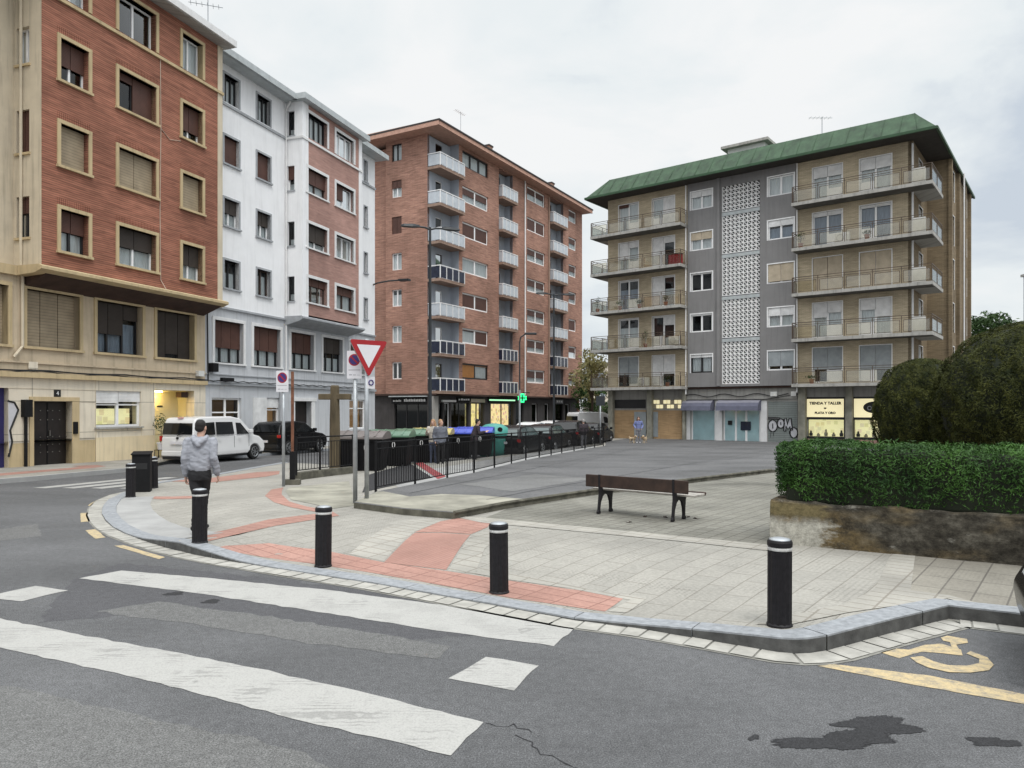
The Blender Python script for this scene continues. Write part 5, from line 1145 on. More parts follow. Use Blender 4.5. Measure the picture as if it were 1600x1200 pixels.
for k, (uq, fi, yy, r_, h_, lab) in enumerate([(.4 - .9, 2, -.7, .35, 1.3, 'tall dark bushy plant at the outer end of the planted left balcony'), (1.6, 2, -.95, .4, .75, 'low spreading plant behind the railing of the planted left balcony'), (3.2, 2, -.95, .35, .7, 'small pot plant near the middle of the planted left balcony'), (5.3, 2, -.95, .3, .85, 'reddish potted plant at the inner end of the planted left balcony'),
    (3.6, 3, -.8, .3, 1.4, 'slim tall plant on the left balcony below the planted one'), (uG1 + .5, 1, -.9, .35, 1.15, 'spiky pot plant at the near end of the right balcony below the top one'), (uG1 + 4.4, 1, -.95, .3, .6, 'small green pot plant in the middle of the right balcony below the top one'), (uG1 + 1.2, 4, -.95, .4, .55, 'low potted greenery at the end of the lowest right balcony'), (5.4, 4, -.9, .4, .9, 'dry brownish plant at the inner end of the lowest left balcony')]):
    potted('potted_plant', in_b4(uq, yy, FZ[fi]), r_, h_, 110, lab, 20 + k)
acx = in_b4(uG1 + 2.9, -.5, FZ[1]); q = MB(); q.box(-.42, .42, -.15, .15, .08, .7, M['ac']); q.lathe([(.22, 0), (.22, .012)], M['text_grey'], 18, (0, 0, 0)) if False else None
AC = q.build('air_conditioner', None, bevel=.02, loc=acx, rz=TH4); tag(AC, 'white air conditioning unit standing on the right balcony below the top one', 'air conditioner')
MB().tube([(-.1 + .2 * math.cos(t), -.156, .39 + .2 * math.sin(t)) for t in [6.283 * k / 20 for k in range(20)]], .012, M['text_grey'], 5, closed=True).build('fan_grille', AC)
AC2 = copy_tree(AC); AC2.location = in_b4(3.35, -.6, FZ[4]); tag(AC2, 'white air conditioning unit on the lowest left balcony above the wooden hoarding')
AC2 = copy_tree(AC); AC2.location = in_b4(uG_L - .75, -.55, FZ[3] + .02); tag(AC2, 'white air conditioning unit at the inner end of the second lowest left balcony')
rb = empty('storage_box', in_b4(uG_L - .6, -.75, FZ[1]), TH4, 'dark red storage box at the inner end of the second highest left balcony', 'box'); q = MB(); q.box(-.45, .45, -.22, .22, 0, .72, M['red_sign']); q.build('box', rb, bevel=.02); q = MB(); q.box(-.48, .48, -.25, .25, .722, .8, M['rail_dark']); q.build('lid', rb)

# ------------------------------------------------------------------ aerials on the roofs
def aerial(loc, h, n, rz, lab):
    root = empty('roof_aerial', loc, rz, lab, 'antenna'); q = MB(); q.tube([(0, 0, 0), (0, 0, h)], .025, M['steel'], 6); q.build('mast', root)
    for j, zf in enumerate((.97, .8)[:n]):
        q = MB(); q.tube([(-.9, 0, h * zf), (.7, 0, h * zf)], .018, M['steel'], 5)
        for k in range(6): q.tube([(-.8 + k * .26, -.25, h * zf), (-.8 + k * .26, .25, h * zf)], .01, M['steel'], 4)
        q.build('crossbar', root)
pa = Vector(O1) + d1 * 11.4 - dn * 3.0; aerial((pa.x, pa.y, 18.9), 4.2, 2, R(20), 'thin aerial on the roof of the white house')
q = B3.location + Vector((.492, .871, 0)) * 9.5 - Vector((.871, -.492, 0)) * 4; aerial((q.x, q.y, 24.4), 4.6, 1, R(60), 'thin aerial on the roof of the brick tower')
q = in_b4(14.8, 3.2, 0); aerial((q.x, q.y, 19.4), 2.4, 1, R(0), 'thin aerial on the green roof')
# ------------------------------------------------------------------ bollards
M['bollard_ring'] = plain('scuffed white ring', (.46, .46, .45), .6, .3, 14)
def bollard():
    root = empty('bollard', (0, 0, 0), 0, 'x', 'bollard', 'black fluted bollards with a white ring')
    q = MB(); n = 48; prof = [(.098, -.05), (.098, .66)]; pts = []
    q.lathe([(.112, -.06), (.112, .015), (.100, .03)], M['cast_iron'], 24)
    for z in (.0, .665):
        for k in range(n):
            th = 2 * math.pi * k / n; r = .104 if k % 4 in (0, 1) else .097; pts.append((r * math.cos(th), r * math.sin(th), z))
    q.add(pts, [(k, (k + 1) % n, n + (k + 1) % n, n + k) for k in range(n)] + [tuple(range(n, 2 * n))], M['cast_iron']); q.build('post', root)
    MB().lathe([(.1005, .672), (.1045, .676), (.1045, .699), (.1005, .703)], M['bollard_ring'], 32).build('white_ring', root, True)
    MB().lathe([(.099, .705), (.108, .71), (.108, .745), (.100, .762), (.095, .765)], M['cast_iron'], 32).build('cap_rim', root)
    MB().lathe([(.094, .755), (.09, .772), (.05, .782), (.002, .785)], M['steel'], 32).build('cap_top', root, True)
    return root
b0 = bollard()
specs = [(1218, 977, 'bollard by the corner of the kerb, nearest to the planter wall'), (780, 926, 'bollard on the red paving to the right of the ribbed red path'), (505, 885, 'bollard on the red paving to the left of the ribbed red path'), (312, 848, 'bollard with the walking man right behind it'),
         (204, 777, 'bollard to the left of the black box near the far crossing'), (240, 762, 'bollard to the right of the black box near the far crossing')]
for i, (px, py, lab) in enumerate(specs):
    o = b0 if i == 0 else copy_tree(b0); x, y = gp(px, py, zpav); o.location = (x, y, zpav(x, y)); o.rotation_euler = (R(random.uniform(-.9, .9)), R(random.uniform(-.9, .9)), .3 * i); o['label'] = lab
x, y = gp(222, 768, zpav); bx = empty('litter_bin', (x, y, zpav(x, y)), R(15), 'black slanted metal box standing between two bollards', 'litter bin')
q = MB(); q.extr([(-.2, -.12, 0), (-.2, .12, 0), (-.2, .12, .95), (-.2, -.12, .90)], (.4, 0, 0), M['black_metal']); q.build('body', bx, bevel=.012)
q = MB(); q.extr([(-.22, -.15, .897), (-.22, .14, .956), (-.22, .14, .98), (-.22, -.15, .92)], (.44, 0, 0), M['black_metal']); q.build('lid', bx)
q = MB(); q.box(-.14, .14, -.126, -.12, .55, .7, M['car_trim']); q.build('opening', bx)
# ------------------------------------------------------------------ bench (back towards the camera)
x0, y0 = gp(942, 806, zpav); x1, y1 = gp(1060, 814, zpav); bz_ = zpav((x0 + x1) / 2, (y0 + y1) / 2)
xa, ya = gp(931, 804.5, zpav); xb, yb = gp(1054, 815, zpav)
bd_ = Vector((xb - xa, yb - ya, 0)); sp = bd_.length; th = math.atan2(bd_.y, bd_.x) - R(7); mid = Vector(((xa + xb) / 2, (ya + yb) / 2, bz_ + .01))
bench = empty('park_bench', mid, th, 'old dark wooden bench with cast iron legs standing on the paving', 'bench')
L2 = sp * .69; bench.location += Vector((-math.sin(th), math.cos(th), 0)) * .07
q = MB(); q.box(-L2 - .02, L2 - .02, -.035, .012, .475, .70, M['wood_dark']); q.build('backrest', bench, bevel=.012)
for k in range(3):
    q = MB(); q.box(-L2 + .05, L2 + .05, .09 + k * .135, .21 + k * .135, .415, .45, M['wood_pale']); q.build('seat_slat', bench, bevel=.008)
q = MB(); q.extr([(-L2 + .05, .50, .41), (-L2 + .05, .54, .44), (-L2 + .05, .53, .47), (-L2 + .05, .49, .45)], (2 * L2, 0, 0), M['wood_dark']); q.build('seat_edge', bench)
for sx in (-sp / 2, sp / 2):
    q = MB(); T = .04
    prof = [(-.10, 0), (-.02, 0), (-.02, .03), (-.03, .08), (-.005, .2), (.06, .31), (.12, .345), (.20, .345), (.26, .31), (.31, .2), (.325, .07), (.31, .03), (.31, 0), (.41, 0), (.40, .035), (.375, .06), (.38, .2), (.40, .34), (.44, .41), (.06, .41), (.055, .5), (.035, .70), (-.045, .71), (-.04, .5), (-.03, .36), (-.055, .2), (-.075, .07), (-.10, .035)]
    q.extr([(sx - T / 2, a, b) for a, b in prof], (T, 0, 0), M['cast_iron']); q.build('leg', bench, bevel=.006)
for k, (px, py) in enumerate([(983, 817), (1008, 808), (1040, 809), (1088, 811), (1075, 808)]):
    x, y = gp(px, py, zpav); z = zpav(x, y)
    pts = [(.05 * math.cos(t) * (1 + .4 * math.sin(3 * t)), .03 * math.sin(t)) for t in [6.283 * j / 10 for j in range(10)]]
    lf = MB().extr([(a, b, .008 + .012 * math.sin(a * 60)) for a, b in pts], (0, 0, .003), M['wood_dark']).build('fallen_leaf', None, loc=(x, y, z + .006), rz=k); tag(lf, 'curled dead brown leaf lying on the paving by the bench', 'leaf', 'dead leaves round the bench')
# ------------------------------------------------------------------ planter, hedge, topiary
wl0 = gp(1203, 848, zpav); wl1 = gp(1600, 885, zpav); wd = Vector((wl1[0] - wl0[0], wl1[1] - wl0[1], 0)).normalized(); thp = math.atan2(wd.y, wd.x)
zw = zpav(*wl0)
pw = MB(); nx = 60; Lp = 9.0; H = .61
pts = []
def wz(x): return H + .012 * math.sin(x * 5.1) + .01 * math.sin(x * 13) + random.uniform(-.006, .006)
ring = [[], [], [], [], [], []]
for i in range(nx + 1):
    x = Lp * i / nx; h = wz(x); j = lambda s: random.uniform(-s, s)
    pts += [(x, j(.01), -.15), (x, .0 + j(.012), .2), (x, j(.014), .42), (x, .012 + j(.01), h - .03), (x, .05 + j(.01), h), (x, .30, h - .005)]
F_ = [(i * 6 + k, (i + 1) * 6 + k, (i + 1) * 6 + k + 1, i * 6 + k + 1) for i in range(nx) for k in range(5)]
pw.add(pts, F_, M['stone_wall']); h0 = pts[4][2]
pw.add([(0, 0, -.15), (0, 0, .42), pts[3], pts[4], (0, 5.0, h0), (0, 5.0, -.15)], [(0, 1, 2, 3, 4, 5)], M['stone_wall']); pw.add([(0, .05, h0), (0, 5, h0 - .003), (.25, 5, h0 - .003), (.25, .05, h0 - .003)], [(0, 1, 2, 3)], M['stone_wall'])
pw.box(.3, Lp, .3, 5.0, .3, .52, M['bark'])
planter = pw.build('planter_wall', loc=(wl0[0], wl0[1], zw), rz=thp); tag(planter, 'low stained and mossy concrete planter wall under the hedge', 'wall')
PLW = Matrix.Translation((wl0[0], wl0[1], zw)) @ Matrix.Rotation(thp, 4, 'Z')
# hedge: rounded box of small leaves
def hedge():
    root = empty('hedge', (wl0[0], wl0[1], zw), thp, 'clipped bright green box hedge growing along the planter wall', 'hedge')
    r = np.random.default_rng(5); x0h, x1h, y0h, y1h, z0h, z1h = .02, 8.0, -.02, 1.25, .56, 1.44
    cx, cy, cz = (x0h + x1h) / 2, (y0h + y1h) / 2, (z0h + z1h) / 2; hx, hy, hz = (x1h - x0h) / 2, (y1h - y0h) / 2, (z1h - z0h) / 2
    n = 70000
    # sample on a superellipse tube with a rounded left end; denser towards the camera side
    x = x0h + (x1h - x0h) * r.uniform(0, 1, n) ** 1.25
    e = .5; tt_ = np.linspace(.28 * math.pi, 1.40 * math.pi, 2000); Y_ = np.sign(np.cos(tt_)) * np.abs(np.cos(tt_)) ** e; Z_ = np.sign(np.sin(tt_)) * np.abs(np.sin(tt_)) ** e
    al = np.concatenate([[0], np.cumsum(np.hypot(np.diff(Y_) * hy, np.diff(Z_) * hz))]); th = np.interp(r.uniform(0, al[-1], n), al, tt_)
    c, s = np.cos(th), np.sin(th); yy = np.sign(c) * np.abs(c) ** e; zz = np.sign(s) * np.abs(s) ** e
    sc_ = np.minimum(1, np.sqrt(np.clip(1 - ((.42 - np.minimum(x - x0h, .42)) / .42) ** 2, .0, 1)) * .75 + .25)
    lump = 1 + .05 * np.sin(x * 2.3 + yy * 2) + .04 * np.sin(x * 6.1 + 3 * zz) + .035 * np.sin(x * 13 + 5 * yy) + .03 * np.sin(x * 27 + 7 * zz)
    dep = 1 - np.abs(r.normal(0, .075, n)) * np.where(zz > .75, .6, 1.25)
    p = np.stack([x + r.normal(0, .02, n), cy + hy * yy * sc_ * lump * dep, cz + hz * zz * (sc_ * .25 + .75) * lump * dep - .06 * (x / 8)], 1)
    cl = np.sin(x * 21 + 9 * zz + 2 * np.sin(x * 5)) * np.sin(zz * 13 + yy * 9 + 3 * np.sin(x * 8)); keep = (r.uniform(0, 1, n) < np.clip(.60 + .42 * cl + .42 * zz, .14, 1)); p = p[keep]; c = c[keep]; s = s[keep]; n = len(p)
    ne = 6000; te = r.uniform(0, 6.283, ne); re_ = np.sqrt(r.uniform(0, 1, ne)) * .95   # end cap
    pe = np.stack([x0h + .05 + .3 * re_ ** 3 + r.normal(0, .03, ne), cy + hy * re_ * np.cos(te), cz + hz * re_ * np.sin(te)], 1)
    nr = np.stack([np.zeros(n), c, s], 1); nee = np.tile([-1., 0, .2], (ne, 1))
    leaves('foliage', np.concatenate([p, pe]), np.concatenate([nr, nee]), .027, M['hedge'], root, .5, .75, 3)
    ns = 1500; xs_ = r.uniform(.3, 7.5, ns); ys_ = r.uniform(y0h + .05, y1h - .1, ns)   # fresh shoots on top
    ps = np.stack([xs_, ys_, np.full(ns, z1h - .02) + r.uniform(-.03, .06, ns) - .06 * xs_ / 8], 1); leaves('fresh_shoots', ps, r.normal(size=(ns, 3)), .04, M['hedge'], root, .4, .9, 9)
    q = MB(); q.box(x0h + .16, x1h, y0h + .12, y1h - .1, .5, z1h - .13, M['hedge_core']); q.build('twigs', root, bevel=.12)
hedge()
def dome(name, px, Y, r0, ztop, zbot, n, lab, seed, flat=.9):
    X = (px - 800) / FPX * Y; root = empty(name, (X, Y, zbot), 0, lab, 'topiary', 'clipped domed yews behind the hedge')
    r = np.random.default_rng(seed); Hh = ztop - zbot
    def prof(t): # radius at relative height t
        return r0 * np.where(t < .42, .80 + .20 * np.sin(np.clip(t / .42, 0, 1) * math.pi / 2), np.sqrt(np.clip(1 - ((t - .42) / .58) ** 2, 0, 1)) ** flat)
    t = r.uniform(0, 1, n) ** .95; th = r.uniform(0, 2 * math.pi, n); rad = prof(t)
    lump = 1 + .035 * np.sin(5 * th + 7 * t) + .03 * np.sin(9 * th - 13 * t) + .025 * np.sin(23 * th + 17 * t + 2 * np.sin(5 * th)) + .02 * np.sin(31 * t + 11 * th)
    dep = 1 - np.abs(r.normal(0, .022, n)); R_ = rad * lump * dep
    top = t > .93
    p = np.stack([R_ * np.cos(th), R_ * np.sin(th), t * Hh * (1 + .01 * np.sin(9 * th))], 1)
    nt_ = 1600; rr = np.sqrt(r.uniform(0, 1, nt_)) * r0 * .42; tt = r.uniform(0, 6.283, nt_)
    pt = np.stack([rr * np.cos(tt), rr * np.sin(tt), Hh * (.985 - .10 * (rr / (r0 * .42)) ** 2 * .9)], 1)
    nn = np.stack([np.cos(th), np.sin(th), (t - .35) * 1.6], 1)
    leaves('foliage', np.concatenate([p, pt]), np.concatenate([nn, np.tile([0, 0, 1.], (nt_, 1))]), .031, M['yew'], root, .45, .6, seed)
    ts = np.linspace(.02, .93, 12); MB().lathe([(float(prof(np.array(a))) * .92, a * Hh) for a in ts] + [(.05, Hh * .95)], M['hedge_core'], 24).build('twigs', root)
    MB().tube([(0, 0, -1.2), (0, 0, .3)], .09, M['bark'], 8).build('trunk', root)
dome('topiary', 1443, 15.8, .99, 3.10, 1.15, 40000, 'smaller clipped dark yew dome, left of the big one', 4)
dome('topiary', 1636, 13.2, 1.80, 3.62, 1.05, 90000, 'bigger clipped dark yew dome, cut off by the right edge', 6)

# ------------------------------------------------------------------ road signs
def pole(root, h, r=.038): MB().tube([(0, 0, -.05), (0, 0, h)], r, M['steel'], 14).build('pole', root, True)
def plate_no_parking(root, w, h, zc, name='no_parking_plate'):
    q = MB(); q.box(-w / 2, w / 2, -.062, -.05, zc - h / 2, zc + h / 2, M['sign_white']); o = q.build(name, root)
    cz = zc + h * .17; r = w * .40
    def disc(r_, y, mat, n=32): q2.add([(r_ * math.cos(6.283 * k / n), y, cz + r_ * math.sin(6.283 * k / n)) for k in range(n)], [tuple(range(n))], mat)
    q2 = MB(); disc(r, -.0635, M['red_sign']); disc(r * .8, -.065, M['sign_blue']); c = r * .8 * .707; t = r * .09
    q2.add([(-c - t, -.0665, cz + c - t), (-c + t, -.0665, cz + c + t), (c + t, -.0665, cz - c + t), (c - t, -.0665, cz - c - t)], [(0, 1, 2, 3)], M['red_sign']); q2.build('symbol', o)
    q3 = MB()
    q3.box(-w * .4, w * .4, -.064, -.062, zc - h * .2, zc - h * .18, M['text_grey'])
    for k, x in enumerate((-.36, -.1, .18)): q3.box(w * x, w * (x + .2), -.064, -.062, zc - h * .38, zc - h * .35 - .005 * k, M['text_grey'])
    q3.build('small_print', o)
    MB().box(-.05, .05, -.05, .045, zc - .03, zc + .03, M['steel']).build('bracket', root)
x, y = gp(443, 760, zpav); s1 = empty('no_parking_sign', (x, y, zpav(x, y)), R(-12), 'smaller white no parking sign on a grey pole beside the rusty post', 'road sign'); pole(s1, 2.9); plate_no_parking(s1, .33, .53, 2.62)
x, y = gp(555, 787, zpav); s2 = empty('no_parking_sign', (x, y, zpav(x, y)), R(-4), 'white no parking sign partly hidden behind the give way triangle', 'road sign'); pole(s2, 2.95, .045); plate_no_parking(s2, .30, .56, 2.80)
x, y = gp(573, 779, zplaza); yr = R(40); s3 = empty('give_way_sign', (x, y, zplaza(x, y)), yr, 'red and white give way triangle on a galvanised pole', 'road sign'); pole(s3, 3.2, .045)
zt3 = 2.05 + 106 * y / FPX - zplaza(x, y); S_ = .86; hh = S_ * .866
def rtri(scale, y_, rnd_=.06):
    P3 = [(-S_ / 2, zt3), (S_ / 2, zt3), (0, zt3 - hh)]; c = (0, zt3 - hh / 3); out = []
    P3 = [(c[0] + (a - c[0]) * scale, c[1] + (b - c[1]) * scale) for a, b in P3]
    for i in range(3):
        a, p, b = P3[i - 1], P3[i], P3[(i + 1) % 3]
        for t in (0, .25, .5, .75, 1):
            q0 = (p[0] + (a[0] - p[0]) * rnd_, p[1] + (a[1] - p[1]) * rnd_); q1 = (p[0] + (b[0] - p[0]) * rnd_, p[1] + (b[1] - p[1]) * rnd_)
            out.append(((1 - t) ** 2 * q0[0] + 2 * t * (1 - t) * p[0] + t * t * q1[0], y_, (1 - t) ** 2 * q0[1] + 2 * t * (1 - t) * p[1] + t * t * q1[1]))
    return out
q = MB(); q.extr(rtri(1, -.085, .09), (0, .035, 0), M['red_sign'], M['steel']); tri = q.build('triangle_plate', s3)
q = MB(); q.add(rtri(.62, -.0865, .02), [tuple(range(15))], M['sign_white']); q.build('white_centre', tri)
q = MB(); q.box(-.02, .16, -.045, .06, zt3 - hh - .22, zt3 - hh + .02, M['sign_white']); sl_ = q.build('small_plate', s3)
q = MB(); q.tube([(.07 + .05 * math.cos(t), -.05, zt3 - hh - .1 + .05 * math.sin(t)) for t in [6.283 * k / 14 for k in range(14)]], .014, M['sign_blue'], 5, closed=True); q.build('blue_ring', sl_)
for zz in (zt3 - .12, zt3 - .5): MB().box(-.06, .06, -.05, .05, zz - .025, zz + .025, M['steel']).build('bracket', s3)
# parking-style small sign far at the corner of the green-roofed block
x, y = gp(935, 694, zplaza); y = 46.; x = (938 - 800) / FPX * y; s4 = empty('street_sign', (x, y, g(y) + .1), R(0), 'small dark sign plate on a grey pole near the railing end', 'road sign'); pole(s4, 3.1, .05); q = MB(); q.box(-.28, .28, -.07, -.05, 2.45, 3.05, M['lamp_metal']); q.build('plate', s4)

# ------------------------------------------------------------------ fences
def fence(name, pts, zf, h, lab, gap=.115, post=2.1, post_h=None, base=0):
    root = empty(name, (pts[0][0], pts[0][1], zf(*pts[0])), 0, lab, 'fence'); O = Vector(root.location)
    L = 0; segs = []
    for a, b in zip(pts, pts[1:]):
        d = math.hypot(b[0] - a[0], b[1] - a[1]); n = max(1, round(d / post))
        for k in range(n): segs.append(((a[0] + (b[0] - a[0]) * k / n, a[1] + (b[1] - a[1]) * k / n), (a[0] + (b[0] - a[0]) * (k + 1) / n, a[1] + (b[1] - a[1]) * (k + 1) / n)))
    def V(p, z): return Vector((p[0], p[1], zf(*p) + z)) - O
    for i, (a, b) in enumerate(segs):
        q = MB(); m = M['black_metal']
        q.tube([V(a, h), V(b, h)], .022, m, 6); q.tube([V(a, h - .14), V(b, h - .14)], .012, m, 5); q.tube([V(a, base + .08), V(b, base + .08)], .014, m, 5)
        d = math.hypot(b[0] - a[0], b[1] - a[1]); n = int(d / gap)
        for k in range(1, n):
            p = (a[0] + (b[0] - a[0]) * k / n, a[1] + (b[1] - a[1]) * k / n); q.tube([V(p, base + .07), V(p, h - .13)], .0095, m, 4)
        q.build('railing_panel', root)
    ends = [s[0] for s in segs] + [segs[-1][1]]
    for p in ends: MB().box(-.025, .025, -.025, .025, -.05, h + .03, M['black_metal']).build('post', root, loc=V(p, 0))
    return root
fB = [gp(588, 767, zplaza), (-1.1, 21.6), (.55, 28.2), (2.3, 33.7), (5.3, 42.5)]
fence('railing', [(a - .02, b + .05) for a, b in fB], zplaza, 1.06, 'long black railing along the edge of the asphalt plaza')
fA = [gp(463, 750, zpav), gp(500, 745, zpav), gp(551, 739, zpav)]
fence('railing', fA, lambda x, y: zpav(x, y) + .18, .98, 'short black railing on a low wall beside the timber cross', .13)
q = MB(); A = [(*p, zpav(*p)) for p in fA]
for (ax, ay, az), (bx_, by, bz2) in zip(A, A[1:]):
    d = Vector((bx_ - ax, by - ay, 0)).normalized(); nn = Vector((d.y, -d.x, 0)) * .12
    q.extr([(ax + nn.x, ay + nn.y, az - .3), (ax - nn.x, ay - nn.y, az - .3), (ax - nn.x, ay - nn.y, az + .2), (ax + nn.x, ay + nn.y, az + .2)], (bx_ - ax, by - ay, bz2 - az), M['kerb_dark'])
tag(q.build('low_wall'), 'dark low concrete wall under the short railing', 'wall')
x, y = gp(457, 757, zpav); rpz = zpav(x, y); rpo = empty('rusty_post', (x, y, rpz), R(10), 'tall thin rusty square post at the end of the short railing', 'post'); MB().box(-.034, .034, -.034, .034, -.1, 2.9, M['rust']).build('shaft', rpo); MB().box(-.065, .065, -.065, .065, -.05, .85, M['black_metal']).build('sleeve', rpo); MB().box(-.2, .2, -.16, .16, -.1, .13, M['kerb_dark']).build('footing', rpo)
# weathered timber cross
x, y = gp(519, 741, zpav); y += .35; tcz = zpav(x, y); tx = empty('timber_cross', (x, y, tcz), R(-8), 'weathered tan timber cross standing behind the short railing', 'cross'); s_ = y / FPX
q = MB(); q.lathe([(.17, -.1), (.168, .9), (.155, 1.7), (.14, 2.35), (.135, 2.66), (.11, 2.70)], M['wood_post'], 9); q.build('upright', tx); q = MB(); q.box(-.50, .50, -.11, .11, 2.26, 2.44, M['wood_post']); q.build('crossbeam', tx, bevel=.02)

# ------------------------------------------------------------------ street lamps
def lamp(px, Y, H, arms, lab, r=.085):
    X = (px - 800) / FPX * Y; zb_ = g(Y); root = empty('street_lamp', (X, Y, zb_), 0, lab, 'street lamp')
    MB().tube([(0, 0, 0), (0, 0, 1.0), (0, 0, 1.05), (0, 0, H)], [r * 1.5, r * 1.4, r, r * .62], M['lamp_metal'], 10).build('pole', root)
    for dx, dy in arms:
        q = MB(); q.tube([(0, 0, H - .1), (dx * .3, dy * .3, H - .02), (dx, dy, H + .02)], .045, M['lamp_metal'], 6); a = q.build('arm', root)
        d = Vector((dx, dy, 0)).normalized(); nrm = Vector((-d.y, d.x, 0)); c = Vector((dx, dy, H + .02)); pts = []
        for t, w_, z0, z1 in ((-.3, .07, -.05, .05), (0, .16, -.06, .07), (.4, .15, -.06, .05), (.52, .07, -.04, .02)):
            p = c + d * t; pts += [p + nrm * w_ + Vector((0, 0, z0)), p - nrm * w_ + Vector((0, 0, z0)), p - nrm * w_ * .7 + Vector((0, 0, z1)), p + nrm * w_ * .7 + Vector((0, 0, z1))]
        Fq = [(i * 4 + k, (i + 1) * 4 + k, (i + 1) * 4 + (k + 1) % 4, i * 4 + (k + 1) % 4) for i in range(3) for k in range(4)] + [(0, 1, 2, 3), (15, 14, 13, 12)]
        MB().add(pts, Fq, M['lamp_metal']).build('lamp_head', a)
lamp(672, 33.0, 10.35, [(-.75, -.2), (.8, .35)], 'tall dark two-armed street lamp in front of the corner balconies')
lamp(865.5, 51.5, 10.4, [(-.75, -.15), (.95, .35)], 'farther dark two-armed street lamp near the end of the brick tower')
Y = 37.; X = (812 - 800) / FPX * Y; lr = empty('street_lamp', (X, Y, g(Y)), 0, 'thin pale lamp post with a single curved arm', 'street lamp'); q = MB(); q.tube([(0, 0, 0), (0, 0, 3.2)], .05, M['steel'], 8); q.build('pole', lr); q = MB(); q.tube([(0, 0, 3.2), (0, 0, 5.6), (.05, 0, 5.85), (.3, 0, 6.02)], .035, M['lamp_metal'], 8); q.build('arm', lr); q = MB(); q.box(.25, .85, -.12, .12, 5.98, 6.08, M['lamp_metal']); q.build('lamp_head', lr, bevel=.03)
# green pharmacy cross on a bracket
fx = Face(B3); u_, zz_ = fx.hit(815.5, 622, -1.0); pc = fx.W @ Vector((u_, -1.0, zz_)); cr_ = empty('pharmacy_cross', pc, R(12), 'lit green pharmacy cross sticking out of the brick tower', 'sign'); s = .43
q = MB(); a = s; b = s * .36
cp = [(-b, -a), (b, -a), (b, -b), (a, -b), (a, b), (b, b), (b, a), (-b, a), (-b, b), (-a, b), (-a, -b), (-b, -b)]
q.extr([(x * .9, -.12, z * .9) for x, z in cp], (0, .24, 0), M['black_metal']); o = q.build('housing', cr_)
q = MB(); q.tube([(x * .8, -.14, z * .8) for x, z in cp], .10, M['green_neon'], 6, closed=True); q.build('neon', o)
q = MB(); q.tube([(.1, .1, .5), (.85, .6, .5)], .04, M['black_metal'], 6); q.build('bracket', cr_)

# ------------------------------------------------------------------ recycling and rubbish containers
def container(loc, lid, lab, grp, number=None):
    root = empty('waste_container', loc, math.atan2(.947, .321) - R(90) + R(14), lab, 'waste container', grp)
    root.scale = (.97, .95, .90); q = MB(); L_, D_ = .80, .56
    q.add([(-L_ * .88, -D_ * .8, .18), (L_ * .88, -D_ * .8, .18), (L_ * .88, D_ * .8, .18), (-L_ * .88, D_ * .8, .18), (-L_, -D_, 1.22), (L_, -D_, 1.22), (L_, D_, 1.22), (-L_, D_, 1.22)], [(3, 2, 1, 0), (0, 1, 5, 4), (1, 2, 6, 5), (2, 3, 7, 6), (3, 0, 4, 7)], M['bin_black'])
    for k in range(5): x = -L_ * .75 + k * L_ * .375; q.box(x - .02, x + .02, -D_ - .01, -D_ * .78, .3, 1.15, M['bin_black'])
    q.box(-L_ - .03, L_ + .03, -D_ - .03, D_ + .03, 1.20, 1.27, M['bin_black']); q.build('body', root)
    q = MB(); n = 8; prof = [(-D_ - .06, 1.275), (-D_ - .04, 1.36), (-D_ * .4, 1.50), (D_ * .2, 1.56), (D_ * .8, 1.52), (D_ + .04, 1.4), (D_ + .05, 1.275)]
    q.extr([(-L_ - .05, y, z) for y, z in prof], (2 * L_ + .1, 0, 0), lid)
    for k in range(4): x = -L_ * .7 + k * L_ * .46; q.extr([(x, y, z + .022) for y, z in prof[1:5]] + [(x, D_ * .2, 1.5)], (.06, 0, 0), lid)
    q.build('lid', root, bevel=.02)
    q = MB(); 
    for sx in (-L_ * .7, L_ * .7): q.tube([(sx, -D_ * .7, .12), (sx + .05, -D_ * .7, .12)], .12, M['rubber'], 12); q.tube([(sx, D_ * .7, .12), (sx + .05, D_ * .7, .12)], .12, M['rubber'], 12)
    q.build('wheels', root)['kind'] = 'stuff'
    q = MB(); q.tube([(.28 + .045 * math.cos(t), -D_ - .015, .98 + .12 * math.sin(t)) for t in [6.283 * k / 14 for k in range(14)]], .014, M['text_white'], 5, closed=True); q.build('emblem', root)
    if number: q = MB(); text_mb(q, number, .24, M['text_white'], Matrix.Translation((-.2, -D_ - .02, .82)) @ UPR); q.build('number', root)
grp = 'black waste containers along the kerb'
for (px, Y, lid, lab, num) in [(566, 24.0, 'lid_grey', 'waste container with a grey-brown lid, nearest to the timber cross', None), (609, 26.2, 'lid_green', 'waste container with a green lid, marked 8', '8'), (652, 28.2, 'lid_green', 'waste container with a green lid, marked 2', '2'), (676, 30.0, 'lid_yellow', 'waste container with a yellow lid behind the hugging couple', None), (709, 31.0, 'lid_blue', 'waste container with a blue lid, marked 3', '3'), (743, 33.2, 'lid_blue', 'waste container with a blue lid beside the teal shell', None)]:
    X = (px - 800) / FPX * Y; container((X, Y, g(Y)), M[lid], lab, grp, num)
Y = 34.6; X = (772 - 800) / FPX * Y; ig = empty('glass_container', (X, Y, g(Y)), 0, 'teal domed bottle bank at the end of the container row', 'bottle bank'); ig.scale = (.92, .92, .9)
MB().lathe([(.74, .0), (.80, .35), (.84, .8), (.83, 1.05)], M['teal'], 20).build('body', ig, True); MB().lathe([(.86, 1.05), (.84, 1.25), (.70, 1.5), (.45, 1.66), (.1, 1.72), (.002, 1.72)], M['teal'], 20).build('dome', ig, True); MB().lathe([(.86, 1.0), (.88, 1.05), (.86, 1.09)], M['bin_black'], 20, caps=False).build('rim', ig)
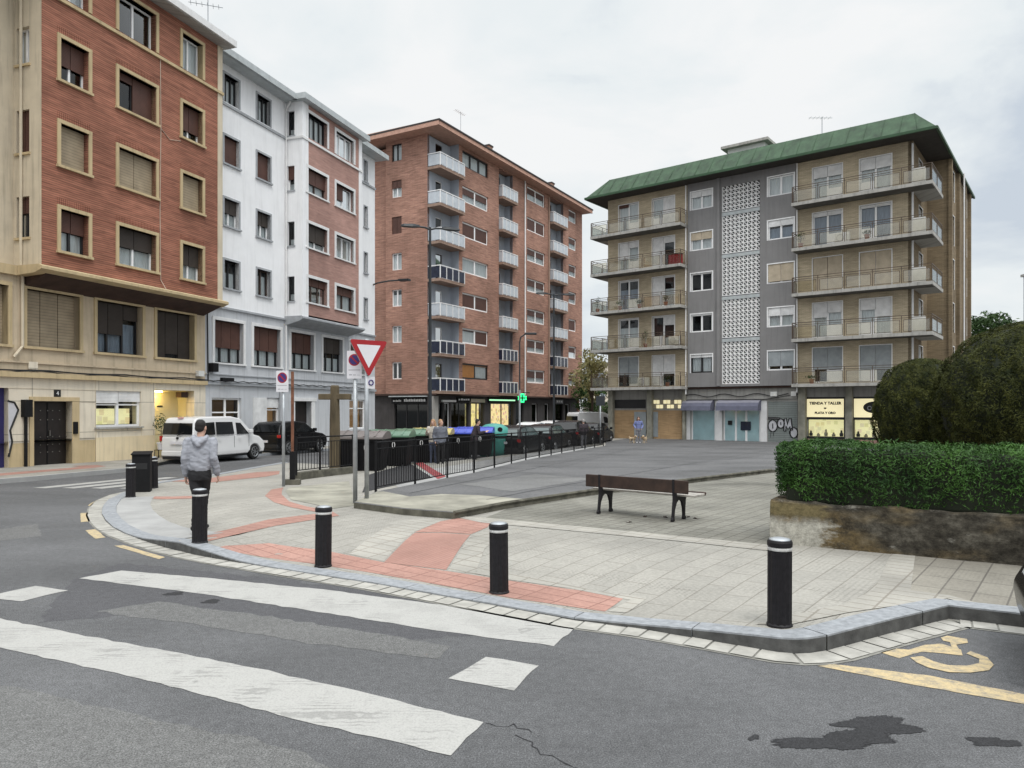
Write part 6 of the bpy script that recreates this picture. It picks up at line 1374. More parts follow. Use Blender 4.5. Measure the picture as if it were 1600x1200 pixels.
q = MB(); q.tube([(.3, -.66, 1.42), (.33, -.75, 1.42)], .12, M['bin_black'], 12); q.build('opening', ig)

# ------------------------------------------------------------------ vehicles
def rounded_arch(cx, r, z, n=8): return [(cx - r * math.cos(math.pi * k / n), z + r * 1.02 * math.sin(math.pi * k / n)) for k in range(n + 1)]
CARS = {
 'hatch': dict(lower=[(-2.0, .28), (-2.06, .5), (-2.03, .8), (-1.96, .93), (.95, .95), (1.55, .86), (1.93, .70), (2.04, .5), (2.0, .24)], green=[(-1.98, .93), (-1.72, 1.24), (-1.4, 1.41), (-.5, 1.46), (.2, 1.41), (.98, .95)], W=.87, roofW=.64, wx=(-1.28, 1.27), wr=.31,
   side=[[(-1.55, .98), (-1.42, 1.28), (-.85, 1.37), (-.80, .97)], [(-.72, .97), (-.75, 1.37), (-.42, 1.385), (.12, 1.33), (.62, .97)]], rear=[(-1.94, 1.0), (-1.68, 1.27)], front=[(.30, 1.36), (.90, 1.0)]),
 'suv': dict(lower=[(-2.08, .34), (-2.13, .6), (-2.10, .95), (-2.04, 1.05), (1.0, 1.05), (1.6, .97), (1.98, .82), (2.1, .55), (2.05, .3)], green=[(-2.06, 1.05), (-1.86, 1.4), (-1.6, 1.58), (-.5, 1.64), (.25, 1.58), (1.03, 1.05)], W=.91, roofW=.68, wx=(-1.32, 1.33), wr=.35,
   side=[[(-1.62, 1.1), (-1.5, 1.42), (-.85, 1.53), (-.8, 1.09)], [(-.72, 1.09), (-.75, 1.53), (-.4, 1.55), (.15, 1.50), (.68, 1.09)]], rear=[(-2.02, 1.12), (-1.82, 1.44)], front=[(.34, 1.52), (.95, 1.11)]),
 'van': dict(lower=[(-2.2, .32), (-2.24, .55), (-2.22, 1.0), (-2.19, 1.08), (1.25, 1.08), (1.72, .98), (2.08, .78), (2.2, .5), (2.16, .26)], green=[(-2.2, 1.08), (-2.12, 1.6), (-2.0, 1.78), (-1.8, 1.83), (0, 1.86), (.55, 1.76), (1.4, 1.08)], W=.85, roofW=.76, wx=(-1.35, 1.40), wr=.32,
   side=[[(-1.98, 1.14), (-1.94, 1.6), (-1.05, 1.64), (-1.05, 1.13)], [(-.95, 1.13), (-.95, 1.64), (.02, 1.63), (.08, 1.13)], [(.26, 1.11), (.22, 1.6), (.52, 1.58), (1.0, 1.11)]], rear=[(-2.19, 1.16), (-2.12, 1.6)], front=[(.62, 1.70), (1.32, 1.13)]),
 'bigvan': dict(lower=[(-2.6, .35), (-2.65, .6), (-2.65, 1.1), (-2.6, 1.3), (1.5, 1.3), (2.1, 1.15), (2.5, .9), (2.6, .5), (2.55, .3)], green=[(-2.62, 1.3), (-2.58, 2.2), (-2.4, 2.36), (-1.0, 2.4), (.6, 2.34), (.95, 2.2), (1.7, 1.3)], W=.98, roofW=.86, wx=(-1.6, 1.7), wr=.34,
   side=[[(.5, 1.35), (.45, 1.95), (.85, 1.9), (1.25, 1.35)]], rear=[(-2.61, 1.4), (-2.58, 2.0)], front=[(1.0, 2.1), (1.62, 1.4)])}
def car(kind, name, loc, rz, paint, lab, cat='car', grp=None, plate=True, glassm='car_glass', rim='alloy', wiper=False):
    c = CARS[kind]; root = empty(name, loc, rz, lab, cat, grp); Wd, rW, m = c['W'], c['roofW'], M[paint]
    z_b = c['lower'][0][1]; belt = c['green'][0][1]; ztop = max(z for _, z in c['green'])
    pts = list(c['lower']); pts.append((c['lower'][-1][0] - .1, z_b - .04))
    for wx in sorted(c['wx'], reverse=True): pts += [(p, q_) for p, q_ in reversed(rounded_arch(wx, c['wr'] + .06, z_b - .05))]
    pts.append((c['lower'][0][0] + .1, z_b - .04))
    def hw(z, x=0):
        nose = clamp((abs(x) - 1.55) / .7) ** 2 * .10
        return (Wd if z <= belt else Wd + (rW - Wd) * ((z - belt) / (ztop - belt)) ** 1.0) - (.06 if z < z_b + .05 else 0) - nose
    bm = bmesh.new()
    def solid(pl):
        n = len(pl); A_ = [bm.verts.new((x, -hw(z, x), z)) for x, z in pl]; B_ = [bm.verts.new((x, hw(z, x), z)) for x, z in pl]
        fs = [bm.faces.new(A_), bm.faces.new(B_[::-1])]
        for i in range(n): bm.faces.new((A_[i], B_[i], B_[(i + 1) % n], A_[(i + 1) % n]))
    solid(pts); g2 = list(c['green']); g2 = [(x, z - (.03 if i in (0, len(g2) - 1) else 0)) for i, (x, z) in enumerate(g2)]; solid(g2)
    bmesh.ops.recalc_face_normals(bm, faces=bm.faces)
    me = bpy.data.meshes.new('body'); bm.to_mesh(me); bm.free(); me.materials.append(m); body = bpy.data.objects.new('body', me); COL.objects.link(body); body.parent = root
    bv = body.modifiers.new('bevel', 'BEVEL'); bv.width = .055; bv.segments = 3; bv.limit_method = 'ANGLE'; bv.angle_limit = R(32); bv.harden_normals = False
    me.polygons.foreach_set('use_smooth', [True] * len(me.polygons)); 
    ws = body.modifiers.new('wn', 'WEIGHTED_NORMAL'); ws.keep_sharp = True
    G_ = M[glassm]
    for pl in c['side']:
        for s in (-1, 1): MB().extr([(x, s * (hw(z, x) + .006), z) for x, z in pl], (0, -s * .02, 0), G_).build('side_window', root)
    (xa, za), (xb, zb2) = c['rear']; k = .86
    MB().extr([(xa, -hw(za) * k, za), (xa, hw(za) * k, za), (xb, hw(zb2) * k, zb2), (xb, -hw(zb2) * k, zb2)], (-.035, 0, .012), G_).build('rear_window', root)
    (xa, za), (xb, zb2) = c['front']
    MB().extr([(xa, -hw(za) * k, za), (xa, hw(za) * k, za), (xb, hw(zb2) * k, zb2), (xb, -hw(zb2) * k, zb2)], (.035, 0, .03), M['car_glass_light']).build('windscreen', root)
    for wx in c['wx']:
        for s in (-1, 1):
            w_ = MB(); r = c['wr']; y_ = s * (Wd - .12); w_.tube([(wx, y_ - .11, r), (wx, y_ - .09, r), (wx, y_ + .09, r), (wx, y_ + .11, r)], [r - .03, r, r, r - .03], M['rubber'], 20); wh = w_.build('wheel', root)
            rr = MB(); ye = y_ + s * .112
            rr.tube([(wx, ye - s * .03, r), (wx, ye, r)], r * .2, M[rim], 12)
            for j in range(7):
                t = 6.283 * j / 7; rr.extr([(wx + math.cos(t + d_) * q_, ye - s * .012, r + math.sin(t + d_) * q_) for d_, q_ in ((-.25, r * .16), (.25, r * .16), (.13, r * .66), (-.13, r * .66))], (0, s * .012, 0), M[rim])
            rr.tube([(wx + r * .66 * math.cos(6.283 * j / 20), ye, r + r * .66 * math.sin(6.283 * j / 20)) for j in range(20)], .018, M[rim], 5, closed=True); rr.build('rim', wh)
    MB().box(c['lower'][0][0] - .02, c['lower'][-1][0] - .1, -Wd + .14, Wd - .14, z_b - .14, z_b - .03, M['car_trim']).build('underbody', root)
    zr = c['lower'][2][1]; xr = c['lower'][2][0]; TLW = .07 if 'van' in kind else .15
    for s in (-1, 1):
        MB().box(xr - .006, xr + .09, min(s * (Wd + .004), s * (Wd - TLW)), max(s * (Wd + .004), s * (Wd - TLW)), zr - .10, zr + (.04 if kind != 'van' and kind != 'bigvan' else .10), M['tail_red']).build('tail_light', root)
        xf, zf = c['lower'][-3]; MB().extr([(xf - .10, s * (Wd - .36) - .15, zf + .03), (xf + .01, s * (Wd - .36) - .13, zf - .0), (xf + .055, s * (Wd - .36) - .12, zf - .10), (xf - .05, s * (Wd - .36) - .15, zf - .10)], (0, .28, 0), M['head_clear']).build('headlight', root, bevel=.02)
        q = MB(); xm = c['side'][-1][-1][0]; zm = belt + .12; q.box(xm - .12, xm + .06, s * (Wd + .03), s * (Wd + .2), zm - .06, zm + .1, m if paint != 'white_car' else M['white_car']); q.build('wing_mirror', root, bevel=.03)
        for pl in c['side'][-2:]: q = MB(); q.box(pl[0][0] + .08, pl[0][0] + .26, s * (Wd + .004), s * (Wd + .03), belt - .14, belt - .105, M['car_trim'] if paint == 'black_car' else m); q.build('door_handle', root)
    if plate: MB().box(c['lower'][1][0] - .045, c['lower'][1][0] + .03, -.26, .26, (.78 if kind == 'van' else .62), (.9 if kind == 'van' else .73), M['sign_white']).build('number_plate', root)
    MB().box(c['lower'][0][0] - .055, c['lower'][0][0] + .2, -Wd + .1, Wd - .1, z_b - .02, z_b + .2, m if paint == 'white_car' else M['car_trim']).build('rear_bumper', root, bevel=.04)
    q = MB(); s_ = Wd + .0015
    for pl in c['side'][-2:]:   # door shut lines
        for s in (-1, 1):
            for xx in (pl[-1][0] + (.0 if pl is not c['side'][-1] else -.0),): q.box(xx - .006, xx + .006, s * s_ - .004, s * s_ + .004, z_b + .06, belt - .02, M['car_trim'])
    q.build('door_gap', root)['kind'] = 'stuff'
    if wiper: q = MB(); q.tube([(-2.255, -.05, 1.12), (-2.25, -.35, 1.25)], .018, M['car_trim'], 5); q.tube([(-2.27, -.05, 1.02), (-2.23, -.05, 1.02)], .05, M['car_trim'], 10); q.build('rear_wiper', root); MB().box(-2.06, -1.98, -.12, .12, 1.80, 1.83, M['tail_red']).build('brake_light', root)
    return root
aD1 = math.atan2(.947, .321)
rrp = Vector((-12.35, 28.6, 0)); pv = rrp + d1 * 2.24 - dn * .86
car('van', 'parked_van', (pv.x, pv.y, g(pv.y) + .02), aD1, 'white_car', 'white passenger van parked in front of the lit porch', 'van', wiper=True)
ps = Vector((-11.85, 33.6, 0)) + d1 * 2.4 - dn * .6
car('suv', 'parked_car', (ps.x + .35, ps.y + 1.4, g(ps.y)), aD1, 'black_car', 'black off-road car parked in front of the white house', 'car')
aC = math.atan2(.933, .36)
grpc = 'parked cars in the row behind the railing'
for px, Y, kind, paint, lab in [(809, 36.0, 'hatch', 'black_car', 'black car in the row beside the teal bottle bank'), (856, 40.6, 'hatch', 'black_car', 'second black car of the row, counted from the bottle bank'), (896, 45.2, 'suv', 'black_car', 'black car with orange reflections, third of the row'), (929, 49.3, 'hatch', 'black_car', 'farthest black car of the row, nearest to the green-roofed block')]:
    X = (px - 800) / FPX * Y; car(kind, 'parked_car', (X, Y, g(Y)), aC, paint, lab, 'car', grpc, glassm='car_glass_light' if px < 870 else 'car_glass')
car('hatch', 'parked_car', (1.55, 51.5, g(51)), aC, 'white_car', 'white car whose roof shows behind the first black cars', 'car'); car('hatch', 'parked_car', (3.3, 57.0, g(57)), aC, 'white_car', 'white car whose roof shows beside the dark lamp post', 'car')
car('bigvan', 'delivery_van', (6.75, 61.0, g(62)), aC - R(34), 'white_car', 'tall white delivery van seen beyond the car row', 'van').scale = (.88, .88, .88); car('van', 'delivery_van', (8.4, 66.5, g(66)), aC, 'white_car', 'lower white van beside the corner of the green-roofed block', 'van')
car('hatch', 'parked_car', (4.1 + .866 * 2.05, 5.95 - .5 * 2.05, 0), R(150), 'black_car', 'dark car with a pale headlamp nosing in at the right edge by the kerb', 'car')
# ------------------------------------------------------------------ people and dogs
def fuse(mb, name, parent, voxel=.012, smooth=3, mat=None):
    """melt the shapes of mb into one continuous surface"""
    o = mb.build('tmp'); rm = o.modifiers.new('r', 'REMESH'); rm.mode = 'VOXEL'; rm.voxel_size = voxel; rm.use_smooth_shade = True
    s_ = o.modifiers.new('s', 'SMOOTH'); s_.iterations = smooth; s_.factor = .5
    dg = bpy.context.evaluated_depsgraph_get(); me = bpy.data.meshes.new_from_object(o.evaluated_get(dg)); me.name = name
    if name in ('hoodie', 'jacket', 'trousers'):   # cloth creases
        for v in me.vertices:
            p = v.co; n_ = mnoise.noise(Vector((p.x * 9 + 4., p.y * 9, p.z * 17 + p.x * 8))) + .6 * mnoise.noise(Vector((p.x * 20, p.y * 20, p.z * 34 + 7))); v.co = p + v.normal * n_ * (.011 if name != 'trousers' else .007)
    bpy.data.objects.remove(o); me.materials.clear(); me.materials.append(mat)
    n = bpy.data.objects.new(name, me); COL.objects.link(n); n.parent = parent; return n
def ball(mb, c, r, mat, n=14):
    rx, ry, rz = r if isinstance(r, tuple) else (r, r, r); k = 8; pts = []
    for i in range(1, k):
        ph = math.pi * i / k
        for j in range(n): th = 2 * math.pi * j / n; pts.append((c[0] + rx * math.sin(ph) * math.cos(th), c[1] + ry * math.sin(ph) * math.sin(th), c[2] + rz * math.cos(ph)))
    F_ = [(i * n + j, i * n + (j + 1) % n, (i + 1) * n + (j + 1) % n, (i + 1) * n + j) for i in range(k - 2) for j in range(n)]
    F_ += [tuple(range(n - 1, -1, -1)), tuple((k - 2) * n + j for j in range(n))]
    mb.add(pts, F_, mat)
def limb(mb, pts, rad, mat, n=12):
    mb.tube(pts, rad, mat, n)
    for p, r in zip(pts, rad):
        ball(mb, p, r if not isinstance(r, tuple) else min(r), mat, 10)
def stack(mb, secs, mat, n=18):
    pts = []
    for z, cx, cy, rx, ry in secs:
        for j in range(n):
            th = 2 * math.pi * j / n; c, s = math.cos(th), math.sin(th); pts.append((cx + rx * math.copysign(abs(c) ** .85, c), cy + ry * math.copysign(abs(s) ** .85, s), z))
    m = len(secs); F_ = [(i * n + j, i * n + (j + 1) % n, (i + 1) * n + (j + 1) % n, (i + 1) * n + j) for i in range(m - 1) for j in range(n)] + [tuple(range(n - 1, -1, -1)), tuple((m - 1) * n + j for j in range(n))]
    mb.add(pts, F_, mat)
def lerp(a, b, t): return tuple(x + (y - x) * t for x, y in zip(a, b))
def hand(mb, wrist, dirv, side, mat, s=1.0, curl=.5):
    """palm, four fingers of different length and a thumb; side = +1 right hand"""
    d = Vector(dirv).normalized(); f = Vector((0, 1, 0)) - d * d.y; f.normalize(); nn = d.cross(f) * side   # f: knuckle row direction, nn: palm side
    w = Vector(wrist)
    for k in range(4):
        off = f * ((k - 1.5) * -.019 * s); base = w + d * .085 * s + off; L = (.072, .08, .075, .06)[k] * s
        limb(mb, [w + d * .01 + off * .6, base], [.016 * s, .013 * s], mat, 8)
        p1 = base + d * L * .5 + nn * -.006; p2 = p1 + (d * (1 - curl) + nn * -curl).normalized() * L * .35; p3 = p2 + (d * (1 - curl * 1.6) + nn * -curl * 1.5).normalized() * L * .28
        limb(mb, [base, p1, p2, p3], [.0105 * s, .0098 * s, .009 * s, .0078 * s], mat, 8)
    t0 = w + d * .025 * s + f * .022 * s; t1 = t0 + (d * .6 + f * .8).normalized() * .04 * s; t2 = t1 + (d * .95 + f * .25 - nn * .2).normalized() * .035 * s
    limb(mb, [t0, t1, t2], [.014 * s, .011 * s, .009 * s], mat, 8)
def head(root_mb, c, mat, yaw=0, s=1.0):
    """skull, face, nose, ears, looking along +y turned by yaw"""
    R_ = Matrix.Rotation(yaw, 3, 'Z'); V = lambda x, y, z: tuple(Vector(c) + R_ @ Vector((x * s, y * s, z * s)))
    ball(root_mb, V(0, -.01, .03), (.076 * s, .096 * s, .098 * s), mat, 16); ball(root_mb, V(0, .03, -.045), (.056 * s, .062 * s, .072 * s), mat, 14)
    limb(root_mb, [V(0, .09, .015), V(0, .108, -.018)], [.010 * s, .015 * s], mat, 8); limb(root_mb, [V(-.02, .082, -.062), V(.02, .082, -.062)], [.009 * s, .009 * s], mat, 8)
    for sx in (-1, 1):
        ball(root_mb, V(sx * .079, -.005, -.005), (.012 * s, .022 * s, .034 * s), mat, 10); ball(root_mb, V(sx * .032, .079, .022), (.018 * s, .013 * s, .010 * s), mat, 8)
def person(name, loc, rz, lab, pose, cols, h=1.76, vox=.013, cat='person', hair='short', grp=None, scale=None):
    root = empty(name, loc, rz, lab, cat, grp); k = h / 1.76; root.scale = (k, k, k)
    skin, top, trou, hairm = [M[c] for c in cols]
    hip, kneeL, ankL, kneeR, ankR = pose.get('hip', (0, 0, .93)), *pose['legs']; elL, wrL, elR, wrR = pose['arms']; hy = pose.get('yaw', 0); lean = pose.get('lean', .03)
    shL, shR = (-.185, lean - .01, 1.42), (.185, lean - .01, 1.42); hl, hr_ = (-.09, 0, .9), (.09, 0, .9)
    b = MB(); hc = (0, lean + .035, 1.635); head(b, hc, skin, hy)
    limb(b, [(0, lean, 1.40), (0, lean + .01, 1.48), (0, lean + .02, 1.56)], [.07, .058, .056], skin)
    stack(b, [(.9, 0, 0, .13, .09), (1.1, 0, 0, .125, .085), (1.3, 0, lean * .8, .15, .095), (1.42, 0, lean, .15, .08)], skin)
    for a, e_, w in ((shL, elL, wrL), (shR, elR, wrR)): limb(b, [a, e_, w], [.05, .038, .028], skin)
    for a, kn, an in ((hl, kneeL, ankL), (hr_, kneeR, ankR)): limb(b, [a, kn, an], [.07, .048, .034], skin)
    for side, e_, w in ((-1, elL, wrL), (1, elR, wrR)):
        hand(b, w, (Vector(w) - Vector(e_)), side, skin, 1.0, pose.get('curl', .35))
    fuse(b, 'body', root, min(vox, .0075) if vox < .014 else vox, 2, skin)
    t = MB(); hem = pose.get('hem', .93); wd = pose.get('bulk', 1.0)
    stack(t, [(hem, 0, -.005, .178 * wd, .125 * wd), (hem + .05, 0, -.005, .180 * wd, .127 * wd), (hem + .09, 0, -.008, .196 * wd, .14 * wd), (1.15, 0, .0, .185 * wd, .132 * wd), (1.3, 0, lean * .8 - .01, .205 * wd, .14 * wd), (1.40, 0, lean - .01, .20 * wd, .12 * wd), (1.46, 0, lean, .13, .10), (1.50, 0, lean + .005, .078, .078)], top)
    for a, e_, w in ((shL, elL, wrL), (shR, elR, wrR)):
        we = lerp(e_, w, .96); limb(t, [a, lerp(a, e_, .5), e_, lerp(e_, w, .55), lerp(e_, w, .8), we], [.088 * wd, .080 * wd, .066 * wd, .060 * wd, .058, .043], top)
        for j, f_ in enumerate((.30, .42, .54)):  # sleeve folds
            p = lerp(e_, w, f_); ball(t, (p[0] + .008 * (-1) ** j, p[1], p[2]), (.058, .058, .016), top, 10)
    if pose.get('hood'):
        limb(t, [(-.10, lean - .01, 1.50), (-.085, lean - .085, 1.475), (-.045, lean - .135, 1.42), (0, lean - .15, 1.385), (.045, lean - .135, 1.42), (.085, lean - .085, 1.475), (.10, lean - .01, 1.50)], [.032, .04, .046, .05, .046, .04, .032], top)
        limb(t, [(-.06, lean - .10, 1.46), (0, lean - .115, 1.44), (.06, lean - .10, 1.46)], [.035, .04, .035], top)
    fuse(t, pose.get('top', 'jacket'), root, vox, 2, top)
    tr = MB(); tw = pose.get('leg', 1.0)
    stack(tr, [(.82, 0, 0, .165, .115), (.9, 0, 0, .175, .125), (1.0, 0, 0, .16, .115)], trou)
    for a, kn, an in ((hl, kneeL, ankL), (hr_, kneeR, ankR)): limb(tr, [a, lerp(a, kn, .5), kn, lerp(kn, an, .5), lerp(kn, an, .96)], [.098 * tw, .088 * tw, .068 * tw, .06 * tw, .05 * tw], trou)
    fuse(tr, 'trousers', root, vox, 2, trou)
    for an, yw in ((ankL, -.1), (ankR, .1)):
        s_ = MB(); limb(s_, [(an[0], an[1] - .05, an[2] - .035), (an[0], an[1] + .06, an[2] - .05), (an[0] + yw * .1, an[1] + .16, an[2] - .058)], [.045, .045, .034], M['rubber']); fuse(s_, 'shoe', root, .012, 1, M[pose.get('shoe', 'rubber')])
    hm = MB(); R_ = Matrix.Rotation(hy, 3, 'Z'); V = lambda x, y, z: tuple(Vector(hc) + R_ @ Vector((x, y, z)))
    if hair == 'short': ball(hm, V(0, -.022, .048), (.083, .096, .096), hairm, 16); ball(hm, V(0, -.05, -.0), (.074, .068, .065), hairm, 14)
    else:
        ball(hm, V(0, -.022, .045), (.088, .10, .1), hairm, 16); limb(hm, [V(-.06, -.04, .0), V(-.085, -.03, -.14), V(-.09, -.02, -.25)], [.05, .05, .035], hairm); limb(hm, [V(.06, -.04, .0), V(.085, -.03, -.14), V(.09, -.02, -.25)], [.05, .05, .035], hairm); limb(hm, [V(0, -.07, .0), V(0, -.08, -.2)], [.06, .05], hairm)
    hm_o = fuse(hm, 'hair', root, .011, 1, hairm)
    return root
# man walking away across the corner
my = 11.75; mx = (312 - 800) / FPX * my
person('person', (mx, my, zpav(mx, my)), R(8), 'man in a grey hoodie and black trousers walking away towards the white van',
       dict(legs=((-.02, -.04, .5), (-.01, -.26, .15), (.022, .16, .5), (-.005, .25, .095)), arms=((-.212, -.05, 1.16), (-.222, .04, .89), (.218, -.05, 1.17), (.25, .06, .91)), hood=True, hem=.93, top='hoodie', lean=.05, yaw=R(-14), leg=.92, curl=.5, bulk=.88),
       ('skin', 'hoodie', 'trouser', 'hair'), 1.79, .011)
stand = dict(legs=((-.09, .01, .5), (-.1, 0, .09), (.09, .02, .5), (.11, .03, .09)), arms=((-.25, -.03, 1.15), (-.24, .08, .92), (.25, -.02, 1.15), (.24, .1, .93)), hem=.86)
M['denim'] = plain('blue-grey jeans', (.09, .11, .17), .85, .2); M['greytop'] = plain('steel grey jacket', (.13, .14, .17), .8, .2); M['palecoat'] = plain('pale coat', (.50, .47, .42), .85, .15); M['bluetop'] = plain('blue printed sweatshirt', (.16, .19, .38), .8, .15); M['fair'] = plain('fair hair', (.34, .2, .11), .7, .2, 30); M['brown_hair'] = plain('brown hair', (.09, .045, .028), .7, .2, 30); M['darkcoat'] = plain('dark plum jacket', (.03, .022, .028), .8, .2); M['greyhair'] = plain('grey hair', (.3, .29, .28), .7, .2, 30); M['greypants'] = plain('grey leggings', (.20, .20, .22), .8, .2)
def at(px, Y, dz=0): return ((px - 800) / FPX * Y, Y, g(Y) + dz)
person('person', at(688, 27.2, .02), R(205), 'grey-haired man in a steel grey jacket by the yellow lidded container', dict(stand, yaw=R(25)), ('skin', 'greytop', 'trouser', 'fair'), 1.74, .018)
person('person', at(677.5, 27.6, .02), R(165), 'person in a pale coat close beside the man in the grey jacket', dict(stand, arms=((-.25, -.03, 1.15), (-.2, .2, 1.1), (.25, .05, 1.2), (.15, .3, 1.3))), ('skin', 'palecoat', 'denim', 'fair'), 1.74, .018, hair='long')
person('person', at(741, 29.8, .02), R(-70), 'person in dark clothes bending towards the blue lidded container', dict(stand, arms=((-.25, .1, 1.2), (-.2, .38, 1.2), (.25, .12, 1.2), (.2, .4, 1.25)), lean=.12), ('skin', 'darkcoat', 'trouser', 'hair'), 1.74, .018)
person('person', at(912, 41.0, .0), R(15), 'person in a dark plum jacket and grey trousers walking beside the parked cars', stand, ('skin', 'darkcoat', 'greypants', 'greyhair'), 1.72, .02)
wy = 47.3; wx = (997.5 - 800) / FPX * wy; wz = zplaza(wx, wy)
person('person', (wx, wy, wz), R(176), 'woman with long dark hair in a blue sweatshirt walking two dogs', dict(stand, arms=((-.30, .02, 1.19), (-.19, .2, .98), (.30, .02, 1.19), (.2, .2, 1.0)), hem=.88, bulk=.9, shoe='sign_white'), ('skin', 'bluetop', 'greypants', 'brown_hair'), 1.68, .018, hair='long')
M['dogfur'] = plain('cream dog fur', (.48, .37, .24), .9, .25, 12)
def dog(loc, rz, lab):
    root = empty('dog', loc, rz, lab, 'dog', 'small dogs on leads'); b = MB(); m = M['dogfur']
    limb(b, [(-.2, 0, .30), (-.05, 0, .29), (.12, 0, .30), (.2, 0, .33)], [.075, .07, .095, .085], m); limb(b, [(.2, 0, .34), (.29, 0, .43)], [.065, .05], m); ball(b, (.32, 0, .455), (.065, .055, .055), m); limb(b, [(.34, 0, .44), (.42, 0, .425)], [.035, .024], m)
    for s in (-1, 1):
        limb(b, [(.30, s * .045, .49), (.275, s * .06, .44)], [.02, .026], m, 8)
        limb(b, [(.16, s * .05, .27), (.14, s * .055, .15), (.165, s * .055, .02)], [.042, .026, .022], m, 8); limb(b, [(.165, s * .055, .02), (.195, s * .055, .015)], [.022, .018], m, 8)
        limb(b, [(-.19, s * .05, .27), (-.14, s * .058, .18), (-.225, s * .058, .11), (-.20, s * .058, .02)], [.055, .036, .022, .02], m, 8); limb(b, [(-.2, s * .058, .02), (-.17, s * .058, .015)], [.02, .018], m, 8)
    limb(b, [(-.26, 0, .33), (-.33, 0, .42), (-.31, 0, .5)], [.028, .024, .016], m, 8); fuse(b, 'body', root, .014, 2, m)
    MB().tube([(.235 + .06 * math.sin(t) * .5, .065 * math.cos(t), .375 - .06 * math.sin(t)) for t in [6.283 * k / 14 for k in range(14)]], .009, M['red_sign'], 5, closed=True).build('collar', root)
    q = MB(); q.tube([(.25, 0, .42), (.1, .1, .7), (.0, .2, .98)], .006, M['cable'], 4); q.build('lead', root)
dog((wx - .42, wy - .25, zplaza(wx, wy)), R(-60), 'cream dog on the left side of the woman in the blue sweatshirt'); dog((wx + .38, wy - .15, zplaza(wx, wy)), R(-118), 'cream dog on the right side of the woman in the blue sweatshirt')

# potted shrub in the porch, on its stand
p = B1.matrix_basis @ Vector((F.u(0, 0) if False else 0, 0, 0)); FB1 = Face(B1); u_ = FB1.u(249, .62); pp = FB1.W @ Vector((u_, .55, 0)); pz = zl(pp.x, pp.y) + .35
ps_ = empty('plant_stand', (pp.x, pp.y, zl(pp.x, pp.y)), 0, 'black metal stand carrying the shrub beside the lit porch', 'plant stand'); q = MB()
for sx in (-.18, .18):
    for sy in (-.18, .18): q.tube([(sx, sy, 0), (sx * .9, sy * .9, .35)], .015, M['black_metal'], 6)
q.box(-.19, .19, -.19, .19, .33, .35, M['black_metal']); q.build('frame', ps_)
potted('potted_plant', (pp.x, pp.y, pz), .34, 1.5, 170, 'dark potted shrub on a metal stand at the left side of the lit porch', 77, trunk=True, pot='sign_white')

# ------------------------------------------------------------------ trees and far things
def tree(name, loc, h, cr_w, cr_h, n, mat, lab, seed, leaf=.16, trunk_r=.16, clumps=26, cat='tree', open_=1.0):
    root = empty(name, loc, 0, lab, cat); r = np.random.default_rng(seed); q = MB(); q.tube([(0, 0, -.5), (.05, .02, h * .35), (0, .05, h * .6)], [trunk_r, trunk_r * .8, trunk_r * .5], M['bark'], 8)
    cc = []
    for k in range(clumps):
        d = r.normal(size=3); d /= np.linalg.norm(d); c = np.array([0, 0, h - cr_h / 2]) + d * np.array([cr_w / 2, cr_w / 2, cr_h / 2]) * r.uniform(.35, .95); cc.append(c)
        if k % 2 == 0: q.tube([(0, 0, h * r.uniform(.3, .55)), tuple(np.array([0, 0, h * .5]) * .5 + c * .5), tuple(c)], [trunk_r * .4, trunk_r * .25, .02], M['bark'], 5)
    q.build('trunk', root); P_, N_ = [], []
    for c in cc:
        m_ = n // clumps; d = r.normal(size=(m_, 3)); d /= np.linalg.norm(d, axis=1)[:, None]; rad = r.uniform(.35, 1, (m_, 1)) ** .6 * min(cr_w, cr_h) * r.uniform(.14, .24) * open_; P_.append(c + d * rad * np.array([1.15, 1.15, .85])); N_.append(d)
    leaves('crown', np.concatenate(P_), np.concatenate(N_), leaf, mat, root, .6, .7, seed); return root
Y = 66.; tree('leafy_tree', (( 923 - 800) / FPX * Y + .1, Y, g(Y)), 8.6, 4.0, 6.2, 1700, M['autumn'], 'loose yellowing tree between the brick tower and the green-roofed block', 11, .2, .14, 30, open_=.9)
Y = 74.; tree('leafy_tree', ((908 - 800) / FPX * Y + 1.2, Y + 3, g(Y)), 6.0, 4.0, 4.0, 1500, M['tree'], 'low dark green tree behind the white delivery van', 12, .2, .14, 22)
Y = 70.; tree('leafy_tree', ((1553 - 800) / FPX * Y, Y, g(Y)), 11.9, 7.6, 6.2, 9000, M['tree'], 'dark green tree to the right of the green-roofed block, behind the yew domes', 13, .2, .25, 40)
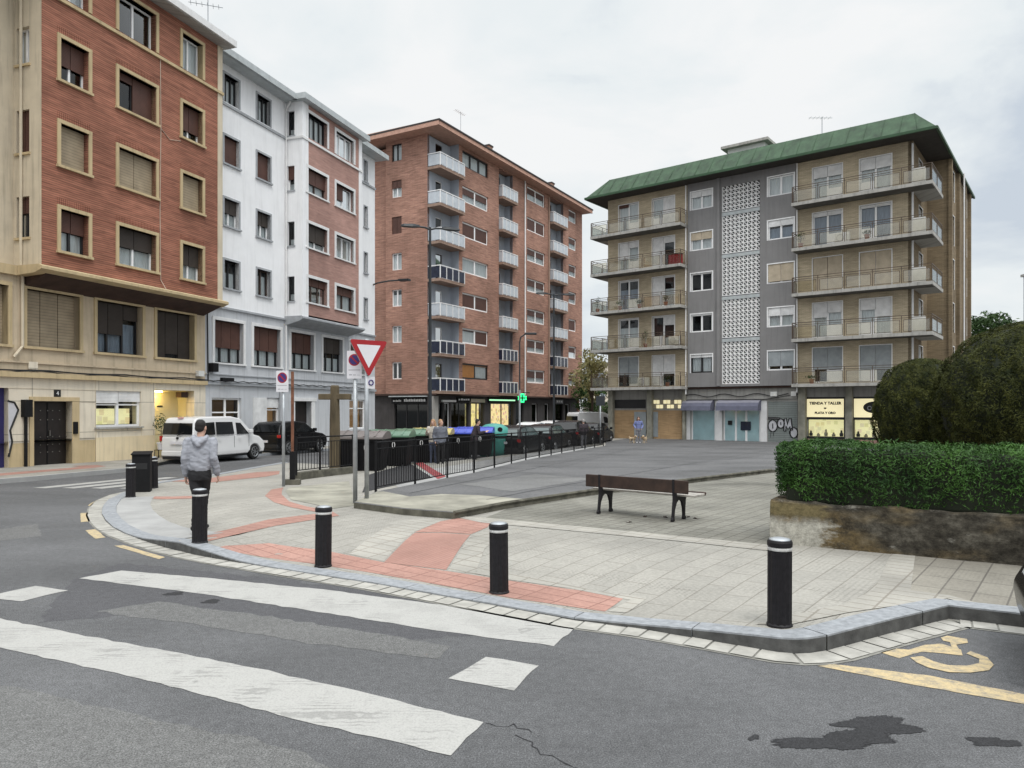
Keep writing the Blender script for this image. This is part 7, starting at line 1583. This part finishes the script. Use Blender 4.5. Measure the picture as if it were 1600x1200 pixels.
Y = 78.; tree('leafy_tree', ((1590 - 800) / FPX * Y, Y, g(Y)), 9.5, 6.5, 5.4, 5000, M['tree'], 'partly hidden dark tree behind the big yew dome at the right', 14, .22, .25, 36)
def farblock(px0, px1, Y, z1, mat, lab, cols=4, rows_=5, D=10):
    xa, xb = (px0 - 800) / FPX * Y, (px1 - 800) / FPX * Y; root = empty('far_building', (xa, Y, -.4), 0, lab, 'building'); MB().box(0, xb - xa, 0, D, -.5, z1 + .4, M[mat]).build('wall', root); MB().box(-.3, xb - xa + .3, -.3, D + .3, z1 + .4, z1 + .8, M['slab']).build('roof', root)
    for i in range(cols):
        for j in range(rows_):
            x = (xb - xa) * (i + .25) / cols; z = 1 + (z1 - 1) * j / rows_; o = MB().box(x, x + (xb - xa) * .5 / cols, -.06, -.003, z + .6, z + 2.0, M['pvc']).build('window', root); MB().box(x + .08, x + (xb - xa) * .5 / cols - .08, -.07, -.0601, z + .68, z + 1.92, M['curtain_grey']).build('pane', o)
farblock(928, 1000, 125, 9.5, 'cream_light', 'far pale building seen in the gap beside the green-roofed block', 3, 3)
farblock(1619, 1700, 120, 24.0, 'grey_blue', 'far bluish building at the right edge behind the yew dome', 5, 9, 3)
ya = 82.; xa_, xb_ = (912 - 800) / FPX * ya, (985 - 800) / FPX * ya; q = MB(); q.box(xa_, xb_ + 6, ya, ya + .5, -.6, 2.6, M['concrete_old']); q.box(xa_ - .05, xb_ + 6, ya - .06, ya + .56, 2.6, 2.8, M['slab']); tag(q.build('retaining_wall'), 'far brown retaining wall behind the white delivery vans', 'wall')
q = MB(); nl = 900
rr_ = np.random.default_rng(2); Pq = np.stack([rr_.uniform(xa_ + .3, xb_ + 5, nl), np.full(nl, ya - .3) + rr_.normal(0, .3, nl), rr_.uniform(.6, 2.9, nl)], 1); iv = leaves('ivy', Pq, np.tile([0, -1., .3], (nl, 1)), .22, M['tree'], None, .7, .6, 8); tag(iv, 'dark ivy hanging over the far retaining wall', 'ivy')
